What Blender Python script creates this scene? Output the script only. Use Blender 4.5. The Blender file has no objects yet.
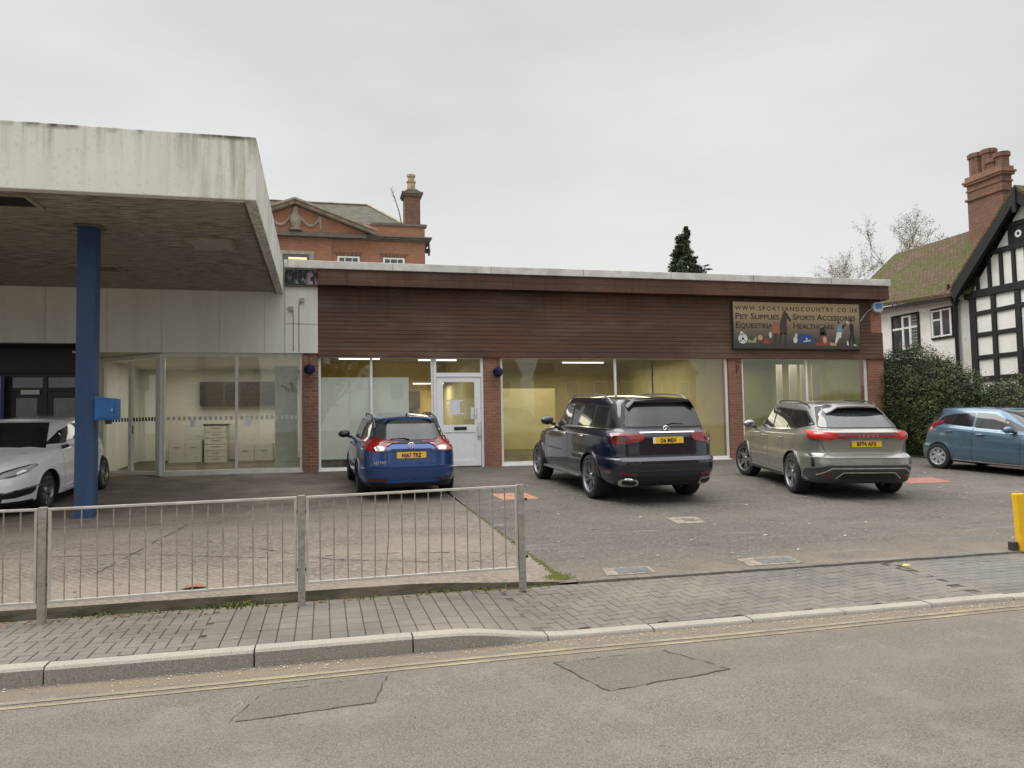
import bpy, bmesh, math, random
import numpy as np
from mathutils import Vector, Matrix, Euler
from mathutils.bvhtree import BVHTree
from mathutils.geometry import delaunay_2d_cdt
R = math.radians
random.seed(7)
scene = bpy.context.scene
col = scene.collection

# ------------------------------------------------------------------ helpers
def tag(o, label=None, cat=None, group=None, kind=None):
    if label: o['label'] = label
    if cat: o['category'] = cat
    if group: o['group'] = group
    if kind: o['kind'] = kind
    return o

def empty(name, loc=(0, 0, 0), rz=0, parent=None):
    o = bpy.data.objects.new(name, None)
    o.empty_display_size = .2
    col.objects.link(o)
    o.location = loc
    o.rotation_euler = (0, 0, rz)
    if parent: o.parent = parent
    return o

def wmat(o):
    m = Matrix.LocRotScale(o.location, o.rotation_euler, o.scale)
    return wmat(o.parent) @ m if o.parent else m

def kids(o):
    return [c for c in bpy.data.objects if c.parent == o]

def copy_tree(o, parent=None):
    c = o.copy(); col.objects.link(c)
    c.parent = parent
    for ch in kids(o): copy_tree(ch, c)
    return c

class MB:
    """collects vertices and faces, in world coordinates unless said otherwise"""
    def __init__(s): s.v = []; s.f = []; s.m = []; s.mi = 0
    def add(s, vs, fs):
        o = len(s.v); s.v += [tuple(p) for p in vs]
        s.f += [tuple(i + o for i in f) for f in fs]; s.m += [s.mi] * len(fs)
        return s
    def box(s, x0, y0, z0, x1, y1, z1):
        x0, x1 = min(x0, x1), max(x0, x1); y0, y1 = min(y0, y1), max(y0, y1); z0, z1 = min(z0, z1), max(z0, z1)
        return s.add([(x0,y0,z0),(x1,y0,z0),(x1,y1,z0),(x0,y1,z0),(x0,y0,z1),(x1,y0,z1),(x1,y1,z1),(x0,y1,z1)],
              [(0,3,2,1),(4,5,6,7),(0,1,5,4),(1,2,6,5),(2,3,7,6),(3,0,4,7)])
    def obox(s, c, ax, ay, az):
        c = Vector(c); ax = Vector(ax); ay = Vector(ay); az = Vector(az)
        p = [c - ax - ay - az, c + ax - ay - az, c + ax + ay - az, c - ax + ay - az,
             c - ax - ay + az, c + ax - ay + az, c + ax + ay + az, c - ax + ay + az]
        return s.add(p, [(0,3,2,1),(4,5,6,7),(0,1,5,4),(1,2,6,5),(2,3,7,6),(3,0,4,7)])
    def beam(s, a, b, w, d, n=(0, -1, 0)):
        """a bar from a to b, w wide across and d deep along n"""
        a = Vector(a); b = Vector(b); n = Vector(n).normalized(); t = (b - a)
        x = t.cross(n).normalized() * (w / 2)
        return s.obox((a + b) / 2, t / 2, x, n * (d / 2))
    def quad(s, *p): return s.add(p, [tuple(range(len(p)))])
    def prism(s, pts, ext):
        n = len(pts); e = Vector(ext)
        vs = [Vector(p) for p in pts] + [Vector(p) + e for p in pts]
        fs = [tuple(range(n))[::-1], tuple(range(n, 2 * n))] + [(i, (i + 1) % n, n + (i + 1) % n, n + i) for i in range(n)]
        return s.add(vs, fs)
    def tube(s, pts, r, n=8, cap=True):
        pts = [Vector(p) for p in pts]
        if not isinstance(r, (list, tuple)): r = [r] * len(pts)
        vs = []; up = None
        for i, p in enumerate(pts):
            t = (pts[min(i + 1, len(pts) - 1)] - pts[max(i - 1, 0)])
            if t.length < 1e-9: t = Vector((0, 0, 1))
            t.normalize()
            if up is None:
                up = t.orthogonal().normalized()
            else:
                up = (up - t * up.dot(t))
                up = up.normalized() if up.length > 1e-6 else t.orthogonal().normalized()
            w = t.cross(up)
            for k in range(n):
                a = 2 * math.pi * k / n
                vs.append(p + (up * math.cos(a) + w * math.sin(a)) * r[i])
        fs = []
        for i in range(len(pts) - 1):
            for k in range(n):
                fs.append((i*n+k, i*n+(k+1)%n, (i+1)*n+(k+1)%n, (i+1)*n+k))
        if cap:
            fs.append(tuple(range(n))[::-1]); fs.append(tuple(range((len(pts)-1)*n, len(pts)*n)))
        return s.add(vs, fs)
    def lathe(s, prof, c=(0,0,0), axis='z', n=24, closed=False):
        """prof: (radius, height) pairs"""
        vs = []; c = Vector(c)
        for r, h in prof:
            for k in range(n):
                a = 2 * math.pi * k / n
                u, v = r * math.cos(a), r * math.sin(a)
                vs.append(c + Vector({'z': (u, v, h), 'y': (u, h, v), 'x': (h, u, v)}[axis]))
        fs = []; m = len(prof)
        for i in range(m if closed else m - 1):
            j = (i + 1) % m
            for k in range(n):
                f = (i*n+k, i*n+(k+1)%n, j*n+(k+1)%n, j*n+k)
                fs.append(f if axis != 'y' else f[::-1])
        if not closed:
            if prof[0][0] > 1e-4: fs.append(tuple(range(n))[::-1])
            if prof[-1][0] > 1e-4: fs.append(tuple(range((m-1)*n, m*n)))
        return s.add(vs, fs)
    def ball(s, c, rx, ry=None, rz=None, n=16, m=10):
        ry = ry or rx; rz = rz or rx; c = Vector(c); vs = []; fs = []
        for i in range(m + 1):
            t = math.pi * i / m
            for k in range(n):
                a = 2 * math.pi * k / n
                vs.append(c + Vector((rx*math.sin(t)*math.cos(a), ry*math.sin(t)*math.sin(a), -rz*math.cos(t))))
        for i in range(m):
            for k in range(n):
                fs.append((i*n+k, i*n+(k+1)%n, (i+1)*n+(k+1)%n, (i+1)*n+k))
        return s.add(vs, fs)
    def build(s, name, mats, parent=None, origin=None, smooth=False, bevel=0, local=False, angle=35, segs=2):
        me = bpy.data.meshes.new(name)
        vs = s.v
        if parent is not None and not local:
            inv = wmat(parent).inverted(); vs = [inv @ Vector(p) for p in s.v]
        elif origin is not None:
            og = Vector(origin); vs = [Vector(p) - og for p in s.v]
        me.from_pydata([tuple(p) for p in vs], [], s.f)
        if not isinstance(mats, (list, tuple)): mats = [mats]
        for m in mats: me.materials.append(m)
        if any(s.m): me.polygons.foreach_set('material_index', s.m)
        me.validate()
        bm = bmesh.new(); bm.from_mesh(me)
        bmesh.ops.recalc_face_normals(bm, faces=bm.faces); bm.to_mesh(me); bm.free()
        if smooth:
            me.polygons.foreach_set('use_smooth', [True] * len(me.polygons))
            me.set_sharp_from_angle(angle=R(angle))
        o = bpy.data.objects.new(name, me); col.objects.link(o)
        if parent is not None: o.parent = parent
        elif origin is not None: o.location = origin
        if bevel:
            b = o.modifiers.new('bevel', 'BEVEL'); b.width = bevel; b.segments = segs
            b.limit_method = 'ANGLE'; b.angle_limit = R(40)
        return o

def text_mesh(name, body, size, material, parent=None, loc=(0,0,0), rot=(R(90),0,0), extrude=.002, align='LEFT', sx=1, small=None, spacing=1, bold=0):
    cu = bpy.data.curves.new(name, 'FONT'); cu.body = body; cu.size = size; cu.extrude = extrude
    cu.align_x = align; cu.space_character = spacing; cu.offset = bold; cu.resolution_u = 3
    if small:
        cu.small_caps_scale = small
        for i, ch in enumerate(body):
            if ch.islower(): cu.body_format[i].use_small_caps = True
    t = bpy.data.objects.new(name + '_tmp', cu); col.objects.link(t)
    dg = bpy.context.evaluated_depsgraph_get(); dg.update()
    me = bpy.data.meshes.new_from_object(t.evaluated_get(dg))
    bpy.data.objects.remove(t); bpy.data.curves.remove(cu)
    me.name = name; me.materials.clear(); me.materials.append(material)
    o = bpy.data.objects.new(name, me); col.objects.link(o)
    if parent: o.parent = parent
    o.location = loc; o.rotation_euler = rot; o.scale = (sx, 1, 1)
    return o

# ------------------------------------------------------------------ materials
class NT:
    def __init__(s, name):
        s.m = bpy.data.materials.new(name); s.m.use_nodes = True
        s.t = s.m.node_tree; s.t.nodes.clear()
        s.out = s.t.nodes.new('ShaderNodeOutputMaterial'); s._co = None
    def n(s, typ, out=0, props=None, **inp):
        nd = s.t.nodes.new('ShaderNode' + typ)
        for k, v in (props or {}).items(): setattr(nd, k, v)
        for k, v in inp.items():
            sk = nd.inputs[int(k[1:])] if k[0] == 'i' and k[1:].isdigit() else nd.inputs[k.replace('_', ' ')]
            if isinstance(v, bpy.types.NodeSocket): s.t.links.new(v, sk)
            else:
                if hasattr(sk.default_value, '__len__') and len(sk.default_value) == 4 and len(v) == 3: v = (*v, 1)
                sk.default_value = v
        return nd.outputs[out]
    def co(s):
        if s._co is None:
            nd = s.t.nodes.new('ShaderNodeTexCoord'); s._co = nd.outputs['Object']
        return s._co
    def pos(s): return s.n('NewGeometry', out=0)
    def scaled(s, sc, co=None): return s.n('Mapping', Vector=co or s.co(), Scale=sc)
    def noise(s, scale, detail=4, rough=.55, co=None, dist=0):
        return s.n('TexNoise', Vector=co or s.co(), Scale=scale, Detail=detail, Roughness=rough, Distortion=dist)
    def rng(s, f, a, b, c=0, d=1): return s.n('MapRange', props={'clamp': True}, i0=f, i1=a, i2=b, i3=c, i4=d)
    def mix(s, f, a, b, mode='MIX'):
        return s.n('Mix', out=2, props={'data_type': 'RGBA', 'blend_type': mode}, i0=f, i6=a, i7=b)
    def math(s, op, a, b=0., c=None):
        k = dict(i0=a, i1=b)
        if c is not None: k['i2'] = c
        return s.n('Math', props={'operation': op}, **k)
    def bump(s, h, strength=.3, dist=.01, normal=None):
        k = dict(Height=h, Strength=strength, Distance=dist)
        if normal is not None: k['Normal'] = normal
        return s.n('Bump', **k)
    def xyz(s, co=None):
        nd = s.t.nodes.new('ShaderNodeSeparateXYZ'); s.t.links.new(co or s.co(), nd.inputs[0]); return nd.outputs
    def bsdf(s, **k):
        o = s.n('BsdfPrincipled', **k); s.t.links.new(o, s.out.inputs[0]); return s.m
    def surf(s, o): s.t.links.new(o, s.out.inputs[0]); return s.m

def simple(name, c, rough=.5, metal=0., var=.15, scale=6, bump=0, bscale=60, **kw):
    t = NT(name)
    f = t.rng(t.noise(scale, 5), .3, .7)
    c2 = tuple(x * (1 - var) for x in c); c1 = tuple(min(1, x * (1 + var * .6)) for x in c)
    k = dict(Base_Color=t.mix(f, c1, c2), Roughness=t.rng(t.noise(scale * 3, 3), .3, .7, max(0.01, rough - .06), min(1, rough + .06)), Metallic=float(metal))
    if bump: k['Normal'] = t.bump(t.noise(bscale, 4), bump, .005)
    for a, b in kw.items(): k[a] = b
    return t.bsdf(**k)

def glossy_paint(name, c, metal=.5, rough=.3, dirt=.3):
    t = NT(name)
    fl = t.rng(t.n('TexVoronoi', out=1, Vector=t.co(), Scale=900.), 0, 1, .85, 1.15)
    d = t.rng(t.xyz()[2], .2, .75, dirt, .02)
    base = t.mix(t.math('MULTIPLY', d, t.rng(t.noise(40, 6, .7), .2, .9, .3, 1)), c, (.10, .09, .075))
    return t.bsdf(Base_Color=base, Metallic=metal, Roughness=t.rng(t.noise(3), .3, .7, rough - .04, rough + .06), Coat_Weight=1., Coat_Roughness=t.rng(t.noise(2, 6), .3, .8, .02, .08))

MAT = {}
def brick(name, c1, c2, mortar, bw=.225, bh=.075, ms=.012, stain=.35):
    t = NT(name); p = t.xyz(t.pos())
    u = t.math('ADD', p[0], p[1])
    v = t.n('CombineXYZ', X=u, Y=p[2], Z=0.)
    bt = t.t.nodes.new('ShaderNodeTexBrick')
    t.t.links.new(v, bt.inputs['Vector'])
    for k, val in dict(Scale=1., Mortar_Size=ms, Mortar_Smooth=.2, Bias=0., Brick_Width=bw, Row_Height=bh).items(): bt.inputs[k.replace('_', ' ')].default_value = val
    bt.inputs['Color1'].default_value = (*c1, 1); bt.inputs['Color2'].default_value = (*c2, 1); bt.inputs['Mortar'].default_value = (*mortar, 1)
    c = t.mix(t.rng(t.noise(1.3, 6, .7, co=t.pos()), .38, .68, 0, min(1, stain*1.5)), bt.outputs[0], (.07, .045, .035))
    c = t.mix(t.rng(t.noise(25, 3, co=t.pos()), .3, .7, 0, .35), c, (.42, .24, .15))
    h = t.math('ADD', t.math('MULTIPLY', bt.outputs[1], -1.), t.math('MULTIPLY', t.noise(90, 3, co=t.pos()), .25))
    return t.bsdf(Base_Color=c, Roughness=.88, Normal=t.bump(h, .7, .008))
MAT['brick_red'] = brick('red_brick', (.26, .075, .04), (.36, .13, .065), (.24, .19, .15))
MAT['brick_dark'] = brick('brown_brick', (.15, .05, .035), (.27, .10, .06), (.25, .19, .15))
MAT['brick_house'] = brick('georgian_brick', (.33, .10, .055), (.42, .155, .08), (.33, .23, .17), stain=.2)
MAT['brick_chimney'] = brick('chimney_brick', (.085, .032, .022), (.235, .078, .042), (.15, .12, .10), stain=.6)

def m_timber():
    t = NT('stained_timber'); p = t.xyz(t.pos())
    row = t.math('FLOOR', t.math('DIVIDE', p[2], .1035))
    seg = t.math('FLOOR', t.math('DIVIDE', t.math('ADD', p[0], t.math('MULTIPLY', row, 1.37)), 3.6))
    wn = t.n('TexWhiteNoise', props={'noise_dimensions': '2D'}, Vector=t.n('CombineXYZ', X=row, Y=seg, Z=0.))
    g = t.noise(1., 6, .6, co=t.scaled((1.2, 1, 55), t.pos()))
    wd = t.noise(.8, 5, .6, co=t.scaled((.7, 1, 2.5), t.pos()))
    c = t.mix(wn, (.100, .040, .020), (.160, .068, .035))
    c = t.mix(t.rng(g, .4, .7, 0, .75), c, (.045, .017, .010))
    blk = t.noise(.45, 6, .65, co=t.scaled((1, 1, 2.0), t.pos()))
    c = t.mix(t.rng(blk, .42, .6, 0, .6), c, (.050, .026, .018))
    c = t.mix(t.rng(wd, .5, .66, 0, .6), c, (.135, .088, .065))
    stk = t.noise(1., 5, .6, co=t.scaled((14, 1, .5), t.pos()))
    c = t.mix(t.math('MULTIPLY', t.rng(stk, .52, .7), t.rng(p[2], 4.2, 5.2, .15, .6)), c, (.035, .018, .012))
    fr_ = t.math('FRACT', t.math('DIVIDE', t.math('ADD', p[0], t.math('MULTIPLY', row, 1.37)), 3.6))
    c = t.mix(t.rng(fr_, .0, .0016, .9, 0), c, (.01, .006, .005))
    return t.bsdf(Base_Color=c, Roughness=t.rng(wn, 0, 1, .6, .78), Normal=t.bump(g, .4, .006))
MAT['timber'] = m_timber()

def m_concrete_fascia():
    t = NT('weathered_white_render'); p = t.xyz(t.pos())
    streak = t.noise(1., 6, .65, co=t.scaled((7, 7, .35), t.pos()))
    big = t.noise(.9, 4, co=t.pos())
    top = t.rng(p[2], 5.25, 5.85)
    a = t.math('MULTIPLY', t.rng(streak, .48, .75), t.rng(top, 0, 1, .12, 1.))
    c = t.mix(t.rng(big, .3, .7), (.78, .77, .72), (.68, .67, .61))
    c = t.mix(t.math('MULTIPLY', a, .75), c, (.22, .205, .16))
    fine = t.rng(t.noise(14, 6, .7, co=t.pos()), .55, .8)
    c = t.mix(t.math('MULTIPLY', fine, .45), c, (.25, .23, .17))
    # algae close to the right hand corner
    moss = t.math('MULTIPLY', t.rng(p[0], -2.4, -.9), t.rng(t.noise(1., 5, .6, co=t.scaled((9, 9, .8), t.pos())), .42, .68))
    c = t.mix(t.math('MULTIPLY', moss, .7), c, (.20, .185, .075))
    # sooty line along the top edge and rust nicks on the bottom edge
    c = t.mix(t.math('MULTIPLY', t.rng(p[2], 5.78, 5.84), t.rng(t.noise(3, co=t.pos()), .4, .6)), c, (.10, .085, .055))
    return t.bsdf(Base_Color=c, Roughness=.85, Normal=t.bump(t.noise(40, 5, co=t.pos()), .25, .01))
MAT['fascia_render'] = m_concrete_fascia()

def m_soffit():
    t = NT('board_marked_concrete')
    b = t.noise(1., 6, .6, co=t.scaled((1.0, 9, 1), t.pos()))
    b2 = t.noise(1., 7, .7, co=t.scaled((3, 26, 1), t.pos()))
    c = t.mix(t.rng(b, .35, .65), (.50, .46, .40), (.34, .305, .26))
    c = t.mix(t.rng(b2, .45, .56, 0, .85), c, (.095, .066, .045))
    c = t.mix(t.rng(t.noise(.5, 3, co=t.pos()), .4, .65, 0, .6), c, (.34, .30, .25))
    return t.bsdf(Base_Color=c, Roughness=.9, Normal=t.bump(b2, .5, .02))
MAT['soffit'] = m_soffit()

def m_white_panel():
    t = NT('off_white_wall_panel'); p = t.xyz(t.pos())
    s = t.noise(1., 5, .6, co=t.scaled((3, 3, .4), t.pos()))
    c = t.mix(t.rng(s, .45, .75, 0, .6), (.74, .73, .69), (.60, .58, .53))
    c = t.mix(t.rng(t.noise(30, 4, co=t.pos()), .6, .8, 0, .25), c, (.3, .28, .23))
    return t.bsdf(Base_Color=c, Roughness=.6, Normal=t.bump(t.noise(12, 3, co=t.pos()), .1, .01))
MAT['white_panel'] = m_white_panel()
MAT['white_trim'] = simple('weathered_white_trim', (.60, .59, .54), .5, var=.3, scale=3)
MAT['white_frame'] = simple('white_window_frame', (.84, .84, .82), .35, var=.08)
MAT['cream_frame'] = simple('aged_aluminium_frame', (.64, .63, .59), .4, var=.12)
MAT['door_white'] = simple('white_door_paint', (.84, .85, .86), .35, var=.05)
MAT['black'] = simple('black_plastic', (.012, .012, .013), .45, var=.2)
MAT['blackish'] = simple('dark_grey_metal', (.03, .033, .036), .45, var=.2)
MAT['rubber'] = simple('tyre_rubber', (.018, .018, .018), .8, var=.3, scale=14, bump=.2)
MAT['alloy'] = simple('silver_alloy', (.34, .34, .35), .34, .85, var=.15)
MAT['hubcap'] = simple('silver_hubcap', (.50, .51, .52), .35, .5, var=.12)
MAT['alloy_dark'] = simple('dark_alloy', (.05, .05, .055), .3, .8)
MAT['chrome'] = simple('chrome_trim', (.75, .75, .76), .12, 1., var=.05)
MAT['steel'] = simple('galvanised_steel', (.42, .40, .36), .55, .35, var=.25, scale=9)
def m_galv():
    t = NT('galvanised_weathered')
    c = t.mix(t.rng(t.noise(18, 5, .7), .35, .65), (.36, .34, .30), (.23, .205, .17))
    c = t.mix(t.rng(t.noise(6, 6, .7), .60, .72, 0, .85), c, (.16, .07, .03))
    return t.bsdf(Base_Color=c, Roughness=.6, Metallic=.2, Normal=t.bump(t.noise(80, 3), .15, .003))
MAT['galv'] = m_galv()
def m_pillar():
    t = NT('chipped_blue_paint'); p = t.xyz(t.pos())
    c = t.mix(t.rng(t.noise(1., 4, co=t.scaled((4, 4, .6))), .35, .7), (.014, .052, .145), (.024, .078, .185))
    ch = t.math('MULTIPLY', t.rng(t.noise(11, 7, .75), .52, .60), t.rng(p[2], .4, 2.4, 1., .2))
    c = t.mix(t.math('MULTIPLY', ch, .8), c, (.09, .045, .03))
    c = t.mix(t.rng(t.noise(26, 5, .8), .6, .8, 0, .35), c, (.02, .045, .10))
    return t.bsdf(Base_Color=c, Roughness=.5, Normal=t.bump(t.noise(20, 5), .12, .006))
MAT['blue_pillar'] = m_pillar()
MAT['blue_box'] = simple('blue_enamel', (.016, .125, .34), .4, var=.15)
MAT['purple'] = simple('purple_foliage', (.028, .022, .10), .7, var=.5, scale=30, bump=.6)
MAT['paper'] = simple('white_paper', (.70, .74, .76), .7, var=.06)
MAT['slate'] = simple('slate_roof', (.075, .068, .045), .8, var=.5, scale=2.2, bump=.4, bscale=25)
MAT['stone'] = simple('weathered_stone', (.36, .31, .24), .85, var=.35, scale=3, bump=.3)
MAT['stone_dark'] = simple('sooty_stone', (.16, .14, .115), .85, var=.35, scale=3, bump=.3)
MAT['terracotta'] = simple('terracotta_pot', (.34, .13, .07), .8, var=.4, scale=8, bump=.3)
MAT['buffpot'] = simple('buff_clay_pot', (.42, .34, .22), .8, var=.4, scale=8, bump=.3)
MAT['timber_black'] = simple('black_tarred_oak', (.014, .013, .013), .75, var=.3, bump=.5, bscale=30)
MAT['bark'] = simple('bark', (.10, .08, .06), .9, var=.4, bump=.6)
MAT['dirt'] = simple('rubble_mortar', (.26, .22, .16), .95, var=.5, scale=14, bump=.8, bscale=20)
MAT['yellow_post'] = simple('yellow_plastic_post', (.78, .46, .012), .4, var=.12, scale=8)

def m_stucco():
    t = NT('rough_white_render')
    c = t.mix(t.rng(t.noise(2.2, 5, co=t.pos()), .35, .7), (.86, .85, .82), (.76, .745, .70))
    c = t.mix(t.rng(t.noise(9, 6, .7, co=t.pos()), .62, .74, 0, .7), c, (.20, .17, .12))
    return t.bsdf(Base_Color=c, Roughness=.9, Normal=t.bump(t.noise(16, 5, co=t.pos()), .6, .02))
MAT['stucco'] = m_stucco()

def m_mossroof():
    t = NT('mossy_clay_tiles'); p = t.xyz(t.pos())
    v = t.n('CombineXYZ', X=p[1], Y=t.math('MULTIPLY', p[2], 1.35), Z=0.)
    bt = t.t.nodes.new('ShaderNodeTexBrick'); t.t.links.new(v, bt.inputs['Vector'])
    for k, val in dict(Scale=1., Mortar_Size=.012, Mortar_Smooth=.3, Bias=0., Brick_Width=.17, Row_Height=.11).items(): bt.inputs[k.replace('_', ' ')].default_value = val
    bt.inputs['Color1'].default_value = (.10, .055, .035, 1); bt.inputs['Color2'].default_value = (.16, .10, .065, 1); bt.inputs['Mortar'].default_value = (.03, .022, .015, 1)
    moss = t.rng(t.noise(1.1, 9, .8, co=t.pos()), .45, .54)
    mc = t.mix(t.rng(t.noise(7, 6, .7, co=t.pos()), .35, .7), (.040, .042, .012), (.110, .115, .018))
    c = t.mix(t.math('MULTIPLY', moss, .88), bt.outputs[0], mc)
    return t.bsdf(Base_Color=c, Roughness=.95, Normal=t.bump(t.math('ADD', t.math('MULTIPLY', bt.outputs[1], -.6), t.noise(22, 6, .7, co=t.pos())), .8, .03))
MAT['moss_roof'] = m_mossroof()

def m_glass(name, tint=(.955, .965, .955), ior=1.56):
    t = NT(name)
    # Schlick reflectance, the same from both sides of the thin pane
    lw = t.t.nodes.new('ShaderNodeVectorMath'); lw.operation = 'DOT_PRODUCT'; ge = t.t.nodes.new('ShaderNodeNewGeometry')
    t.t.links.new(ge.outputs['Normal'], lw.inputs[0]); t.t.links.new(ge.outputs['Incoming'], lw.inputs[1])
    cs = t.math('SUBTRACT', 1., t.math('ABSOLUTE', lw.outputs['Value']))
    f0 = ((ior-1)/(ior+1))**2
    fr = t.math('ADD', f0, t.math('MULTIPLY', 1-f0, t.math('POWER', cs, 5.)))
    g = t.n('BsdfGlossy', Color=(1, 1, 1), Roughness=.012, Normal=t.bump(t.noise(.7, 2, co=t.pos()), .02, .02))
    tr = t.n('BsdfTransparent', Color=tint)
    haze = t.n('BsdfDiffuse', Color=(.55, .55, .50))
    film = t.rng(t.noise(2.2, 5, co=t.pos()), .4, .8, .006, .03)
    a = t.n('MixShader', i0=film, i1=tr, i2=haze)
    return t.surf(t.n('MixShader', i0=fr, i1=a, i2=g))
MAT['glass'] = m_glass('shop_window_glass')
MAT['glass_green'] = m_glass('shop_window_glass_pale', (.94, .955, .935), 1.52)
def darkglass(name, c=(.012, .013, .014), rough=.03, ior=1.55):
    t = NT(name)
    return t.bsdf(Base_Color=t.mix(t.rng(t.noise(3), .35, .7), c, tuple(x * 1.8 for x in c)), Roughness=t.rng(t.noise(4, 5), .3, .8, rough, rough + .05), IOR=ior, Coat_Weight=.6, Coat_Roughness=.03)
MAT['car_glass'] = darkglass('tinted_car_glass')
MAT['car_glass_clear'] = darkglass('smoked_car_glass', (.03, .034, .034))
MAT['house_glass'] = darkglass('old_window_glass', (.05, .055, .06), .06)
MAT['lamp_red'] = simple('red_lamp_lens', (.23, .008, .012), .12, var=.1, Coat_Weight=1.)
MAT['lamp_redbright'] = simple('bright_red_lamp_lens', (.50, .010, .012), .12, var=.1, Coat_Weight=1.)
MAT['lamp_dark'] = simple('dark_red_lamp_lens', (.09, .008, .010), .12, var=.1, Coat_Weight=1.)
MAT['lamp_white'] = simple('clear_lamp_lens', (.62, .60, .58), .1, .3, var=.1, Coat_Weight=1.)
MAT['plate_yellow'] = simple('yellow_number_plate', (.80, .50, .045), .4, var=.05)
MAT['plate_white'] = simple('white_number_plate', (.75, .75, .73), .4, var=.05)

def emit(name, c, s):
    t = NT(name); return t.surf(t.n('Emission', Color=c, Strength=s))
MAT['tube'] = emit('fluorescent_tube', (1., .95, .80), 1.7)
# ------------------------------------------------------------------ camera, sky, sun
CAM = Vector((0, 0, 1.72)); yaw, pit, rol = R(13.82), R(3.17), R(1.02)
fw = Vector((math.sin(yaw)*math.cos(pit), math.cos(yaw)*math.cos(pit), math.sin(pit)))
r0 = Vector((math.cos(yaw), -math.sin(yaw), 0)); u0 = r0.cross(fw)
rr = r0*math.cos(rol) - u0*math.sin(rol); uu = u0*math.cos(rol) + r0*math.sin(rol)
cd = bpy.data.cameras.new('camera'); cam = bpy.data.objects.new('camera', cd); col.objects.link(cam)
cam.matrix_world = Matrix(((rr.x, uu.x, -fw.x, CAM.x), (rr.y, uu.y, -fw.y, CAM.y), (rr.z, uu.z, -fw.z, CAM.z), (0, 0, 0, 1)))
cd.sensor_width = 36; cd.lens = 768 / 1024 * 36; cd.clip_end = 3000; cd.clip_start = .05
scene.camera = cam
scene.view_settings.view_transform = 'Standard'; scene.view_settings.look = 'None'
scene.view_settings.gamma = 1; scene.view_settings.exposure = 0.24
scene.view_settings.use_curve_mapping = False

SUN_EL, SUN_AZ = R(52), R(-60)       # azimuth of the sun measured from +Y towards +X
w = bpy.data.worlds.new('World'); scene.world = w; w.use_nodes = True
nt = w.node_tree; nt.nodes.clear()
def wn(t, **k):
    n = nt.nodes.new('ShaderNode' + t)
    for a, b in k.items(): setattr(n, a, b)
    return n
L = nt.links.new
out = wn('OutputWorld'); bg = wn('Background'); bg.inputs[1].default_value = .1; L(bg.outputs[0], out.inputs[0])
sky = wn('TexSky', sky_type='NISHITA', sun_disc=False, sun_elevation=SUN_EL, sun_rotation=SUN_AZ, dust_density=4.0, air_density=1.0)
tc = wn('TexCoord'); sx = wn('SeparateXYZ'); L(tc.outputs['Generated'], sx.inputs[0])
ramp = wn('ValToRGB'); L(sx.outputs[2], ramp.inputs[0])
cr = ramp.color_ramp
cr.elements[0].position = 0.0; cr.elements[0].color = (.79, .79, .775, 1)
cr.elements[1].position = 1.0; cr.elements[1].color = (1., 1., 1., 1)
for p, c in ((.12, (.765, .77, .76)), (.30, (.72, .725, .72)), (.50, (.68, .69, .69)), (.62, (.78, .78, .78)), (.8, (1, 1, 1))):
    e = cr.elements.new(p); e.color = (*c, 1)
# thick overcast gets brighter towards the zenith
zb = wn('MapRange'); zb.inputs[1].default_value = .50; zb.inputs[2].default_value = 1.; zb.inputs[3].default_value = 1.; zb.inputs[4].default_value = 3.4
L(sx.outputs[2], zb.inputs[0])
mp = wn('Mapping'); mp.inputs['Scale'].default_value = (1, 1, 2.6); L(tc.outputs['Generated'], mp.inputs[0])
no = wn('TexNoise'); no.inputs['Scale'].default_value = 1.6; no.inputs['Detail'].default_value = 5; no.inputs['Roughness'].default_value = .5; L(mp.outputs[0], no.inputs[0])
nr = wn('MapRange'); nr.inputs[1].default_value = .32; nr.inputs[2].default_value = .68; nr.inputs[3].default_value = 7.6; nr.inputs[4].default_value = 9.6; L(no.outputs[0], nr.inputs[0])
mu = wn('Math', operation='MULTIPLY'); L(zb.outputs[0], mu.inputs[0]); L(nr.outputs[0], mu.inputs[1])
vm = wn('VectorMath', operation='SCALE'); L(ramp.outputs[0], vm.inputs[0]); L(mu.outputs[0], vm.inputs['Scale'])
mx = wn('Mix', data_type='RGBA'); mx.inputs[0].default_value = .04
L(vm.outputs[0], mx.inputs[6]); L(sky.outputs[0], mx.inputs[7]); L(mx.outputs[2], bg.inputs[0])

sl = bpy.data.lights.new('sun', 'SUN'); sl.energy = 1.5; sl.angle = R(40); sl.color = (1, .965, .91)
so = bpy.data.objects.new('sun', sl); col.objects.link(so)
d = Vector((math.sin(SUN_AZ)*math.cos(SUN_EL), math.cos(SUN_AZ)*math.cos(SUN_EL), math.sin(SUN_EL)))
SUN_AZ_BEHIND = R(200)
so.rotation_euler = d.to_track_quat('Z', 'Y').to_euler()
so.location = (0, 0, 30)

def g(y): return .14 + (max(y, 7.5) - 7.5) * .0509

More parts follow.
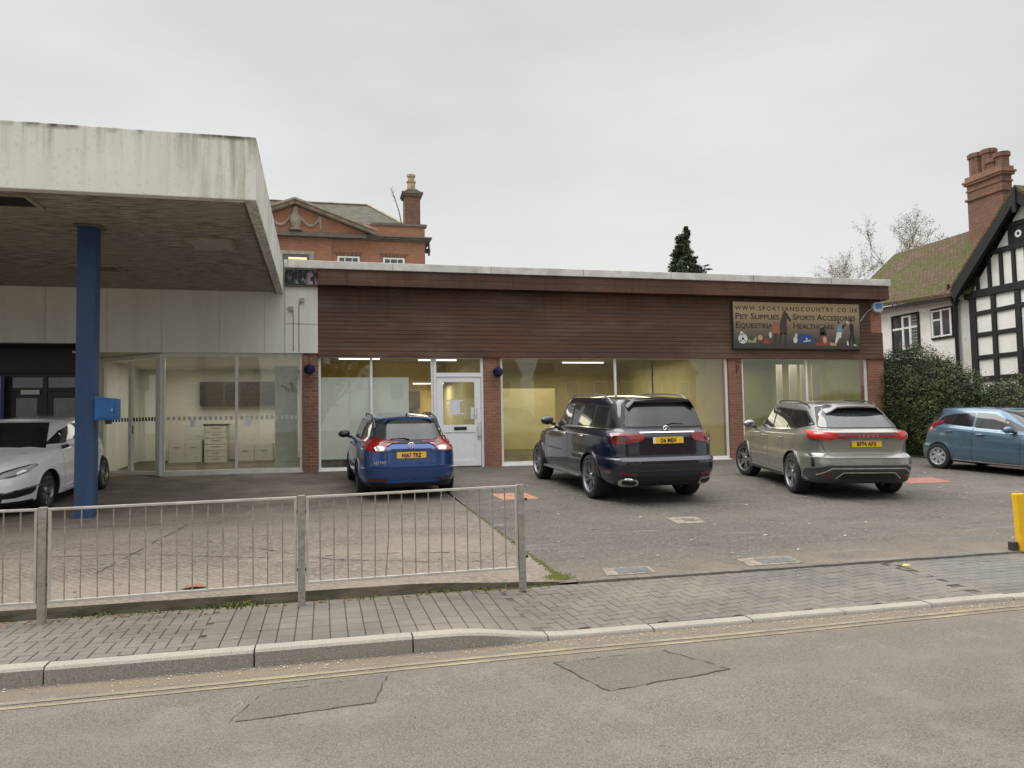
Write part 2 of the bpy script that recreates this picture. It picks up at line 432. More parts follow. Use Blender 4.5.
# ------------------------------------------------------------------ ground materials
def speck(t, scale, co): return t.n('TexVoronoi', out=1, Vector=co, Scale=float(scale))
def m_road():
    t = NT('worn_asphalt_road'); P = t.pos(); p = t.xyz(P)
    ag = t.noise(85, 4, .7, co=P); a2 = t.n('TexVoronoi', out=0, Vector=P, Scale=75.)
    c = t.mix(t.rng(ag, .36, .66), (.080, .072, .058), (.29, .265, .215))
    c = t.mix(t.rng(t.xyz(speck(t, 130, P))[0], .80, .97, 0, .5), c, (.36, .33, .27))
    c = t.mix(t.rng(t.xyz(speck(t, 95, P))[1], .86, .97, 0, .6), c, (.045, .04, .034))
    c = t.mix(t.rng(t.noise(30, 5, .75, co=P), .60, .74, 0, .5), c, (.05, .045, .038))
    c = t.mix(t.rng(t.noise(.7, 5, .6, co=t.scaled((.5, 1.2, 1), P)), .35, .7, 0, .45), c, (.10, .093, .078))
    # coarse chippings and ragged darker areas
    c = t.mix(t.rng(t.noise(34, 6, .8, co=P), .50, .62, 0, .45), c, (.060, .054, .045))
    c = t.mix(t.rng(t.noise(1.6, 8, .75, co=P), .50, .66, 0, .35), c, (.30, .27, .215))
    # wheel tracks along the road
    tr = t.noise(1., 3, .5, co=t.scaled((.05, 1.6, 1), P))
    c = t.mix(t.rng(tr, .4, .65, 0, .30), c, (.20, .185, .155))
    # grit and leaf mould washed against the kerb
    band = t.rng(p[1], 5.30, 5.96)
    gr = t.math('MULTIPLY', t.rng(t.noise(4, 7, .7, co=t.scaled((.5, 1.6, 1), P)), .36, .6), t.math('POWER', band, 1.3))
    c = t.mix(t.math('MULTIPLY', gr, .85), c, t.mix(t.rng(t.noise(60, 4, co=P), .3, .7), (.30, .205, .12), (.17, .12, .075)))
    sp2 = t.rng(t.noise(3.2, 4, .55, co=t.scaled((1, 1.5, 1), P)), .70, .74, 0, .75); c = t.mix(t.math('MULTIPLY', sp2, t.rng(t.noise(.25, 2, co=P), .45, .6)), c, (.03, .026, .022))
    blot = t.rng(t.noise(1.1, 3, .4, co=P), .72, .76, 0, .5)
    c = t.mix(blot, c, (.36, .24, .13))
    h = t.math('ADD', t.math('MULTIPLY', a2, -1.2), ag)
    return t.bsdf(Base_Color=c, Roughness=t.rng(ag, .3, .7, .78, .95), Normal=t.bump(h, .75, .012))
MAT['road'] = m_road()
def m_tarmac():
    t = NT('car_park_tarmac'); P = t.pos(); p = t.xyz(P)
    ag = t.noise(60, 5, .8, co=P)
    c = t.mix(t.rng(ag, .36, .66), (.042, .037, .032), (.165, .148, .125))
    c = t.mix(t.rng(t.xyz(speck(t, 60, P))[0], .88, .96, 0, .5), c, (.26, .24, .20))
    c = t.mix(t.rng(t.noise(.55, 6, .6, co=t.scaled((.6, 1.5, 1), P)), .42, .62, 0, .6), c, (.15, .135, .112))
    c = t.mix(t.rng(t.noise(2.2, 6, .7, co=P), .52, .68, 0, .5), c, (.052, .046, .04))
    c = t.mix(t.rng(t.noise(17, 7, .8, co=P), .52, .62, 0, .5), c, (.24, .215, .18))
    c = t.mix(t.rng(t.noise(26, 6, .8, co=P), .53, .62, 0, .5), c, (.030, .027, .024))
    # brown silt where the car park meets the pavement
    e = t.math('MULTIPLY', t.rng(p[1], 8.6, 7.6), t.rng(t.noise(2.2, 6, .6, co=P), .3, .6))
    c = t.mix(t.math('MULTIPLY', e, .75), c, (.22, .175, .125))
    scr = t.rng(t.noise(1., 6, .7, co=t.scaled((.6, 7, 1), P)), .60, .68, 0, .45)
    c = t.mix(scr, c, (.30, .28, .25))
    h = t.math('ADD', t.math('MULTIPLY', t.n('TexVoronoi', out=0, Vector=P, Scale=65.), -1.), ag)
    return t.bsdf(Base_Color=c, Roughness=.88, Normal=t.bump(h, .7, .012))
MAT['tarmac'] = m_tarmac()
def m_forecourt():
    t = NT('ribbed_forecourt_concrete'); P = t.pos(); p = t.xyz(P)
    n1 = t.noise(1.4, 6, .6, co=P)
    # tamped ridges, in bays that run in slightly different directions
    rid = t.n('TexWave', props={'wave_type': 'BANDS', 'bands_direction': 'DIAGONAL'}, Vector=t.scaled((1, .8, 0), P), Scale=6.5, Distortion=5., Detail=3., Detail_Scale=1.6, Detail_Roughness=.6)
    rid2 = t.noise(24, 5, .7, co=t.scaled((1, .35, 1), P))
    c = t.mix(t.rng(n1, .35, .7), (.185, .152, .118), (.105, .085, .067))
    c = t.mix(t.rng(t.noise(13, 7, .8, co=P), .50, .60, 0, .55), c, (.33, .29, .235))
    c = t.mix(t.rng(t.noise(19, 6, .8, co=t.scaled((1, 1, 1), P)), .53, .62, 0, .5), c, (.07, .057, .046))
    c = t.mix(t.rng(rid, .5, .85, 0, .3), c, (.31, .262, .20))
    c = t.mix(t.rng(rid2, .50, .66, 0, .6), c, (.095, .075, .06))
    c = t.mix(t.rng(t.noise(.6, 5, .6, co=t.scaled((.6, 1.4, 1), P)), .46, .62, 0, .5), c, (.27, .225, .175))
    # darker, wet-looking strip under the canopy and the parked cars
    dark_strip = t.math('MULTIPLY', t.rng(p[1], 11.0, 14.0), t.rng(t.noise(.9, 5, .6, co=P), .25, .6))
    c = t.mix(t.math('MULTIPLY', dark_strip, .8), c, (.060, .046, .036))
    c = t.mix(t.rng(t.noise(60, 4, .7, co=P), .6, .75, 0, .4), c, (.36, .32, .27))
    h = t.math('ADD', t.math('MULTIPLY', rid, .3), rid2)
    return t.bsdf(Base_Color=c, Roughness=t.rng(n1, .3, .7, .7, .9), Normal=t.bump(h, .55, .02))
MAT['forecourt'] = m_forecourt()
def m_edge():
    t = NT('damp_mossy_concrete_edge'); P = t.pos()
    c = t.mix(t.rng(t.noise(5, 6, .7, co=t.scaled((.5, 1, 2), P)), .38, .62), (.15, .125, .09), (.055, .055, .028))
    return t.bsdf(Base_Color=c, Roughness=.9, Normal=t.bump(t.noise(40, 5, co=P), .6, .01))
MAT['edge'] = m_edge()
def m_paver():
    t = NT('grey_block_paving'); P = t.pos(); p = t.xyz(P)
    at = t.n('Attribute', out=2, props={'attribute_name': 'tone'})
    c = t.mix(at, (.125, .111, .093), (.155, .138, .116))
    c = t.mix(t.rng(p[0], 3., 7., 0, .5), c, (.155, .165, .17))
    c = t.mix(t.rng(t.noise(55, 5, .7, co=P), .45, .7, 0, .5), c, (.085, .075, .065))
    c = t.mix(t.rng(t.noise(.9, 6, .65, co=P), .42, .62, 0, .55), c, (.22, .19, .145))
    c = t.mix(t.rng(t.noise(.5, 5, .7, co=t.scaled((1, 2, 1), P)), .5, .65, 0, .5), c, (.085, .076, .064))
    c = t.mix(t.rng(t.noise(7, 6, .7, co=P), .62, .72, 0, .5), c, (.30, .25, .19))
    return t.bsdf(Base_Color=c, Roughness=.85, Normal=t.bump(t.noise(120, 4, .7, co=P), .35, .005))
MAT['paver'] = m_paver()
MAT['joint'] = simple('joint_sand', (.105, .093, .076), .95, var=.4, scale=10)
def m_granite():
    t = NT('granite_kerb'); P = t.pos(); p = t.xyz(P)
    c = t.mix(t.rng(t.noise(130, 4, .7, co=P), .4, .62), (.38, .345, .285), (.19, .18, .165))
    c = t.mix(t.rng(t.noise(2.5, 5, .6, co=P), .4, .65, 0, .4), c, (.42, .36, .27))
    # the upright face is greyer and darker than the top
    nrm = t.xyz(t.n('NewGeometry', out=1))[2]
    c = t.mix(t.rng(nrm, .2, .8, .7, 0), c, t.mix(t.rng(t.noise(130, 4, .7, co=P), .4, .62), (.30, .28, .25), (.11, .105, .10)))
    return t.bsdf(Base_Color=c, Roughness=.8, Normal=t.bump(t.noise(60, 5, .7, co=P), .6, .008))
MAT['granite'] = m_granite()
def m_yellowline():
    t = NT('faded_yellow_line'); P = t.pos()
    f = t.rng(t.noise(5, 7, .75, co=t.scaled((.35, 1, 1), P)), .42, .66, .1, .85)
    ag = t.noise(110, 4, .7, co=P)
    f = t.math('MULTIPLY', f, t.rng(ag, .3, .55, .45, 1))
    c = t.mix(f, t.mix(t.rng(ag, .36, .66), (.12, .105, .08), (.20, .18, .14)), (.46, .375, .22))
    return t.bsdf(Base_Color=c, Roughness=.8, Normal=t.bump(ag, .6, .01))
MAT['yellow_line'] = m_yellowline()
def m_grass():
    t = NT('rough_ground'); P = t.pos()
    c = t.mix(t.rng(t.noise(3, 6, .7, co=P), .35, .65), (.07, .075, .03), (.16, .13, .08))
    return t.bsdf(Base_Color=c, Roughness=.95, Normal=t.bump(t.noise(40, 5, co=P), .8, .03))
MAT['verge'] = m_grass()
MAT['tar'] = simple('bitumen_seal', (.055, .048, .04), .8, var=.4)

# ------------------------------------------------------------------ ground, road, pavement
def sheet(name, x0, x1, ys, zf, m, nx=1):
    b = MB()
    for i in range(nx):
        xa, xb = x0 + (x1-x0)*i/nx, x0 + (x1-x0)*(i+1)/nx
        for ya, yb in zip(ys, ys[1:]):
            b.quad((xa, ya, zf(xa, ya)), (xb, ya, zf(xb, ya)), (xb, yb, zf(xb, yb)), (xa, yb, zf(xa, yb)))
    return tag(b.build(name, m), kind='structure')
b = MB()
b.quad((-900, -900, -.05), (900, -900, -.05), (900, 6.05, -.05), (-900, 6.05, -.05))
b.quad((-900, 6.05, -.05), (900, 6.05, -.05), (900, 7.5, .05), (-900, 7.5, .05))
b.quad((-900, 7.5, .05), (900, 7.5, .05), (900, 26, g(26)-.09), (-900, 26, g(26)-.09))
b.quad((-900, 26, g(26)-.09), (900, 26, g(26)-.09), (900, 1200, g(26)-.09), (-900, 1200, g(26)-.09))
tag(b.build('ground', MAT['verge']), kind='structure')
sheet('road', -60, 70, [-4.5, 6.03], lambda x, y: 0, MAT['road'])
tag(MB().box(-60, -6.2, -.05, 70, -4.5, .11).build('far_pavement', MAT['tarmac']), kind='structure')
def zline(a, x, y): return .004
for (ya, yb) in ((5.645, 5.70), (5.55, 5.59)):
    b = MB(); xs = [-60] + [-8 + .5*i for i in range(60)] + [70]
    for xa, xb in zip(xs, xs[1:]):
        tl = lambda x: .017*(min(max(x, -8), 12)+2)+.012*math.sin(x*1.3); ja, jb = tl(xa), tl(xb)
        b.quad((xa, ya+ja, .004), (xb, ya+jb, .004), (xb, yb+jb, .004), (xa, yb+ja, .004))
    tag(b.build('yellow_road_line', MAT['yellow_line']), kind='structure')

# tar-sealed edges of two old trench repairs
def crack(pts, w=.0055, z=.0045, step=.07, j=.012):
    b = MB(); rnd = random.Random(len(pts) + int(pts[0][0]*10))
    P = []
    for (x0, y0), (x1, y1) in zip(pts, pts[1:]):
        n = max(2, int(math.hypot(x1-x0, y1-y0)/step))
        for i in range(n): P.append((x0+(x1-x0)*i/n + rnd.uniform(-j, j), y0+(y1-y0)*i/n + rnd.uniform(-j, j)))
    P.append(pts[-1])
    for (a, c) in zip(P, P[1:]):
        if rnd.random() < .2: continue
        d = Vector((c[0]-a[0], c[1]-a[1], 0)); 
        if d.length < 1e-5: continue
        n = Vector((-d.y, d.x, 0)).normalized()*w*rnd.uniform(.3, .8)
        za = z if isinstance(z, float) else z(*a); zc = z if isinstance(z, float) else z(*c)
        b.quad((a[0]-n.x, a[1]-n.y, za), (c[0]-n.x, c[1]-n.y, zc), (c[0]+n.x, c[1]+n.y, zc), (a[0]+n.x, a[1]+n.y, za))
    return b
tag(crack([(-.52, 4.92), (.30, 5.0), (.42, 5.50), (-.40, 5.42), (-.55, 4.92)]).build('road_patch_seam', MAT['tar']), kind='structure')
tag(crack([(1.62, 5.45), (1.78, 4.78), (2.75, 4.95), (2.5, 5.5), (1.62, 5.45)], w=.009).build('road_patch_seam', MAT['tar']), kind='structure')

# the repairs themselves, a little darker than the old surface
def m_patch():
    t = NT('patched_asphalt'); P = t.pos(); ag = t.noise(95, 4, .7, co=P)
    c = t.mix(t.rng(ag, .36, .66), (.060, .053, .042), (.22, .20, .165))
    c = t.mix(t.rng(t.noise(34, 6, .8, co=P), .50, .62, 0, .5), c, (.060, .054, .045))
    c = t.mix(t.rng(t.noise(2.5, 5, .6, co=P), .4, .65, 0, .5), c, (.15, .135, .105))
    return t.bsdf(Base_Color=c, Roughness=.9, Normal=t.bump(ag, .7, .01))
mp_ = m_patch()
for pts in ([(-.52, 4.92), (.30, 5.0), (.42, 5.50), (-.40, 5.42)], [(1.62, 5.45), (1.78, 4.78), (2.75, 4.95), (2.5, 5.5)]):
    tag(MB().quad(*[(x, y, .0022) for x, y in pts]).build('road_patch', mp_), kind='structure')
# kerb: granite stones, standing proud on the left and lowered for the crossing on the right
def ktop(x): 
    f = min(1, max(0, (x - .95) / 1.0)); f = f*f*(3-2*f)
    return .122*(1-f) + .03*f
b = MB(); joints = [-20.4]
while joints[-1] < -3.5: joints.append(joints[-1] + 1.32)
joints = [x for x in joints if x < -3.0] + [-1.88, -.50, .66, 1.74]
while joints[-1] < 40: joints.append(joints[-1] + .915)
rnd = random.Random(3)
for xa, xb in zip(joints, joints[1:]):
    xa += .006; xb -= .006; n = 6; o = rnd.uniform(-.004, .004); dy = rnd.uniform(-.006, .006)
    pr = []
    for i in range(n+1):
        x = xa + (xb-xa)*i/n; t = ktop(x)+o; e = rnd.uniform(-.003, .003)
        pr.append([(x, 6.0+dy+e, -.1), (x, 6.012+dy+e, t-.018), (x, 6.03+dy+e, t), (x, 6.145+dy, t+.004), (x, 6.145+dy, -.1)])
    k0 = len(b.v); b.v += [p for r in pr for p in r]
    fs = [tuple(k0+i for i in range(5)), tuple(k0+n*5+i for i in range(5))[::-1]]
    for i in range(n):
        for j in range(5): fs.append((k0+i*5+j, k0+(i+1)*5+j, k0+(i+1)*5+(j+1)%5, k0+i*5+(j+1)%5))
    b.f += fs; b.m += [0]*len(fs)
tag(b.build('kerb', MAT['granite'], smooth=True, angle=40), kind='structure')

# pavement: bedding sheet with real blocks laid on it
def pz(x, y):
    t = min(1, max(0, (y-6.14)/1.4)); k = ktop(x)
    return k + (.128 - k)*t*.92 + .004*t
sheet('pavement_bed', -60, 70, [6.13, 6.5, 6.9, 7.3, 7.62], lambda x, y: pz(x, y) - .014, MAT['joint'], nx=260)
blocks = []
rnd = random.Random(11)
def clipok(x, y, x0, x1): return x0 <= x < x1 and 6.1 < y < 7.62
def herring(x0, x1, ang, s=.1):
    ca, sa = math.cos(ang), math.sin(ang); Rg = int((x1-x0+3)/s)
    cx, cy = (x0+x1)/2, 6.85
    for i in range(-Rg, Rg):
        for j in range(-Rg, Rg):
            m = (i - j) % 4
            if m == 0: w, h = 2, 1
            elif m == 2: w, h = 1, 2
            else: continue
            if m == 2: bx, by = i*s, (j-1)*s
            else: bx, by = i*s, j*s
            ux, uy = bx + w*s/2, by + h*s/2
            X, Y = cx + ux*ca - uy*sa, cy + ux*sa + uy*ca
            if clipok(X, Y, x0, x1): blocks.append((X, Y, w*s, h*s, ang))
def grid(x0, x1, bw, bh, off=.5):
    j = 0; y = 6.15
    while y < 7.6:
        x = x0 + (bw*off if j % 2 else 0)
        while x < x1: blocks.append((x+bw/2, y+bh/2, bw, bh, 0)); x += bw
        y += bh; j += 1
herring(-9, -.9, R(0)); grid(-.9, 1.62, .135, .2, 0.); herring(1.66, 6.1, R(8)); grid(6.1, 12.5, .2, .1, .5)
b = MB(); tones = []
for X, Y, w_, h_, a in blocks:
    w2, h2 = w_/2-.0035, h_/2-.0035; ca, sa = math.cos(a), math.sin(a); o = rnd.uniform(-.0015, .0015); bv = .004
    tx, ty = rnd.uniform(-.01, .01), rnd.uniform(-.01, .01); tone = rnd.random()
    if rnd.random() < .012: tone = 1.6
    vs = []
    for (ww, hh, dz) in ((w2, h2, -.03), (w2, h2, -bv), (w2-bv, h2-bv, 0)):
        for sx_, sy_ in ((-1,-1),(1,-1),(1,1),(-1,1)):
            ux, uy = sx_*ww, sy_*hh; x, y = X+ux*ca-uy*sa, Y+ux*sa+uy*ca
            vs.append((x, y, pz(x, y)+dz+o+(ux*tx+uy*ty)))
    fs = [(8,9,10,11)] + [(k, (k+1)%4, 4+(k+1)%4, 4+k) for k in range(4)] + [(4+k, 4+(k+1)%4, 8+(k+1)%4, 8+k) for k in range(4)]
    b.add(vs, fs); tones += [tone]*len(fs)
pv = b.build('pavement', MAT['paver'])
bm = bmesh.new(); bm.from_mesh(pv.data)
bm.free()
at = pv.data.attributes.new('tone', 'FLOAT', 'FACE'); at.data.foreach_set('value', tones[:len(pv.data.polygons)])
bm = bmesh.new(); bm.from_mesh(pv.data)
for co_, no_ in (((0, 6.152, 0), (0, -1, 0)), ((0, 7.49, 0), (0, 1, 0))):
    bmesh.ops.bisect_plane(bm, geom=bm.verts[:]+bm.edges[:]+bm.faces[:], plane_co=co_, plane_no=no_, clear_outer=True)
bm.to_mesh(pv.data); bm.free(); tag(pv, kind='structure')
for x0, x1 in ((-60, -9), (12.5, 70)):
    sheet('pavement', x0, x1, [6.15, 6.6, 7.0, 7.56], lambda x, y: pz(x, y)+.001, MAT['paver'], nx=60)

# car park tarmac and forecourt slab (raised edge towards the pavement)
ys = [7.5, 7.9, 8.4, 9.2, 10.2, 11.5, 13, 15, 17, 19.3]
b = MB()
XE = lambda y: 2.36 - (y-7.62)*.017
xs2 = [2.30, 4, 6, 9, 12, 15, 18, 22, 30, 45]
for xa, xb in zip(xs2, xs2[1:]):
    for ya, yb in zip(ys, ys[1:]): b.quad((xa, ya, g(ya)-.002), (xb, ya, g(ya)-.002), (xb, yb, g(yb)-.002), (xa, yb, g(yb)-.002))
tag(b.build('car_park_surface', MAT['tarmac']), kind='structure')
def fz(x, y):
    lift = .075*max(0, min(1, (2.2-x)/1.2))*max(0, min(1, (13-y)/5.5))
    return g(y)+.004+lift
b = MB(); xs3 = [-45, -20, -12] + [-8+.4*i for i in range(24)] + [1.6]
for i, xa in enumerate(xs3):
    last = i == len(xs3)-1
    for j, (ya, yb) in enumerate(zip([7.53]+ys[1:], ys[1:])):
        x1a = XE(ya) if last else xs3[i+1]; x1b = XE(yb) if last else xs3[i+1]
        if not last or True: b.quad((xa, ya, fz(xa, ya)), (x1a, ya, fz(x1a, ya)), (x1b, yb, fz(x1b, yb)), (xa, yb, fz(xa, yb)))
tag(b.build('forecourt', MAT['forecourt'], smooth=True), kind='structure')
b = MB()
for i in range(len(xs3)-1):
    xa, xb = xs3[i], xs3[i+1]
    b.quad((xa, 7.50, .05), (xb, 7.50, .05), (xb, 7.53, fz(xb, 7.53)), (xa, 7.53, fz(xa, 7.53)))
b.quad((1.6, 7.50, .05), (2.35, 7.5, .05), (2.35, 7.53, fz(2.35, 7.53)), (1.6, 7.53, fz(1.6, 7.53)))
tag(b.build('forecourt_edge', MAT['edge']), kind='structure')
# cracks and bay joints in the slab
zc = lambda x, y: fz(x, y) + .004
for pts in ([(-7, 10.2), (-2.2, 9.9), (-.6, 9.2), (1.8, 9.0)], [(-.9, 9.95), (.1, 8.9), (1.1, 8.5), (2.0, 8.55)], [(-7, 12.2), (-3.6, 12.15), (0, 12.1), (2.2, 12.15)], [(-2.3, 8.9), (-1.9, 12.1)]):
    tag(crack(pts, w=.013, z=zc, step=.12).build('forecourt_crack', MAT['tar']), kind='structure')
# channel of setts between pavement and car park
b = MB(); x = 2.5; rnd = random.Random(5)
while x < 14:
    wx = rnd.uniform(.18, .23); b.box(x+.003, 7.485, .02, x+wx-.003, 7.61, .146+rnd.uniform(-.003, .003)); x += wx
tag(b.build('sett_channel', MAT['paver'], bevel=.006), kind='structure')
# grass verge between the car park and the hedge
sheet('grass_verge', 15.95, 45, [15.9, 17, 19, 21], lambda x, y: g(y)+.02, MAT['verge'], nx=6)
# ------------------------------------------------------------------ timber-clad shop
shop = tag(empty('shop', (7.8, 19, .73)), 'long single-storey shop clad in dark brown boards with a white roof edge', 'shop building')
Y0 = 19.0
rnd = random.Random(2)
# shiplap boards as one face
def cladding(x0, x1, z0, z1, y, pitch=.1035):
    b = MB(); z = z0
    while z < z1 - .02:
        zt = min(z + pitch, z1); o = rnd.uniform(0, .003)
        b.prism([(x0, y-.017-o, z+.004), (x0, y-.010, zt-.005), (x0, y+.02, zt-.006), (x0, y+.02, z+.004)], (x1-x0, 0, 0))
        b.prism([(x0, y-.005, zt-.005), (x0, y-.005, zt+.004), (x0, y+.02, zt+.004), (x0, y+.02, zt-.006)], (x1-x0, 0, 0))
        z += pitch
    return b
cladding(-.12, 15.36, 3.52, 5.16, 18.96).build('timber_cladding', MAT['timber'], shop)
cladding(15.362, 15.75, 3.52, 4.24, 18.96).build('timber_cladding', MAT['timber'], shop)
b = MB(); b.box(-.12, 18.90, 3.47, 15.75, 18.99, 3.525)
b.build('cladding_drip_board', MAT['timber'], shop, bevel=.004)
b = MB()
b.box(-.12, 18.63, 5.165, 15.76, 18.68, 5.345); b.box(-.12, 18.635, 5.349, 15.76, 18.685, 5.54)
b.box(-.12, 18.68, 5.18, 15.755, 18.99, 5.20); b.box(15.755, 18.69, 5.165, 15.80, 30, 5.54)
b.build('eaves_board', MAT['timber'], shop, bevel=.004)
b = MB(); b.box(-.885, 18.58, 5.545, 15.80, 30.1, 5.73)
b.build('roof', MAT['white_trim'], shop, bevel=.01)
b = MB(); rz_ = random.Random(8)
x = -.8
while x < 16: MB().box(x, 18.575, 5.55, x+.006, 18.58, 5.725).build('roof_trim_seam', MAT['blackish'], shop); x += 2.44
for (xa, xb, m) in ((-.48, -.12, 'brick_dark'), (3.935, 4.36, 'brick_red'), (10.78, 11.18, 'brick_red'), (15.225, 15.75, 'brick_red')):
    MB().box(xa, 18.965, .45, xb, 19.32, 3.52 if xb < 15 else 3.47).build('brick_pier', MAT[m], shop)
MB().box(15.3, 18.968, 3.53, 15.74, 19.3, 5.17).build('brick_wall', MAT['brick_red'], shop)
MB().box(15.45, 19.32, .4, 15.75, 30, 5.17).build('brick_wall', MAT['brick_red'], shop)
MB().box(-.12, 19.02, 3.53, 15.3, 19.2, 5.17).build('wall', MAT['white_panel'], shop); MB().box(-.3, 29.8, .4, 15.45, 30, 5.17).build('wall', MAT['white_panel'], shop)
# dark plinth and doorstep
b = MB(); b.box(-.12, 19.03, .4, 15.3, 19.3, .70)
b.build('plinth', MAT['blackish'], shop)

def window(parent, x0, x1, z0, z1, y, mull=(), fw=.055, fm='white_frame', gm='glass', sill=True, d=.07, name='window'):
    b = MB()
    b.box(x0, y-d/2, z1-fw, x1, y+d/2, z1); b.box(x0, y-d/2, z0, x1, y+d/2, z0+fw*1.3)
    b.box(x0, y-d/2, z0+fw*1.3, x0+fw, y+d/2, z1-fw); b.box(x1-fw, y-d/2, z0+fw*1.3, x1, y+d/2, z1-fw)
    for mx_ in mull: b.box(mx_-fw/2, y-d/2+.002, z0+fw*1.3, mx_+fw/2, y+d/2, z1-fw)
    fr = b.build(name, MAT[fm], parent, bevel=.004)
    xs = [x0+fw] + [c for m_ in mull for c in (m_-fw/2, m_+fw/2)] + [x1-fw]
    for i in range(0, len(xs), 2):
        MB().box(xs[i]-.01, y-.004, z0+fw, xs[i+1]+.01, y+.004, z1-fw+.01).build('pane', MAT[gm], fr)
    if sill:
        MB().box(x0-.02, y-.11, z0-.045, x1+.02, y+.04, z0-.002).build('sill', MAT[fm], fr, bevel=.006)
    return fr
window(shop, -.115, 2.66, .74, 3.515, 19.06, (1.14,), gm='glass_green')
window(shop, 4.38, 10.77, .75, 3.515, 19.06, (7.50,))
window(shop, 11.2, 15.22, .75, 3.515, 19.06, (13.25,))
# door with its side frame and transom light
b = MB(); y = 19.05
b.box(2.665, y-.05, .72, 2.735, y+.05, 3.515); b.box(3.865, y-.05, .72, 3.93, y+.05, 3.515)
b.box(2.735, y-.05, 3.445, 3.865, y+.05, 3.515); b.box(2.735, y-.05, 2.99, 3.865, y+.05, 3.09)
df = b.build('door_frame', MAT['door_white'], shop, bevel=.004)
MB().box(2.735, y-.003, 3.09, 3.865, y+.003, 3.45).build('pane', MAT['glass'], df)
b = MB()
b.box(2.745, y-.03, .76, 2.90, y+.03, 2.98); b.box(3.70, y-.03, .76, 3.855, y+.03, 2.98)
b.box(2.90, y-.03, 2.86, 3.70, y+.03, 2.98); b.box(2.90, y-.03, 1.60, 3.70, y+.03, 1.79)
b.box(2.90, y-.012, .90, 3.70, y+.012, 1.60); b.box(2.90, y-.03, .76, 3.70, y+.03, .90)
for zz in range(1, 9): b.box(2.90+zz*.089-.003, y-.0145, .91, 2.90+zz*.089+.003, y-.012, 1.59)
door = b.build('door', MAT['door_white'], shop, bevel=.004)
MB().box(2.90, y-.004, 1.79, 3.70, y+.004, 2.86).build('pane', MAT['glass'], door)
MB().box(3.17, y-.04, 1.655, 3.49, y-.03, 1.735).build('letter_slot', MAT['black'], door)
hb = MB(); hb.box(3.755, y-.045, 1.42, 3.85, y-.03, 1.86); hb.box(3.765, y-.09, 1.50, 3.84, y-.045, 1.74); hb.box(3.735, y-.05, 1.95, 3.77, y-.03, 2.2); hb.tube([(3.72, y-.06, 2.05), (3.62, y-.06, 2.05)], .009)
hb.build('handle', MAT['cream_frame'], door, bevel=.003)
t_ = MB().box(3.07, y-.012, 2.06, 3.33, y-.006, 2.40).build('notice', MAT['paper'], None, origin=(3.2, y-.008, 2.06))
tag(t_, 'white paper notice taped inside the glass of the white shop door', 'notice')
for (a0, a1, z0) in ((2.98, 3.42, 2.385), (3.0, 3.44, 2.05)): MB().box(a0, y-.0135, z0, a1, y-.0115, z0+.03).build('tape', MAT['plate_white'], t_)
t_ = MB().box(3.60, y-.012, 1.93, 3.68, y-.006, 2.22).build('opening_card', MAT['paper'], None, origin=(3.64, y-.008, 1.93))
tag(t_, 'narrow white card behind the glass beside the door handle', 'card')

# inside
MAT['yellow_wall'] = simple('mustard_painted_wall', (.68, .50, .14), .85, var=.12, scale=1.2)
MAT['olive_wall'] = simple('olive_painted_wall', (.50, .445, .235), .85, var=.15, scale=1.2)
MAT['green_wall'] = simple('dull_green_wall', (.36, .37, .18), .85, var=.12, scale=1.2)
MAT['pale_wall'] = simple('pale_interior_wall', (.70, .68, .60), .85, var=.1, scale=1.2)
MAT['ceiling'] = simple('old_ceiling', (.42, .37, .20), .9, var=.15)
MAT['vinyl'] = simple('beige_vinyl_floor', (.34, .28, .13), .5, var=.15)
MAT['carpet_dark'] = simple('dark_carpet', (.05, .042, .03), .9, var=.3)
b = MB(); b.box(-.12, 19.2, .66, 15.45, 29.8, .745); b.build('floor', MAT['vinyl'], shop)
b = MB(); b.box(-.12, 19.25, 4.0, 15.45, 29.8, 4.1); b.build('ceiling', MAT['ceiling'], shop)
MB().box(-.3, 27, .745, 4.14, 27.1, 4.0).build('interior_wall', MAT['yellow_wall'], shop)
MB().box(4.14, 27.2, .745, 10.9, 27.3, 4.0).build('interior_wall', MAT['olive_wall'], shop)
MB().box(15.33, 19.33, .745, 15.44, 24.2, 4.0).build('interior_wall', MAT['green_wall'], shop)
MB().box(10.9, 24.2, .745, 15.45, 24.3, 4.0).build('interior_wall', MAT['green_wall'], shop)
MB().box(4.10, 19.35, .745, 4.2, 27, 4.0).build('interior_wall', MAT['olive_wall'], shop)
MB().box(10.9, 19.35, .745, 11.0, 27.2, 4.0).build('interior_wall', MAT['olive_wall'], shop)
MB().box(-.32, 19.33, .745, -.2, 27, 4.0).build('interior_wall', MAT['pale_wall'], shop)
b = MB(); b.box(5.6, 25.2, .745, 7.7, 25.25, 3.0); b.build('partition', MAT['olive_wall'], shop)
# white display screens standing behind the first window
MAT['screen_white'] = simple('white_display_panel', (.74, .76, .70), .5, var=.06, scale=1)
for i, (xa, xb) in enumerate(((-.07, .62), (.625, 1.33), (1.335, 2.06))):
    p = MB().box(xa, 19.13, 1.0, xb, 19.17, 2.99).build('display_panel', MAT['screen_white'], None, origin=((xa+xb)/2, 19.38, 1.0), bevel=.003)
    tag(p, ['tall white screen panel behind the shop window, the one next to the dark brick pier', 'tall white screen panel behind the shop window, in the middle of three', 'tall white screen panel behind the shop window, the one nearest the white door'][i], 'screen panel', 'white screen panels behind the window')
    MB().box(xa+.03, 19.12, .746, xb-.03, 19.2, 1.0).build('panel_base', MAT['carpet_dark'], p)
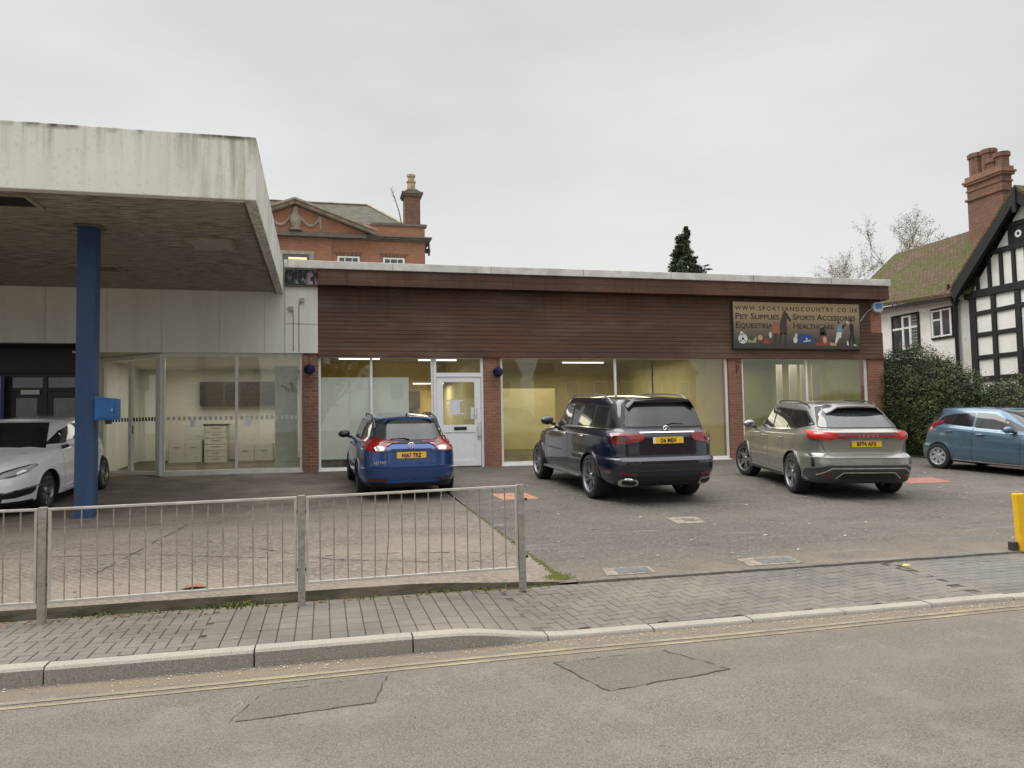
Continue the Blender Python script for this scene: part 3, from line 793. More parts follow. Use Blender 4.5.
# lit ceiling tubes
tubes = [(1.0, 22.2, 3.72, 1.2), (3.45, 25.9, 3.22, 1.1), (3.0, 20.6, 3.55, 1.1), (5.4, 22.0, 3.8, 1.2), (8.4, 24.2, 3.8, 1.5), (9.0, 20.8, 3.8, 1.2), (6.2, 20.5, 3.85, 1.2), (12.7, 21.6, 3.8, 1.4)]
desc = ['above the white screen panels', 'low on the yellow back wall beside the door', 'right above the shop door', 'in the big window, near the purple ball', 'deep inside, above the large black car', 'near the front glass, above the large black car', 'near the front, left of the tall window bar', 'behind the window under the shop sign']
for i, (x, y, z, l) in enumerate(tubes):
    f = empty('ceiling_light', (x, y, z))
    tag(f, 'lit fluorescent tube ' + desc[i], 'ceiling light', 'fluorescent tubes inside the shop')
    MB().box(x-l/2, y-.05, z+.02, x+l/2, y+.05, z+.07).build('fitting', MAT['white_frame'], f)
    MB().tube([(x-l/2+.03, y, z), (x+l/2-.03, y, z)], .022, 10).build('tube', MAT['tube'], f)
    if z < 3.9: MB().tube([(x, y, z+.07), (x, y, 4.0)], .006, 6).build('rod', MAT['white_frame'], f)
# room lights: soft area lamps right under the lit tubes
for (x, y, z, e, sx_, sy_) in ((1.6, 23, 3.6, 60, 3, 2), (3.3, 25.6, 3.15, 30, 1.2, 1), (7.6, 23.4, 3.7, 150, 5, 4), (13.1, 21.9, 3.7, 55, 3, 3)):
    al = bpy.data.lights.new('room_fill', 'AREA'); al.energy = e; al.shape = 'RECTANGLE'; al.size = sx_; al.size_y = sy_; al.color = (1, .91, .68)
    ao = bpy.data.objects.new('room_fill', al); col.objects.link(ao); ao.location = (x, y, z)
# dark desk seen through the door, pale strip blinds at the far right window
dk = MB(); dk.box(2.8, 22.6, .745, 3.7, 23.2, 1.75); dk.box(2.7, 22.5, 1.75, 3.8, 23.3, 1.80); dk.box(2.95, 22.7, 1.8, 3.25, 22.9, 2.2)
tag(dk.build('reception_desk', MAT['carpet_dark'], None, origin=(3.2, 22.9, .745), bevel=.01), 'dark counter with equipment on it seen through the shop door glass', 'counter')
cb = MB(); cb.box(2.85, 26.6, 2.4, 3.25, 26.95, 3.0); cb.box(2.95, 26.6, 1.9, 3.2, 26.95, 2.35)
tag(cb.build('wall_cupboard', MAT['carpet_dark'], None, origin=(3.05, 26.8, 1.9), bevel=.01), 'dark cupboard on the yellow wall seen through the upper door glass', 'cupboard')
b = MB()
for i, xx in enumerate((13.7, 14.15, 14.55, 14.95)): b.box(xx, 21.2, .8, xx+(.28 if i % 2 else .2), 21.23, 3.5)
tag(b.build('strip_blind', MAT['pale_wall'], None, origin=(14.4, 21.2, .8)), 'pale vertical strip blind hanging in the last shop window on the right', 'blind')

# ------------------------------------------------------------------ glazed showroom beside it, with the off-white wall over the glass
sr = tag(empty('showroom', (-3, 19, .75)), 'glazed showroom with a blank off-white wall band above its windows, beside the brown shop', 'showroom building')
b = MB(); b.box(-.88, 18.93, 3.56, -.125, 19.1, 5.17); b.box(-5.36, 18.935, 3.56, -.884, 19.1, 5.5); b.box(-14, 18.94, 3.76, -5.364, 19.1, 5.5)
wb = b.build('wall', MAT['white_panel'], sr)
b = MB()
for xx in (-9.6, -8.4, -7.2, -6.0, -4.75, -3.6, -2.35, -1.35): b.box(xx, 18.930, 3.78 if xx < -5.4 else 3.57, xx+.004, 18.9345, 5.15)
b.box(-.88, 18.922, 4.26, -.13, 18.929, 4.268); b.box(-.884, 18.92, 3.57, -.878, 18.93, 5.16)
b.build('panel_joint', MAT['stone'], sr)
MB().box(-.88, 18.85, 5.155, -.12, 19.0, 5.19).build('ledge', MAT['stone_dark'], sr)
# torn poster strip under the roof edge
def m_poster():
    t = NT('torn_printed_strip'); P = t.pos()
    a = t.n('TexVoronoi', out=1, Vector=t.scaled((1, 1, .45), P), Scale=16.)
    s = t.rng(t.xyz(a)[0], .55, .6)
    c = t.mix(t.rng(t.noise(6, 6, .75, co=t.scaled((1.5, 1, .7), P)), .52, .58), (.02, .025, .03), (.25, .30, .30))
    k = t.math('MULTIPLY', s, t.rng(t.xyz(P)[0], -.42, -.3))
    c = t.mix(k, c, (.55, .42, .46))
    return t.bsdf(Base_Color=c, Roughness=.5)
ps = tag(MB().box(-.87, 18.83, 5.2, -.13, 18.85, 5.535).build('printed_strip', m_poster(), None, origin=(-.5, 18.84, 5.2)), 'torn dark printed strip with pale streaks tucked under the white roof edge', 'printed strip')
b = MB(); b.box(-3.62, 19.0, 3.53, -.48, 19.12, 3.558); b.build('head_rail', MAT['cream_frame'], sr)
fr = window(sr, -3.60, -.49, .76, 3.53, 19.05, (-1.98,), fm='cream_frame', gm='glass_green', fw=.06, d=.09)
def dots(parent, a, c, z, n, nrm):
    b = MB(); a = Vector(a); c = Vector(c); t = (c-a).normalized(); o = Vector(nrm)*.007
    for i in range(n):
        p = a + (c-a)*((i+.5)/n) + o
        b.quad(*[p + t*dx + Vector((0, 0, dz)) for dx, dz in ((-.035,-.045),(.035,-.045),(.035,.045),(-.035,.045))])
    return b
MAT['dots'] = simple('frosted_film', (.50, .50, .44), .6, var=.06)
dots(None, (-3.52, 19.046, 2.04), (-.56, 19.046, 2.04), 0, 26, (0, -1, 0)).build('safety_squares', MAT['dots'], fr)
# angled bay with the sliding door
A = Vector((-3.63, 19.04, 0)); B = Vector((-5.16, 20.42, 0)); T = (B-A).normalized(); N = Vector((T.y, -T.x, 0))
if N.y > 0: N = -N
L_ = (B-A).length
def bay(s0, s1, z0, z1, d=.045): 
    m_ = MB(); c_ = A + T*((s0+s1)/2) + Vector((0, 0, (z0+z1)/2)); m_.obox(c_, T*((s1-s0)/2), N*d, Vector((0, 0, (z1-z0)/2))); return m_
def merge(*ms):
    r = MB()
    for m_ in ms: r.add(m_.v, m_.f)
    return r
bf = merge(bay(-.05, .05, .74, 3.53, .06), bay(L_-.05, L_+.03, .74, 3.55), bay(.05, L_-.05, 3.45, 3.55), bay(.05, L_-.05, .76, .84), bay(L_*.5-.05, L_*.5, .84, 3.42), bay(L_*.5+.03, L_*.5+.08, .84, 3.42, .03), bay(.1, .14, .84, 3.42, .03)).build('sliding_door', MAT['cream_frame'], sr, bevel=.004)
for s0, s1 in ((.05, L_*.5-.05), (L_*.5, L_-.05)):
    p = bay(s0-.01, s1+.01, .83, 3.43, .004).build('pane', MAT['glass_green'], bf)
c0 = A + T*.12 + Vector((0, 0, 2.04)); c1 = A + T*(L_-.1) + Vector((0, 0, 2.04))
dots(None, c0, c1, 0, 17, N*1.0).build('safety_squares', MAT['black'], bf)
MB().tube([A+T*(L_*.5-.12)+N*.05+Vector((0,0,1.9)), A+T*(L_*.5-.12)+N*.05+Vector((0,0,1.7))], .012).build('handle', MAT['blackish'], bf)
# broken rubble plinth
b = MB(); rnd = random.Random(9); x = -3.55
b.box(-3.6, 19.12, .35, -.49, 19.3, .74)
pl = b.build('plinth', MAT['blackish'], sr)
b = MB()
while x < -.5:
    wd = rnd.uniform(.08, .28); hh = rnd.uniform(.05, .16)
    if rnd.random() < .72:
        c = Vector((x+wd/2, 19.0+rnd.uniform(0, .08), .60+rnd.uniform(-.02, .05))); a = rnd.uniform(-.25, .25)
        b.obox(c, Vector((math.cos(a), 0, math.sin(a)))*wd/2, Vector((0, rnd.uniform(.05, .1), 0)), Vector((-math.sin(a), 0, math.cos(a)))*hh/2)
    x += wd*.95
b.build('rubble', MAT['dirt'], pl, bevel=.015)
b = MB(); b.box(-5.4, 18.9, .4, -3.6, 20.5, .72); b.build('step', MAT['edge'], sr, bevel=.02)
b = MB(); b.box(-5.5, 19.3, .66, -.34, 24.4, .75); b.build('floor', MAT['vinyl'], sr)
b = MB(); b.box(-5.5, 19.12, 3.56, -.34, 24.4, 3.6); b.build('ceiling', MAT['pale_wall'], sr)
MB().box(-5.5, 24.3, .75, -.34, 24.4, 3.6).build('interior_wall', MAT['pale_wall'], sr)
MB().box(-5.6, 20.45, .45, -5.2, 24.4, 3.72).build('interior_wall', MAT['pale_wall'], sr)
MB().box(-.50, 19.33, .6, -.36, 24.4, 3.6).build('interior_wall', MAT['pale_wall'], sr)
b = MB(); b.box(-14, 19.1, 5.3, -.13, 30, 5.52); b.build('roof', MAT['blackish'], sr)
# things inside
MAT['cupboard_white'] = simple('white_laminate', (.50, .49, .43), .45, var=.08)
MAT['cupboard_dark'] = simple('grey_glass_cupboard', (.055, .053, .045), .25, var=.15)
b = MB(); b.box(-3.52, 24.0, 2.48, -2.47, 24.3, 3.19); b.box(-2.45, 24.0, 2.48, -1.38, 24.3, 3.19)
tag(b.build('wall_cabinet', MAT['cupboard_dark'], None, origin=(-2.4, 24.2, 2.48), bevel=.01), 'wide dark grey cabinet high on the back wall of the showroom', 'cabinet')
du = empty('drawer_unit', (-3.0, 23.6, .75)); tag(du, 'narrow white drawer unit with six drawers inside the showroom', 'drawer unit')
MB().box(-3.3, 23.35, .76, -2.68, 23.9, 1.9).build('carcass', MAT['cupboard_white'], du)
MB().box(-3.33, 23.32, 1.9, -2.65, 23.92, 1.945).build('worktop', MAT['cupboard_dark'], du)
for k in range(6):
    z = .84+k*.176
    dd = MB().box(-3.28, 23.33, z, -2.70, 23.35, z+.16).build('drawer', MAT['cupboard_white'], du, bevel=.003)
    MB().box(-3.1, 23.315, z+.11, -2.88, 23.33, z+.125).build('handle', MAT['steel'], dd)
for (xa, xb, zt, lab) in ((-2.45, -1.42, 1.36, 'low white kitchen base unit on the right of the drawer unit'), (-4.25, -3.36, 1.5, 'white base unit against the back wall left of the drawer unit')):
    u = empty('base_unit', ((xa+xb)/2, 23.6, .75)); tag(u, lab, 'base unit', 'white base units in the showroom')
    MB().box(xa, 23.4, .84, xb, 23.95, zt).build('carcass', MAT['cupboard_white'], u)
    MB().box(xa+.04, 23.45, .755, xb-.04, 23.95, .84).build('toe_board', MAT['black'], u)
    for j in range(2):
        a0 = xa+.02+(xb-xa)*j/2; a1 = xa-.02+(xb-xa)*(j+1)/2
        dd = MB().box(a0, 23.38, .87, a1, 23.4, zt-.03).build('cupboard_door', MAT['cupboard_white'], u, bevel=.003)
        MB().box((a0+a1)/2-.08, 23.36, zt-.2, (a0+a1)/2+.08, 23.38, zt-.18).build('handle', MAT['steel'], dd)
b = MB(); b.box(-1.15, 19.6, .8, -.62, 19.63, 3.3)
tag(b.build('hanging_drape', simple('pale_drape', (.46, .49, .43), .6), None, origin=(-.9, 19.6, .8)), 'pale green hanging sheet behind the glass beside the dark brick pier', 'drape')
for x, z, w_, h_, lab in ((-2.94, 1.93, .12, .17, 'small white sticker on the wide showroom pane left of the bar'), (-1.72, 1.95, .14, .2, 'small white sticker on the showroom pane right of the bar, under the square dots')):
    tag(MB().box(x-w_/2, 19.032, z-h_/2, x+w_/2, 19.036, z+h_/2).build('window_sticker', MAT['paper'], None, origin=(x, 19.034, z-h_/2)), lab, 'sticker')
al = bpy.data.lights.new('room_fill', 'AREA'); al.energy = 58; al.size = 3; al.color = (1, .95, .86)  # unseen area light added to brighten the showroom, no fitting modelled
ao = bpy.data.objects.new('room_fill', al); col.objects.link(ao); ao.location = (-2.6, 21.8, 3.5)

# ------------------------------------------------------------------ dark shopfront at the far left
ds = tag(empty('dark_shopfront', (-8, 20.4, .8)), 'dark grey shopfront with double doors under a deep black fascia, behind the white hatchback', 'shopfront')
MB().box(-14, 20.3, 3.18, -5.62, 20.6, 3.8).build('fascia', MAT['black'], ds)
MB().box(-14, 19.12, 3.765, -5.4, 20.3, 3.8).build('soffit', MAT['blackish'], ds)
MAT['grey_glass'] = darkglass('frosted_door_glass', (.075, .085, .075), .25)
b = MB()
xs_ = [-14, -12.8, -11.6, -10.4, -9.2, -8.3, -7.25, -6.45, -5.62]
for x in xs_: b.box(x-.045, 20.42, .8, x+.045, 20.54, 3.18)
for z in (.85, 2.80, 3.14): b.box(-14, 20.425, z-.045, -5.62, 20.535, z+.045)
sf = b.build('door_frame', MAT['blackish'], ds, bevel=.004)
for xa, xb in zip(xs_, xs_[1:]):
    MB().box(xa+.045, 20.47, 2.845, xb-.045, 20.48, 3.095).build('transom_pane', MAT['house_glass'], sf)
    dd = merge(MB().box(xa+.05, 20.44, .9, xa+.17, 20.5, 2.75), MB().box(xb-.17, 20.44, .9, xb-.05, 20.5, 2.75), MB().box(xa+.17, 20.441, 2.6, xb-.17, 20.5, 2.75), MB().box(xa+.17, 20.441, .9, xb-.17, 20.5, 1.1)).build('door', MAT['blackish'], ds, bevel=.004)
    MB().box(xa+.17, 20.465, 1.1, xb-.17, 20.475, 2.6).build('pane', MAT['grey_glass'], dd)
MB().box(-14, 20.7, .7, -5.6, 20.8, 3.8).build('wall', MAT['black'], ds)
sg = tag(MB().box(-6.95, 20.36, 2.68, -6.55, 20.40, 2.79).build('door_sign', MAT['plate_white'], None, origin=(-6.75, 20.38, 2.68), bevel=.008), 'small pale oval sign over the dark doors behind the white hatchback', 'sign')
bs = tag(MB().box(-8.15, 20.22, 1.4, -7.24, 20.26, 3.12).build('blue_sign_board', simple('royal_blue_board', (.012, .02, .19), .4), None, origin=(-7.7, 20.24, 1.4), bevel=.004), 'tall royal blue notice board at the left edge beside the dark doors', 'notice board')
MB().box(-7.34, 20.214, 1.42, -7.32, 20.22, 3.1).build('border_line', MAT['plate_white'], bs)
b = MB()
for z in (2.95, 2.6, 2.25, 1.9): b.box(-8.0, 20.215, z-.03, -7.44, 20.22, z+.03)
b.build('text_line', MAT['plate_white'], bs)

# ------------------------------------------------------------------ canopy on its blue column
cn = tag(empty('canopy', (-3.55, 13.3, .44)), 'large flat concrete canopy with weathered white edges carried on a blue column', 'canopy')
XR, YF, ZB = -.91, 11.19, 4.98
b = MB()
zt = lambda y: 5.87 + (5.66-5.87)*(y-YF)/(19-YF)
def fascia(pa, pb, th):   # vertical edge band from pa to pb (plan points), th thickness inwards
    (xa, ya), (xb, yb) = pa, pb; t = Vector((xb-xa, yb-ya, 0)).normalized(); n = Vector((-t.y, t.x, 0))*th
    b.add([(xa, ya, ZB-.02), (xb, yb, ZB-.02), (xb+n.x, yb+n.y, ZB-.02), (xa+n.x, ya+n.y, ZB-.02),
           (xa, ya, zt(ya)), (xb, yb, zt(yb)), (xb+n.x, yb+n.y, zt(yb)), (xa+n.x, ya+n.y, zt(ya))],
          [(0,3,2,1),(4,5,6,7),(0,1,5,4),(1,2,6,5),(2,3,7,6),(3,0,4,7)])
th_ = .16
v_ = []
for x_, y_, xi, yi in ((-20, YF, -20, YF+th_), (XR, YF, XR-th_, YF+th_), (XR, 18.92, XR-th_, 18.92)):
    v_ += [(x_, y_, ZB-.02), (x_, y_, zt(y_)), (xi, yi, zt(yi)), (xi, yi, ZB-.02)]
b.add(v_, [(0,1,2,3), (11,10,9,8)] + [(4*k+i, 4*k+4+i, 4*k+4+(i+1)%4, 4*k+(i+1)%4) for k in (0, 1) for i in range(4)])
b.build('edge_band', MAT['fascia_render'], cn, bevel=.012)
b = MB(); b.box(-20, YF+.16, ZB+.03, XR-.16, 18.9, 5.5); b.build('roof_slab', MAT['soffit'], cn)
b = MB(); b.box(XR-.20, YF+.16, ZB-.012, XR-.16, 18.9, ZB+.03); b.box(-20, YF+.16, ZB-.012, XR-.16, YF+.2, ZB+.03); b.build('drip_edge', MAT['stone_dark'], cn)
b = MB(); b.box(-3.73, 13.12, .3, -3.455, 13.38, ZB+.03); b.build('column', MAT['blue_pillar'], cn, bevel=.012)
b = MB(); b.box(-3.77, 13.08, .36, -3.41, 13.42, .432); b.build('column_base', MAT['edge'], cn, bevel=.01)
b = MB(); b.box(-3.78, 13.07, ZB-.005, -3.40, 13.43, ZB+.02); b.build('column_head', MAT['stone_dark'], cn)
def recess(x0, x1, y0, y1, lab):
    e = empty('canopy_light', ((x0+x1)/2, (y0+y1)/2, ZB)); tag(e, lab, 'recessed light', 'light fittings in the canopy underside')
    m_ = MB(); z = ZB+.03; f = .06
    m_.box(x0, y0, z-.035, x1, y0+f, z-.002); m_.box(x0, y1-f, z-.035, x1, y1, z-.002); m_.box(x0, y0+f, z-.035, x0+f, y1-f, z-.002); m_.box(x1-f, y0+f, z-.035, x1, y1-f, z-.002)
    m_.build('rim', MAT['stone'], e, bevel=.006)
    return e, z
for (x0, x1, y0, y1, k, lab) in ((-5.2, -3.92, 11.6, 12.3, 0, 'large dark recessed light fitting near the front left of the canopy underside'),
                             (-2.28, -1.5, 13.7, 14.6, 1, 'pale flat light cover in the canopy underside, nearest the right edge'),
                             (-4.75, -3.9, 16.25, 16.95, 2, 'recessed light fitting behind the blue column in the canopy underside')):
    e, z = recess(x0, x1, y0, y1, lab)
    MB().box(x0+.06, y0+.06, z-(.02 if k == 1 else .006), x1-.06, y1-.06, z-.002).build('lens', [MAT['black'], MAT['steel'], MAT['stone_dark']][k], e)
# meter box on the column
mb_ = empty('meter_box', (-3.3, 13.3, 1.93)); tag(mb_, 'bright blue metal box fixed to the right side of the blue column', 'meter box')
MB().box(-3.43, 13.02, 1.93, -3.12, 13.30, 2.25).prism([(-3.43, 13.02, 2.252), (-3.12, 13.02, 2.252), (-3.12, 13.02, 2.262), (-3.43, 13.02, 2.30)], (0, .28, 0)).build('case', MAT['blue_box'], mb_, bevel=.008)
bd_ = MB().box(-3.40, 13.005, 1.96, -3.15, 13.02, 2.22).build('door', MAT['blue_box'], mb_, bevel=.004)
MB().box(-3.185, 12.997, 2.07, -3.165, 13.005, 2.11).build('lock', MAT['steel'], bd_, bevel=.002)
MB().box(-3.3, 13.1, 1.87, -3.22, 13.2, 1.93).build('cable_gland', MAT['blackish'], mb_)

# wall boxes with their cables
def wallbox(x, z, lab, cable):
    e = empty('junction_box', (x, 18.9, z)); tag(e, lab, 'junction box', 'boxes on the white wall')
    MB().box(x-.055, 18.86, z-.05, x+.055, 18.93, z+.05).build('box', MAT['steel'], e, bevel=.006)
    MB().tube(cable, .008, 6).build('cable', MAT['stone_dark'], e)
wallbox(-.74, 4.62, 'small grey box on the white wall, the lower of two, near the canopy end', [(-.7, 18.922, 4.62), (-.69, 18.922, 4.4), (-.69, 18.922, 3.6)])
wallbox(-.49, 4.83, 'small grey box on the white wall, the upper of two, nearer the brown boards', [(-.52, 18.922, 4.8), (-.56, 18.922, 4.7), (-.56, 18.922, 3.6)])

# purple topiary balls on brackets
for x, z, lab in ((-.32, 3.16, 'dark purple plant ball on the dark brick pier beside the white wall'), (4.26, 3.09, 'dark purple plant ball on the brick pier right of the white door')):
    e = empty('plant_ball', (x, 18.8, z-.13)); tag(e, lab, 'plant ball', 'purple plant balls on the piers')
    m_ = MB(); rnd = random.Random(int(x*10)+50)
    m_.ball((x, 18.78, z), .115, n=16, m=10)
    for k in range(500):
        a, c = rnd.uniform(0, 6.283), rnd.uniform(-1, 1); s_ = math.sqrt(1-c*c); nn = Vector((s_*math.cos(a), s_*math.sin(a), c))
        p = Vector((x, 18.78, z)) + nn*.118; u_ = nn.orthogonal().normalized()*.016; v_ = nn.cross(u_.normalized())*.016 + nn*rnd.uniform(.005, .02)
        m_.quad(p-u_, p+v_*.4-u_*.2+nn*.01, p+u_, p-v_)
    m_.build('foliage', MAT['purple'], e)
    MB().tube([(x, 18.97, z+.33), (x, 18.78, z+.33), (x, 18.78, z+.1)], .008, 6).build('bracket', MAT['black'], e)
# bare bracket
e = MB(); x = 11.02
e.tube([(x, 18.965, 3.42), (x, 18.965, 3.05)], .012, 6); e.tube([(x, 18.96, 3.38), (x, 18.72, 3.36), (x, 18.69, 3.31)], .01, 6); e.tube([(x, 18.96, 3.12), (x, 18.88, 3.2), (x, 18.80, 3.35)], .009, 6)
tag(e.build('hanging_bracket', MAT['black'], None, origin=(x, 18.95, 3.05), smooth=True), 'empty black iron bracket on the brick pier below the shop sign', 'bracket')
# alarm box
e = empty('alarm_box', (15.58, 18.9, 4.83)); tag(e, 'white and blue burglar alarm box high at the right end of the brown boards', 'alarm box')
pr = [(15.40, 5.08), (15.38, 4.96), (15.43, 4.86), (15.5, 4.825), (15.62, 4.82), (15.70, 4.86), (15.745, 4.96), (15.73, 5.08), (15.66, 5.12), (15.46, 5.12)]
MB().prism([(a, 18.84, c) for a, c in pr], (0, .1, 0)).build('cover', simple('alarm_white', (.50, .58, .68), .3), e, bevel=.015)
MB().prism([(a, 18.825, c) for a, c in ((15.46, 5.07), (15.47, 4.93), (15.65, 4.93), (15.67, 5.07))], (0, .014, 0)).build('emblem', simple('alarm_blue', (.05, .22, .50), .3), e)
pts = [Vector((15.36, 18.86, 4.93))]
for i in range(1, 13): t = i/12; pts.append(Vector((15.36-.52*t, 18.90, 4.93-.57*t**1.5-.02)))
MB().tube(pts, .009, 6).build('cable', MAT['white_trim'], e)

# ------------------------------------------------------------------ shop sign
SX0, SX1, SZ0, SZ1, SY = 10.93, 14.93, 3.77, 5.04, 18.90
sign = empty('shop_sign', ((SX0+SX1)/2, SY, SZ0)); tag(sign, 'wide gold and grey shop sign board with lettering, a brown horse and sports goods', 'shop sign')
def m_sign():
    t = NT('printed_sign_panel'); p = t.xyz(t.pos())
    f = t.rng(p[2], SZ0, SZ1)
    rp = t.t.nodes.new('ShaderNodeValToRGB'); t.t.links.new(f, rp.inputs[0]); c = rp.color_ramp
    c.elements[0].position = 0; c.elements[0].color = (.045, .042, .034, 1); c.elements[1].position = 1; c.elements[1].color = (.50, .37, .20, 1)
    for q, v in ((.18, (.065, .056, .044)), (.42, (.17, .125, .085)), (.62, (.29, .21, .13)), (.82, (.43, .32, .18))):
        e_ = c.elements.new(q); e_.color = (*v, 1)
    return t.bsdf(Base_Color=rp.outputs[0], Roughness=.45)
MB().box(SX0, SY-.02, SZ0, SX1, SY+.02, SZ1).build('board', m_sign(), sign)
b = MB(); b.box(SX0-.03, SY-.025, SZ0-.03, SX1+.03, SY+.03, SZ0); b.box(SX0-.03, SY-.025, SZ0, SX0, SY+.03, SZ1+.02); b.box(SX1, SY-.025, SZ0, SX1+.03, SY+.03, SZ1+.02)
b.build('frame', MAT['blackish'], sign)
ink = simple('sign_ink', (.045, .02, .014), .5, var=.05)
inv = wmat(sign).inverted()
def sgt(body, x, z, size, sx=1., small=None, spacing=1., bold=.004, m_=ink):
    return text_mesh('lettering', body, size, m_, sign, inv @ Vector((x, SY-.022, z)), extrude=.001, sx=sx, small=small, spacing=spacing, bold=bold)
sgt('WWW.SPORTSANDCOUNTRY.CO.UK', SX0+.06, 4.81, .17, 1.02, spacing=1.43, bold=.003)
sgt('Pet Supplies', SX0+.05, 4.565, .235, 1.22, small=.78)
sgt('Equestrian', SX0+.05, 4.32, .235, 1.2, small=.78)
sgt('Sports Accessories', SX0+1.84, 4.565, .235, 1.08, small=.78)
sgt('Healthcare', SX0+1.84, 4.32, .235, 1.12, small=.78)
def sp(name, polys, m_, dy=.024):
    b = MB()
    for pl_ in polys: b.prism([(SX0+u, SY-dy, SZ0+v) for u, v in pl_], (0, .003, 0))
    return b.build(name, m_, sign)
def disc(cx, cy, r, ry=None, n=18): return [(cx+r*math.cos(6.283*i/n), cy+(ry or r)*math.sin(6.283*i/n)) for i in range(n)]
horse = simple('horse_brown', (.055, .032, .02), .5); chest = simple('horse_rump', (.30, .12, .055), .5)
inkw = simple('print_white', (.62, .62, .58), .5); inkb = simple('print_blue', (.02, .065, .20), .5); inkr = simple('print_red', (.30, .05, .035), .5)
inkp = simple('print_skin', (.50, .30, .20), .5); inkn = simple('print_black', (.012, .012, .015), .5); inkg = simple('print_green', (.30, .32, .18), .5); inkl = simple('print_lightblue', (.15, .30, .45), .5)
sp('horse_rump_print', [[(1.2, .42), (1.17, .58), (1.22, .68), (1.34, .72), (1.46, .66), (1.5, .5), (1.44, .40), (1.30, .36)]], chest, .0245)
sp('horse_print', [[(1.42, .40), (1.42, .66), (1.47, .82), (1.53, .96), (1.56, 1.02), (1.59, 1.06), (1.62, 1.01), (1.68, .97), (1.74, .86), (1.79, .80), (1.78, .74), (1.72, .76), (1.66, .84), (1.64, .72), (1.66, .5), (1.62, .38)],
    [(1.42, .42), (1.40, .24), (1.41, .10), (1.45, .10), (1.48, .26), (1.50, .42)], [(1.56, .42), (1.57, .24), (1.56, .09), (1.60, .09), (1.63, .26), (1.64, .42)], [(1.26, .42), (1.24, .30), (1.27, .12), (1.32, .12), (1.33, .3), (1.36, .42)]], horse, .026)
sp('ball_print', [disc(.27, .25, .14), disc(.24, .40, .05)], inkw)
sp('ball_patch_print', [disc(.27, .25, .035), disc(.20, .20, .02), disc(.33, .19, .02)], inkn, .027)
sp('boot_print', [[(.40, .14), (.44, .24), (.56, .18), (.66, .30), (.70, .26), (.66, .14)]], inkg)
sp('glove_print', [disc(.80, .28, .075)], inkp)
sp('kit_print', [[(.90, .12), (.94, .30), (.98, .20), (1.04, .30), (1.08, .18), (1.12, .26), (1.12, .12)]], inkr)
sp('bottle_print', [disc(1.12, .36, .04, .09)], inkw)
sp('case_print', [[(2.0, .12), (2.0, .36), (2.08, .40), (2.42, .38), (2.46, .32), (2.46, .12)]], inkb)
sp('case_mark_print', [disc(2.26, .26, .03), [(2.14, .17), (2.38, .20), (2.38, .23), (2.16, .20)]], inkw, .027)
sp('dog_print', [disc(1.9, .23, .07, .09), disc(1.93, .36, .035, .06)], inkw)
sp('riding_hat_print', [disc(2.79, .49, .10, .10), [(2.66, .44), (2.92, .44), (2.88, .34), (2.72, .34)]], inkn)
sp('rider_print', [[(2.70, .14), (2.72, .34), (2.84, .36), (2.94, .24), (3.0, .10), (2.78, .08)], [(2.52, .08), (2.58, .16), (2.72, .16), (2.72, .08)]], inkr, .025)
sp('rider_face_print', [disc(2.84, .24, .06, .1), [(3.0, .08), (3.02, .18), (3.2, .12), (3.22, .07)]], inkp, .027)
sp('player_shirt_print', [[(3.24, .46), (3.28, .66), (3.38, .68), (3.44, .60), (3.42, .46)]], inkl)
sp('player_print', [disc(3.31, .74, .035), [(3.40, .62), (3.54, .72), (3.56, .68), (3.44, .55)]], inkn)
sp('player_legs_print', [[(3.24, .46), (3.40, .46), (3.38, .30), (3.32, .30), (3.22, .14), (3.16, .14), (3.22, .34)]], inkw)
sp('golfer_print', [disc(3.72, .80, .04), [(3.66, .62), (3.70, .72), (3.80, .70), (3.80, .44), (3.84, .12), (3.78, .12), (3.74, .36), (3.66, .14), (3.60, .16), (3.70, .44)]], inkn)
sp('golf_shoe_print', [[(3.56, .10), (3.56, .20), (3.61, .22), (3.62, .08)], [(3.78, .08), (3.80, .14), (3.90, .08)], [(3.56, .74), (3.58, .80), (3.66, .74), (3.64, .70)]], inkw)
# ------------------------------------------------------------------ pedestrian guard rail
def gr_panel(x0, x1, lab):
    pass
rail = tag(empty('guard_rail', (-2.3, 7.41, .128)), 'galvanised pedestrian guard rail with thin upright bars along the back of the pavement', 'guard rail')
YR = 7.35; PX = [-8.74, -6.60, -4.46, -2.32, -.20, 1.88]
ZT = [1.08, 1.08, 1.08, 1.085, 1.105, 1.135]
for i, x in enumerate(PX):
    lean = .012 if i == 5 else 0
    b = MB(); z0 = .118
    b.add([(x-.032, YR-.03, z0), (x+.032, YR-.03, z0), (x+.032, YR+.03, z0), (x-.032, YR+.03, z0),
           (x-.032-lean, YR-.03, ZT[i]+.02), (x+.032-lean, YR-.03, ZT[i]+.02), (x+.032-lean, YR+.03, ZT[i]+.02), (x-.032-lean, YR+.03, ZT[i]+.02)],
          [(0,3,2,1),(4,5,6,7),(0,1,5,4),(1,2,6,5),(2,3,7,6),(3,0,4,7)])
    p = b.build('post', MAT['galv'], rail, bevel=.004)
    c = MB()
    for z in (ZT[i]-.13, .45):
        for s in (-1, 1): c.obox((x+s*.045, YR, z), (.012, 0, 0), (0, .012, 0), (0, 0, .012))
    c.build('bolt', MAT['blackish'], p)
rnd = random.Random(4)
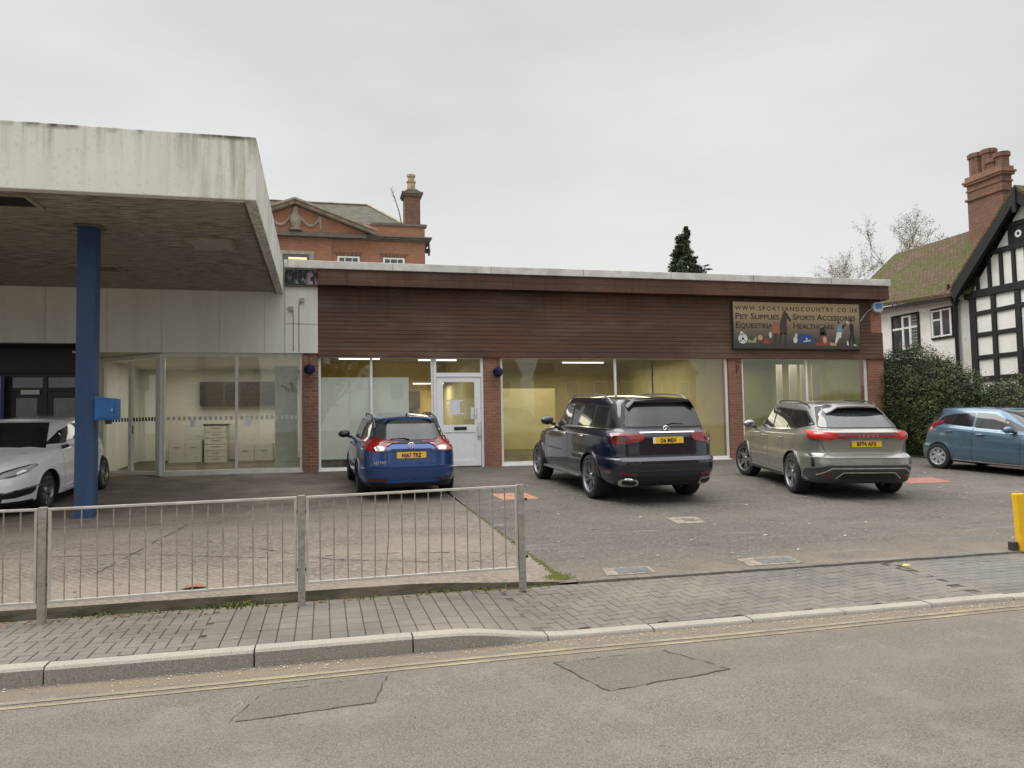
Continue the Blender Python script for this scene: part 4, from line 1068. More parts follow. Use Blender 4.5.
for i in range(5):
    xa, xb = PX[i]+.04, PX[i+1]-.04; za, zb = ZT[i], ZT[i+1]
    b = MB(); b0 = [.30, .30, .30, .305, .33, .345]
    b.beam((xa, YR, za), (xb, YR, zb), .022, .034); b.beam((xa, YR, b0[i]), (xb, YR, b0[i+1]), .022, .034)
    b.beam((xa+.012, YR, b0[i]), (xa+.012, YR, za), .022, .03); b.beam((xb-.012, YR, b0[i+1]), (xb-.012, YR, zb), .022, .03)
    fr_ = b.build('rail_frame', simple('rail_light', (.50, .47, .42), .5, .2, var=.2) if i == 0 else bpy.data.materials['rail_light'], rail, bevel=.003)
    n = 16
    for k in range(1, n):
        t = k/n; x = xa+(xb-xa)*t; bend = rnd.uniform(-.004, .004)
        if i == 4 and k == 6: bend = .03
        top = za+(zb-za)*t-.01; bot = b0[i]+(b0[i+1]-b0[i])*t+.01
        m = MB(); m.tube([(x-bend, YR, bot), (x, YR, (top+bot)/2), (x+bend*.6-(.02 if i == 4 and k == 6 else 0), YR, top)], .0065, 6)
        m.build('bar', MAT['galv'], fr_)

# ------------------------------------------------------------------ covers, patches, litter, weeds
def cover(name, pts, m, lab, z=.006, inner=None):
    c = sum((Vector((p[0], p[1], 0)) for p in pts), Vector())/len(pts)
    b = MB(); b.prism([(x, y, g(y)-.01) for x, y in pts], (0, 0, .01+z))
    o = b.build(name, m, None, origin=(c.x, c.y, g(c.y)))
    tag(o, lab, 'ground cover')
    if inner:
        q = MB(); q.prism([(c.x+(x-c.x)*inner[0]+inner[2], c.y+(y-c.y)*inner[0], g(c.y+(y-c.y)*inner[0])+z-.004) for x, y in pts], (0, 0, .008))
        q.build('lid', inner[1], o)
    return o
MAT['salmon'] = simple('salmon_painted_patch', (.40, .20, .125), .7, var=.3, scale=6, bump=.3)
MAT['pinkish'] = simple('pink_painted_patch', (.31, .135, .11), .7, var=.3, scale=6, bump=.3)
MAT['pale_conc'] = simple('pale_concrete', (.25, .215, .165), .85, var=.5, scale=8, bump=.4)
MAT['cover_grey'] = simple('blue_grey_iron', (.13, .128, .12), .7, var=.35, scale=15, bump=.5)
cover('ground_patch', [(3.06, 13.25), (3.72, 13.22), (3.66, 14.0), (2.98, 14.05)], MAT['salmon'], 'salmon painted square patch in the tarmac beside the big black car')  # this and the next are coloured patches of ground, not lids
cover('ground_patch', [(11.4, 13.15), (12.44, 13.15), (12.7, 13.95), (11.7, 13.98)], MAT['pinkish'], 'faded pink painted rectangle in the tarmac behind the grey-gold car')
cover('valve_cover', [(4.94, 10.25), (5.36, 10.21), (5.48, 10.73), (4.98, 10.78)], MAT['pale_conc'], 'small pale concrete cover with a dark slot in the middle of the car park', inner=(.4, MAT['cover_grey'], .05))
cover('drain_cover', [(2.86, 7.64), (3.42, 7.64), (3.45, 7.92), (2.92, 7.95)], MAT['pale_conc'], 'worn square cover with a grey lid at the pavement edge, nearest the guard rail', inner=(.68, MAT['cover_grey'], .05))
cover('drain_cover', [(4.52, 7.64), (5.18, 7.64), (5.2, 7.98), (4.56, 8.0)], MAT['pale_conc'], 'worn square cover with a grey grid lid at the pavement edge, nearest the yellow post', inner=(.66, MAT['cover_grey'], .08))
# yellow marker post
yp = empty('marker_post', (8.02, 7.5, .13)); tag(yp, 'bright yellow plastic marker post at the right edge on the back of the pavement', 'marker post')
b = MB(); b.add([(8.00, 7.47, .13), (8.12, 7.47, .13), (8.12, 7.55, .13), (8.00, 7.55, .13), (7.965, 7.47, .82), (8.085, 7.47, .82), (8.085, 7.55, .82), (7.965, 7.55, .82)],
      [(0,3,2,1),(4,5,6,7),(0,1,5,4),(1,2,6,5),(2,3,7,6),(3,0,4,7)]); b.build('post', MAT['yellow_post'], yp, bevel=.014)
b = MB(); b.box(7.91, 7.5, .13, 7.985, 7.58, .25); b.build('foot', MAT['blackish'], yp, bevel=.008)
b = MB(); b.tube([(8.01, 7.5, .82), (8.005, 7.5, .845)], .012, 8); b.build('rivet', MAT['steel'], yp)

def leafy(name, spots, m, z, s0, s1, seed, kind='stuff', up=.006):
    b = MB(); rnd = random.Random(seed)
    for x, y in spots:
        s = rnd.uniform(s0, s1); a = rnd.uniform(0, 6.28); zz = z(x, y)+up; q = []
        n = rnd.choice((4, 5, 6))
        for k in range(n):
            r = s*rnd.uniform(.6, 1); q.append((x+r*math.cos(a+6.28*k/n), y+r*.7*math.sin(a+6.28*k/n), zz+rnd.uniform(0, s*.35)))
        b.quad(*q)
    return tag(b.build(name, m), kind=kind)
rnd = random.Random(21)
MAT['leaf_pale'] = simple('dry_leaf', (.42, .33, .18), .8, var=.4, scale=2); MAT['leaf_brown'] = simple('brown_leaf', (.20, .09, .04), .8, var=.4, scale=2)
MAT['litter'] = simple('pale_litter', (.48, .45, .38), .8, var=.3)
leafy('fallen_leaves', [(rnd.uniform(2.6, 13.5), rnd.uniform(7.8, 15.5)) for _ in range(170)], MAT['litter'], lambda x, y: g(y), .012, .04, 1)
leafy('fallen_leaves', [(rnd.uniform(-5, 2.2), 7.44-abs(rnd.gauss(0, .05))) for _ in range(160)], MAT['leaf_brown'], lambda x, y: .125, .01, .03, 2)
leafy('fallen_leaves', [(rnd.uniform(-5, 9), rnd.uniform(6.2, 7.4)) for _ in range(40)], MAT['leaf_pale'], pz, .008, .022, 3)
leafy('kerb_grit', [(rnd.uniform(-5, 9), 5.99-abs(rnd.gauss(0, .10))) for _ in range(900)], MAT['litter'], lambda x, y: 0, .004, .012, 4)
leafy('fallen_leaves', [(rnd.uniform(-6, 2), rnd.uniform(7.7, 12)) for _ in range(60)], MAT['leaf_brown'], fz, .01, .03, 5)
lf = MB(); lf.quad((-1.33, 7.9, fz(-1.3, 7.9)+.005), (-1.2, 7.86, fz(-1.3, 7.9)+.03), (-1.08, 7.92, fz(-1.3, 7.9)+.01), (-1.17, 8.0, fz(-1.3, 7.9)+.035))
tag(lf.build('fallen_leaf', simple('orange_leaf', (.24, .10, .05), .7), None, origin=(-1.2, 7.92, fz(-1.2, 7.92))), 'single large orange-brown leaf on the forecourt behind the guard rail', 'leaf')
lf = MB(); lf.quad((6.10, 7.20, .134), (6.16, 7.175, .14), (6.23, 7.21, .134), (6.16, 7.245, .146))
tag(lf.build('fallen_leaf', simple('yellow_leaf', (.62, .52, .10), .7), None, origin=(6.16, 7.22, .131)), 'bright yellow leaf on the block paving, left of the yellow post', 'leaf')
# moss and weeds at the foot of the slab edge
MAT['weed'] = simple('weed_green', (.11, .16, .025), .85, var=.4, scale=12)
MAT['moss'] = simple('moss_green', (.12, .13, .02), .95, var=.4, scale=20, bump=.5)
def tuft(b, x, y, z, h, n, rnd, spread=.05):
    for _ in range(n):
        a = rnd.uniform(0, 6.28); l = h*rnd.uniform(.5, 1.1); bx, by = x+rnd.gauss(0, spread), y+rnd.gauss(0, spread*.4)
        tx, ty = bx+math.cos(a)*l*.8, by+math.sin(a)*l*.6; wv = Vector((-math.sin(a), math.cos(a), 0))*.005
        b.quad(Vector((bx, by, z))-wv, Vector((bx, by, z))+wv, Vector(((bx+tx)/2, (by+ty)/2, z+l*.6))+wv*1.3, Vector((tx, ty, z+l*.7)), Vector(((bx+tx)/2, (by+ty)/2, z+l*.6))-wv*1.3)
rnd = random.Random(31); b = MB()
for cx, n, h in ((-.75, 60, .07), (-.95, 30, .05), (1.05, 22, .05), (.4, 20, .05), (1.55, 20, .05), (-1.9, 25, .045), (-1.5, 20, .04), (-3.2, 14, .05), (.05, 20, .035)):
    tuft(b, cx, 7.46, .125, h, n, rnd, .09)
tag(b.build('weeds', MAT['weed']), kind='stuff')
b = MB()
for _ in range(2600):
    r = rnd.random()
    if r < .45: x, y = rnd.uniform(-6, 2.2), 7.49-abs(rnd.gauss(0, .018)); 
    elif r < .75: t = rnd.random()**2.2; x, y = 2.36-.017*t*5+rnd.gauss(.01, .02), 7.62+t*5
    else: x, y = 2.30+rnd.gauss(0, .09), 7.70+rnd.gauss(0, .06)
    z = (.126 if y < 7.5 else g(y)+.006); s = rnd.uniform(.004, .011)
    b.add([(x-s, y-s, z), (x+s, y-s*.6, z), (x+s*.7, y+s, z), (x-s*.6, y+s, z), (x, y, z+s*1.1)], [(0,1,4), (1,2,4), (2,3,4), (3,0,4)])
tag(b.build('moss', MAT['moss']), kind='stuff')

# ------------------------------------------------------------------ foliage helpers
def leaf_mat(name, c1, c2, c3=None):
    t = NT(name)
    at = t.n('Attribute', out=2, props={'attribute_name': 'tone'})
    c = t.mix(at, c1, c2)
    if c3: c = t.mix(t.rng(t.noise(1.2, 4, co=t.pos()), .5, .65, 0, .7), c, c3)
    return t.bsdf(Base_Color=c, Roughness=.6)
MAT['hedge_leaf'] = leaf_mat('hedge_leaf', (.016, .032, .007), (.070, .105, .018), (.11, .12, .025))
MAT['conifer_leaf'] = leaf_mat('conifer_leaf', (.028, .050, .022), (.070, .100, .045))
MAT['autumn_leaf'] = leaf_mat('sparse_autumn_leaf', (.17, .13, .065), (.36, .28, .15))
MAT['dark_leaf'] = leaf_mat('evergreen_leaf', (.02, .03, .012), (.05, .07, .025))
def leaves_obj(name, pts, m, parent, s0, s1, seed, droop=0):
    """one small two-triangle leaf at each (point, normal)"""
    n = len(pts); rg = np.random.default_rng(seed)
    P = np.array([p for p, _ in pts]); Nn = np.array([q for _, q in pts]) + rg.normal(0, .55, (n, 3))
    Nn /= np.linalg.norm(Nn, axis=1)[:, None]+1e-9
    rd = rg.normal(0, 1, (n, 3)); rd[:, 2] -= droop
    U = np.cross(Nn, rd); U /= np.linalg.norm(U, axis=1)[:, None]+1e-9; V = np.cross(Nn, U)
    s = rg.uniform(s0, s1, n)[:, None]
    q = np.stack([P-U*s, P+V*s*.45+Nn*s*.15, P+U*s, P-V*s*.45+Nn*s*.15], 1).reshape(-1, 3)
    inv = wmat(parent).inverted() if parent else Matrix()
    M3 = np.array(inv.to_3x3()); q = q @ M3.T + np.array(inv.translation)
    me = bpy.data.meshes.new(name); me.vertices.add(4*n); me.vertices.foreach_set('co', q.ravel())
    me.loops.add(4*n); me.loops.foreach_set('vertex_index', np.arange(4*n)); me.polygons.add(n)
    me.polygons.foreach_set('loop_start', np.arange(n)*4); me.update(calc_edges=True)
    at = me.attributes.new('tone', 'FLOAT', 'FACE'); at.data.foreach_set('value', rg.uniform(0, 1, n)**1.3)
    me.materials.append(m); o = bpy.data.objects.new(name, me); col.objects.link(o)
    if parent: o.parent = parent
    return o
from mathutils import noise as mnoise
def bush(loc, lobes, n, m, lab, cat='hedge', group=None, size=(.018, .042), seed=1, name='hedge'):
    root = empty(name, loc); tag(root, lab, cat, group)
    rnd = random.Random(seed); pts = []
    tot = sum(a*b_ for _, (a, b_, c) in lobes)
    core = MB()
    for (c, (a, b_, h)) in lobes:
        core.ball(c, a*.86, b_*.86, h*.86, n=18, m=10)
        for _ in range(int(n*a*b_/tot)):
            z = rnd.uniform(-.75, 1); th = rnd.uniform(0, 6.283); s = math.sqrt(1-z*z)
            d_ = Vector((s*math.cos(th), s*math.sin(th), z))
            nv = mnoise.noise(Vector((d_.x*a, d_.y*b_, d_.z*h))*2.2 + Vector(c)) * .16 + mnoise.noise(Vector((d_.x*a, d_.y*b_, d_.z*h))*6 + Vector(c)*2) * .07
            k = 1 + nv*1.25 + rnd.uniform(-.10, .02) + (rnd.random()**9)*.16
            p = Vector(c) + Vector((d_.x*a, d_.y*b_, d_.z*h))*k
            if p.z < .3: continue
            pts.append((tuple(p), tuple((d_+Vector((0, 0, .5))).normalized())))
    core.build('branches', MAT['bark_dark'], root)
    leaves_obj('leaves', pts, m, root, size[0], size[1], seed)
    return root
MAT['bark_dark'] = simple('dark_twigs', (.012, .012, .007), .95, var=.4, bump=.8, bscale=12)
bush((17.6, 18.6, .7), [((16.7, 19.0, 2.05), (1.1, 1.4, 1.72)), ((17.2, 18.3, 1.75), (1.0, 1.2, 1.6)), ((16.45, 19.5, 2.25), (.8, 1.2, 1.5)), ((17.3, 18.9, 1.7), (1.1, 1.2, 1.7)), ((16.9, 18.1, 1.4), (1.0, 1.1, 1.2))], 90000, MAT['hedge_leaf'],
     'tall rounded dark green hedge bush touching the right end of the brown shop', seed=5)
bush((18.6, 15.6, .6), [((18.0, 16.6, 1.45), (1.1, 1.2, 1.30)), ((18.3, 15.2, 1.45), (1.1, 1.3, 1.25)), ((18.6, 13.6, 1.45), (1.1, 1.4, 1.25)), ((19.0, 11.8, 1.45), (1.1, 1.4, 1.2)), ((17.9, 17.2, 1.35), (1.0, 1.0, 1.3))], 80000, MAT['hedge_leaf'],
     'lower dark green hedge running right behind the pale blue hatchback', seed=6)
b = MB(); rnd = random.Random(77)
for _ in range(1500):
    x, y = rnd.uniform(16.0, 17.2), rnd.uniform(15.95, 17.4); l = rnd.uniform(.02, .06); a = rnd.uniform(0, 6.28)
    b.quad((x-.006, y, g(y)+.02), (x+.006, y, g(y)+.02), (x+math.cos(a)*.02, y+math.sin(a)*.02, g(y)+.02+l))
tag(b.build('grass', MAT['weed']), kind='stuff')

# ------------------------------------------------------------------ conifer
cf = tag(empty('conifer_tree', (22.75, 45, 1.6)), 'dark green conifer with a forked ragged top showing above the shop roof', 'tree')
rnd = random.Random(12); pts = []; tb = MB()
tb.tube([(22.7, 45, 1.6), (22.75, 45, 8), (22.8, 45, 13.6)], [.3, .2, .03], 8)
def spray(p0, ln, ang, dz, n, w_):
    for i in range(n):
        t = rnd.random()**.75; q = Vector(p0)+Vector((math.cos(ang), math.sin(ang), 0))*ln*t + Vector((0, 0, dz*t - .35*ln*t*t))
        sp_ = w_*(1-t*.6); pts.append(((q.x+rnd.gauss(0, sp_), q.y+rnd.gauss(0, sp_), q.z+rnd.gauss(-.08, sp_*.8)), (math.cos(ang)*.3, math.sin(ang)*.3, .7)))
for k in range(330):
    z = rnd.uniform(7.5, 13.9); f = (13.9-z)/9.4; ang = rnd.uniform(0, 6.283); ln = (.32+2.1*f**.75)*rnd.uniform(.6, 1.1)
    spray((22.55, 45, z), ln, ang, .1, int(120+170*f), .12+.06*f)
    tb.tube([(22.72, 45, z), (22.72+math.cos(ang)*ln*.8, 45+math.sin(ang)*ln*.8, z-.2*ln)], [.04, .01], 5)
for z, dx, ln in ((13.9, .12, .15), (14.25, .16, .12), (14.5, .18, .08), (14.1, .2, .12), (13.6, -.28, .2), (13.3, -.35, .22), (11.9, 1.0, .5), (12.1, 1.1, .4), (11.6, 1.35, .5)):
    for j in range(7): spray((22.72+dx, 45, z-.3), ln*1.6, rnd.uniform(0, 6.28), .35, 60, .07)
    tb.tube([(22.72, 45, z-1.1), (22.72+dx, 45, z)], [.05, .015], 5)
for k in range(130):
    z = rnd.uniform(8, 12.6); f = (12.6-z)/5; spray((23.5, 45.3, z), (.2+1.1*f**.8)*rnd.uniform(.6, 1.1), rnd.uniform(0, 6.283), .1, int(60+110*f), .1)
tb.build('trunk', MAT['bark'], cf); leaves_obj('crown', pts, MAT['conifer_leaf'], cf, .04, .09, 9, droop=1.5)

# ------------------------------------------------------------------ bare trees
def bare_tree(loc, H, spread, lab, seed, n_leaf, name='bare_tree', group=None, m='autumn_leaf', ls=(.05, .10), depth=6, r0=.22, lean=0):
    root = tag(empty(name, loc), lab, 'tree', group); rnd = random.Random(seed); tb = MB(); ends = []
    def grow(p, d_, ln, r, k):
        q = p; path = [p]; rad = [r]
        for i in range(3):
            d_ = (d_ + Vector((rnd.gauss(0, .13), rnd.gauss(0, .13), .05))).normalized(); q = q + d_*ln/3; path.append(q); rad.append(r*(1-.13*(i+1)))
        tb.tube(path, rad, 6 if k < 3 else 4 if k < 5 else 3, cap=False)
        if k >= depth-2: ends.extend(path[1:])
        if k >= depth: return
        for j in range(rnd.choice((2, 3, 3)) if k else 4):
            a = rnd.uniform(0, 6.283); sp_ = spread*rnd.uniform(.5, 1.1)
            o_ = d_.orthogonal().normalized(); o2 = d_.cross(o_); nd = (d_ + (o_*math.cos(a)+o2*math.sin(a))*sp_).normalized()
            grow(q if j < 2 else path[2], nd, ln*rnd.uniform(.66, .84), r*.58, k+1)
    grow(Vector(loc), Vector((lean, 0, 1)), H*.27, r0, 0)
    tb.build('trunk', MAT['bark'], root)
    rg = random.Random(seed+1)
    if n_leaf:
        pts = []
        for _ in range(n_leaf):
            e = rg.choice(ends); pts.append(((e.x+rg.gauss(0, .10), e.y+rg.gauss(0, .10), e.z+rg.gauss(0, .10)), (0, 0, 1)))
        leaves_obj('crown', pts, MAT[m], root, ls[0], ls[1], seed)
    return root
bare_tree((41.3, 47, 1.6), 17.5, .62, 'nearly bare tree with a few withered leaves left of the mossy roof', 3, 14000, group=None, ls=(.035, .075), depth=7)
bare_tree((43.4, 47.5, 1.6), 14.2, .6, 'thin bare tree showing above the ridge of the mossy roof, left of the chimney', 8, 500, ls=(.03, .06), r0=.14)

# ------------------------------------------------------------------ brick house behind the shop
hs = tag(empty('brick_house', (-2, 40, 1.8)), 'red brick Georgian house with a stone pediment and slate roof behind the shop', 'house')
YH = 38
b = MB(); b.box(-8.6, YH, 1.5, 4.98, YH+10, 11.0); b.box(-8.6, YH+.02, 11.0, 4.98, YH+.3, 11.84)
# pull the wall openings out as recesses: windows sit in front of dark reveals
b.build('wall', MAT['brick_house'], hs)
def gwin(x, z0=8.2, z1=10.17, w_=1.06):
    m = MB(); y = YH
    m.box(x-w_/2, y-.04, z1-.07, x+w_/2, y-.004, z1); m.box(x-w_/2, y-.04, z0, x+w_/2, y-.004, z0+.07)
    m.box(x-w_/2, y-.04, z0+.07, x-w_/2+.09, y-.004, z1-.07); m.box(x+w_/2-.09, y-.04, z0+.07, x+w_/2, y-.004, z1-.07)
    for k in range(1, 3): m.box(x-w_/2+w_*k/3-.018, y-.035, z0+.07, x-w_/2+w_*k/3+.018, y-.006, z1-.07)
    for zz in (z1-.62, z1-1.1): m.box(x-w_/2+.09, y-.034, zz-.02, x+w_/2-.09, y-.007, zz+.02)
    f = m.build('window', MAT['white_frame'], hs); MB().box(x-w_/2+.09, y-.02, z0+.07, x+w_/2-.09, y-.003, z1-.07).build('pane', MAT['house_glass'], f)
    l = MB()
    for k in range(7): a = -.42+.14*k; l.prism([(x+a*1.2-.07, y-.012, z1+.0), (x+a*1.2+.07, y-.012, z1+.0), (x+a*1.5+.085, y-.012, z1+.22), (x+a*1.5-.085, y-.012, z1+.22)], (0, .01, 0))
    l.build('lintel', MAT['brick_chimney'], hs)
gwin(1.22); gwin(3.42)
# centre bay window with a stone surround and lamp light inside
m = MB(); x = -1.25
m.box(x-.86, YH-.16, 10.17, x+.86, YH-.10, 10.34); m.box(x-.86, YH-.15, 8, x-.62, YH-.10, 10.17); m.box(x+.62, YH-.15, 8, x+.86, YH-.10, 10.17)
f = m.build('window', MAT['stone'], hs); MB().box(x-.62, YH-.13, 8, x+.62, YH-.102, 10.17).build('pane', MAT['house_glass'], f)
MB().box(x-.35, YH-.135, 9.92, x+.5, YH-.13, 10.02).build('lamp_glow', emit('lamp_glow', (1., .72, .35), 1.4), f)
b = MB(); b.box(-4.0, YH-.1, 1.5, .42, YH, 11.0); b.build('centre_bay', MAT['brick_house'], hs)
# cornice
b = MB()
for (dz0, dz1, dy) in ((11.0, 11.07, .12), (11.07, 11.16, .22), (11.16, 11.22, .32)): b.box(-9, YH-dy, dz0, 4.98+dy, YH+.1, dz1); b.box(4.98, YH-dy+.005, dz0+.001, 4.98+dy-.001, YH+10, dz1-.001)
b.box(-4.4, YH-.38, 11.02, 2.1, YH-.3, 11.20)
b.build('cornice', MAT['stone_dark'], hs)
b = MB(); b.box(2.3, YH-.06, 11.80, 5.08, YH+.35, 11.92); b.build('parapet_coping', MAT['stone_dark'], hs)
# pediment
AX, AZ = -1.28, 12.66; LX, RX_ = -4.9, 2.55
b = MB(); b.prism([(LX+.3, YH-.2, 11.22), (RX_-.3, YH-.2, 11.22), (AX, YH-.2, AZ-.15)], (0, .5, 0)); b.build('pediment', MAT['brick_house'], hs)
b = MB()
for x0_ in (LX, RX_):
    b.beam((x0_, YH-.28, 11.26), (AX, YH-.28, AZ-.02), .16, .5); b.beam((x0_, YH-.36, 11.38), (AX, YH-.36, AZ+.10), .09, .66)
b.build('pediment_moulding', MAT['stone'], hs)
# carved urn and swags
b = MB(); P_ = [(.30, 11.30), (.32, 11.38), (.18, 11.42), (.24, 11.6), (.30, 11.85), (.20, 12.1), (.12, 12.3), (.16, 12.42), (.05, 12.5)]
b.lathe([(r, z) for r, z in P_], (AX+.02, YH-.22, 0), n=14)
for s in (-1, 1):
    pts_ = [Vector((AX+s*(.2+.95*t), YH-.23, 12.02-.42*math.sin(math.pi*t)-.1*t)) for t in [i/8 for i in range(9)]]
    b.tube(pts_, [.05+.03*math.sin(math.pi*i/8) for i in range(9)], 7); b.tube([pts_[-1], pts_[-1]+Vector((s*.05, 0, -.55))], [.07, .04], 7); b.ball(pts_[-1]+Vector((0, 0, .05)), .11, .08, .11, 8, 6)
b.build('carved_urn', MAT['stone'], hs, smooth=True)
# roofs
b = MB(); b.prism([(LX+.2, YH-.1, 11.25), (RX_-.2, YH-.1, 11.25), (AX, YH-.1, AZ)], (0, 5, 0))
b.add([(-9.2, YH+.5, 11.3), (4.5, YH+.5, 11.75), (2.45, YH+4.8, 14.15), (-9.2, YH+4.8, 14.15), (4.5, YH+9.5, 11.3), (-9.2, YH+9.5, 11.3)], [(0, 1, 2, 3), (1, 4, 2), (4, 5, 3, 2)])
b.build('roof', MAT['slate'], hs)
b = MB(); b.beam((4.5, YH+.5, 11.78), (2.45, YH+4.8, 14.2), .16, .06, (0, -.5, .8)); b.beam((2.45, YH+4.8, 14.2), (-9.2, YH+4.8, 14.2), .16, .06, (0, -.5, .8)); b.build('ridge_tiles', MAT['stone'], hs)
b = MB(); b.box(4.02, YH+.3, 11.8, 4.80, YH+1.2, 13.45); 
ch = b.build('chimney', MAT['brick_chimney'], hs)
b = MB(); b.box(3.94, YH+.22, 13.45, 4.88, YH+1.28, 13.55); b.box(3.88, YH+.16, 13.55, 4.94, YH+1.34, 13.65); b.prism([(3.95, YH+.25, 13.65), (4.87, YH+.25, 13.65), (4.6, YH+.25, 13.8), (4.2, YH+.25, 13.8)], (0, 1.0, 0)); b.build('chimney_cap', MAT['stone_dark'], ch)
MB().lathe([(.22, 13.78), (.20, 14.2), (.24, 14.25), (.24, 14.3), (.17, 14.32), (.16, 14.52), (.22, 14.55), (.22, 14.65), (.02, 14.67)], (4.4, YH+.7, 0), n=14).build('chimney_pot', MAT['buffpot'], ch, smooth=True)
b = MB(); b.box(5.05, YH+.4, 10.6, 5.3, YH+.6, 10.8); b.tube([(5.2, YH+.2, 11), (5.2, YH+.2, 10.4)], .05, 6); b.build('gutter_outlet', MAT['blackish'], hs)
# sapling rooted beside the chimney
sp_ = MB(); rnd = random.Random(4)
sp_.tube([(3.85, YH+.2, 11.9), (3.72, YH+.2, 12.6), (3.5, YH+.2, 13.3), (3.3, YH+.2, 13.75)], [.03, .025, .02, .01], 6)
for t in range(9):
    z = 12.9+t*.1; x = 3.65-.04*t; sp_.tube([(x, YH+.2, z), (x+rnd.uniform(-.2, .2), YH+.2, z+.2)], [.012, .005], 4)
tag(sp_.build('sapling', MAT['bark'], None, origin=(3.85, YH+.2, 11.9)), 'thin bare sapling growing from the roof edge beside the slim brick chimney', 'sapling')

# ------------------------------------------------------------------ timber-framed house on the right
th = tag(empty('timber_framed_house', (21, 20, .8)), 'old black and white timber-framed house with a mossy roof and a tall brick chimney', 'house')
XG = 20.0
AY, AZG = 17.95, 8.26; EL, ER, EZ = 20.40, 15.6, 5.55
b = MB(); b.prism([(XG, EL-.35, .7), (XG, EL-.35, EZ+.1), (XG, AY, AZG-.15), (XG, ER+.35, EZ+.1), (XG, ER+.35, .7)], (6, 0, 0)); b.build('gable_wall', MAT['stucco'], th)
def tb_(b_, y0, z0, y1, z1, w_=.16, d_=.07):
    w_ *= .85
    b_.beam((XG-.02, y0-.27, z0), (XG-.02, y1-.27, z1), w_, d_, (-1, 0, 0))
W0 = 20.30; _k0 = 0
b = MB(); levels = [(2.95, .18), (3.62, .15), (4.33, .15), (4.98, .15)]
ys_ = [20.22, 19.42, 18.55, 17.3, 16.4]
fz_ = lambda z, y: z + (20.22-y)*.005
b.box(XG-.055, 20.12-.27, .8, XG+.02, 20.36-.27, 5.52)
for z, w_ in levels[:3]: tb_(b, 20.12, z, 18.62, z, w_)
tb_(b, 20.12, 5.0, 18.0, 5.05, .15)
tb_(b, 18.62, 3.72, 16.0, 3.72, .15); tb_(b, 18.62, 2.95, 16, 2.95, .18); tb_(b, 18.0, 5.05, 16, 5.08, .14)
b.box(XG-.06, 19.38-.27, .8, XG+.01, 19.54-.27, 5.52); b.box(XG-.061, 18.52-.27, .8, XG+.01, 18.70-.27, 5.52)
b.box(XG-.058, 17.2-.27, .8, XG+.01, 17.34-.27, 5.52); b.box(XG-.058, 16.2-.27, .8, XG+.01, 16.34-.27, 5.52)
b.box(XG-.08, 16.0-.27, 5.50, XG+.02, 20.50-.27, 5.74)
for yy, zt_ in ((20.0, 6.15), (19.55, 6.75), (19.12, 6.75), (18.68, 6.75), (18.25, 6.75), (17.8, 6.75), (17.35, 6.75), (16.9, 6.6)): b.box(XG-.056, yy-.06-.27, 5.74, XG+.01, yy+.06-.27, zt_)
b.box(XG-.075, 17.05-.27, 6.72, XG+.02, 19.5-.27, 6.88)
b.box(XG-.07, 17.55-.27, 7.40, XG+.02, 19.0-.27, 7.54)
for yy in (18.72, 17.78): b.box(XG-.056, yy-.09-.27, 6.88, XG+.01, yy+.09-.27, 7.45)
b.build('timber_frame', MAT['timber_black'], th, bevel=.01)
# carved square panels in the gable
b = MB()
for yy in (18.45, 18.05):
    b.box(XG-.045, yy-.47, 6.9, XG+.01, yy-.07, 7.39)
pnl = b.build('carved_panel', MAT['timber_black'], th)
for yy in (18.45, 18.05): MB().lathe([(.05, XG-.06), (.11, XG-.06), (.11, XG-.04), (.05, XG-.04)], (0, yy-.27, 7.15), axis='x', n=16, closed=True).build('carving', MAT['stucco'], pnl)
b = MB()
for (y1_, z1_) in ((EL-.02, EZ+.16), (ER-.25, EZ+.16)):
    b.beam((XG-.32, AY, AZG+.02), (XG-.32, y1_, z1_), .34, .07, (-1, 0, 0)); b.beam((XG-.30, AY, AZG-.1), (XG-.30, y1_, z1_-.12), .16, .14, (-1, 0, 0))
b.box(XG-.42, AY-.06, AZG-.55, XG-.3, AY+.06, AZG+.18)
b.build('bargeboard', MAT['timber_black'], th)
b = MB()
for (y1_, z1_) in ((EL+.03, EZ+.2), (ER-.3, EZ+.2)):
    b.prism([(XG-.36, AY, AZG+.16), (XG-.36, AY, AZG+.26), (XG-.36, y1_, z1_+.26), (XG-.36, y1_, z1_+.16)], (6.4, 0, 0))
b.build('gable_roof', MAT['moss_roof'], th)
# wing
XW = 20.15
b = MB(); b.box(XW, 20.2, .7, XW+5, 26.0, 5.86); b.build('wing_wall', MAT['stucco'], th)
b = MB(); b.add([(XW-.3, 19.9, 5.66), (XW-.3, 26.3, 5.98), (22.6, 26.3, 8.33), (22.6, 19.6, 8.33), (25.2, 19.6, 5.9), (25.2, 26.3, 5.9),
                 (XW-.3, 19.9, 5.78), (XW-.3, 26.3, 6.1), (22.6, 26.3, 8.45), (22.6, 19.6, 8.45), (25.2, 19.6, 6.02), (25.2, 26.3, 6.02)],
      [(0,1,2,3),(3,2,5,4),(6,9,8,7),(9,10,11,8),(0,6,7,1),(1,7,8,2),(2,8,11,5),(0,3,9,6)]); 
wr = b.build('wing_roof', MAT['moss_roof'], th)

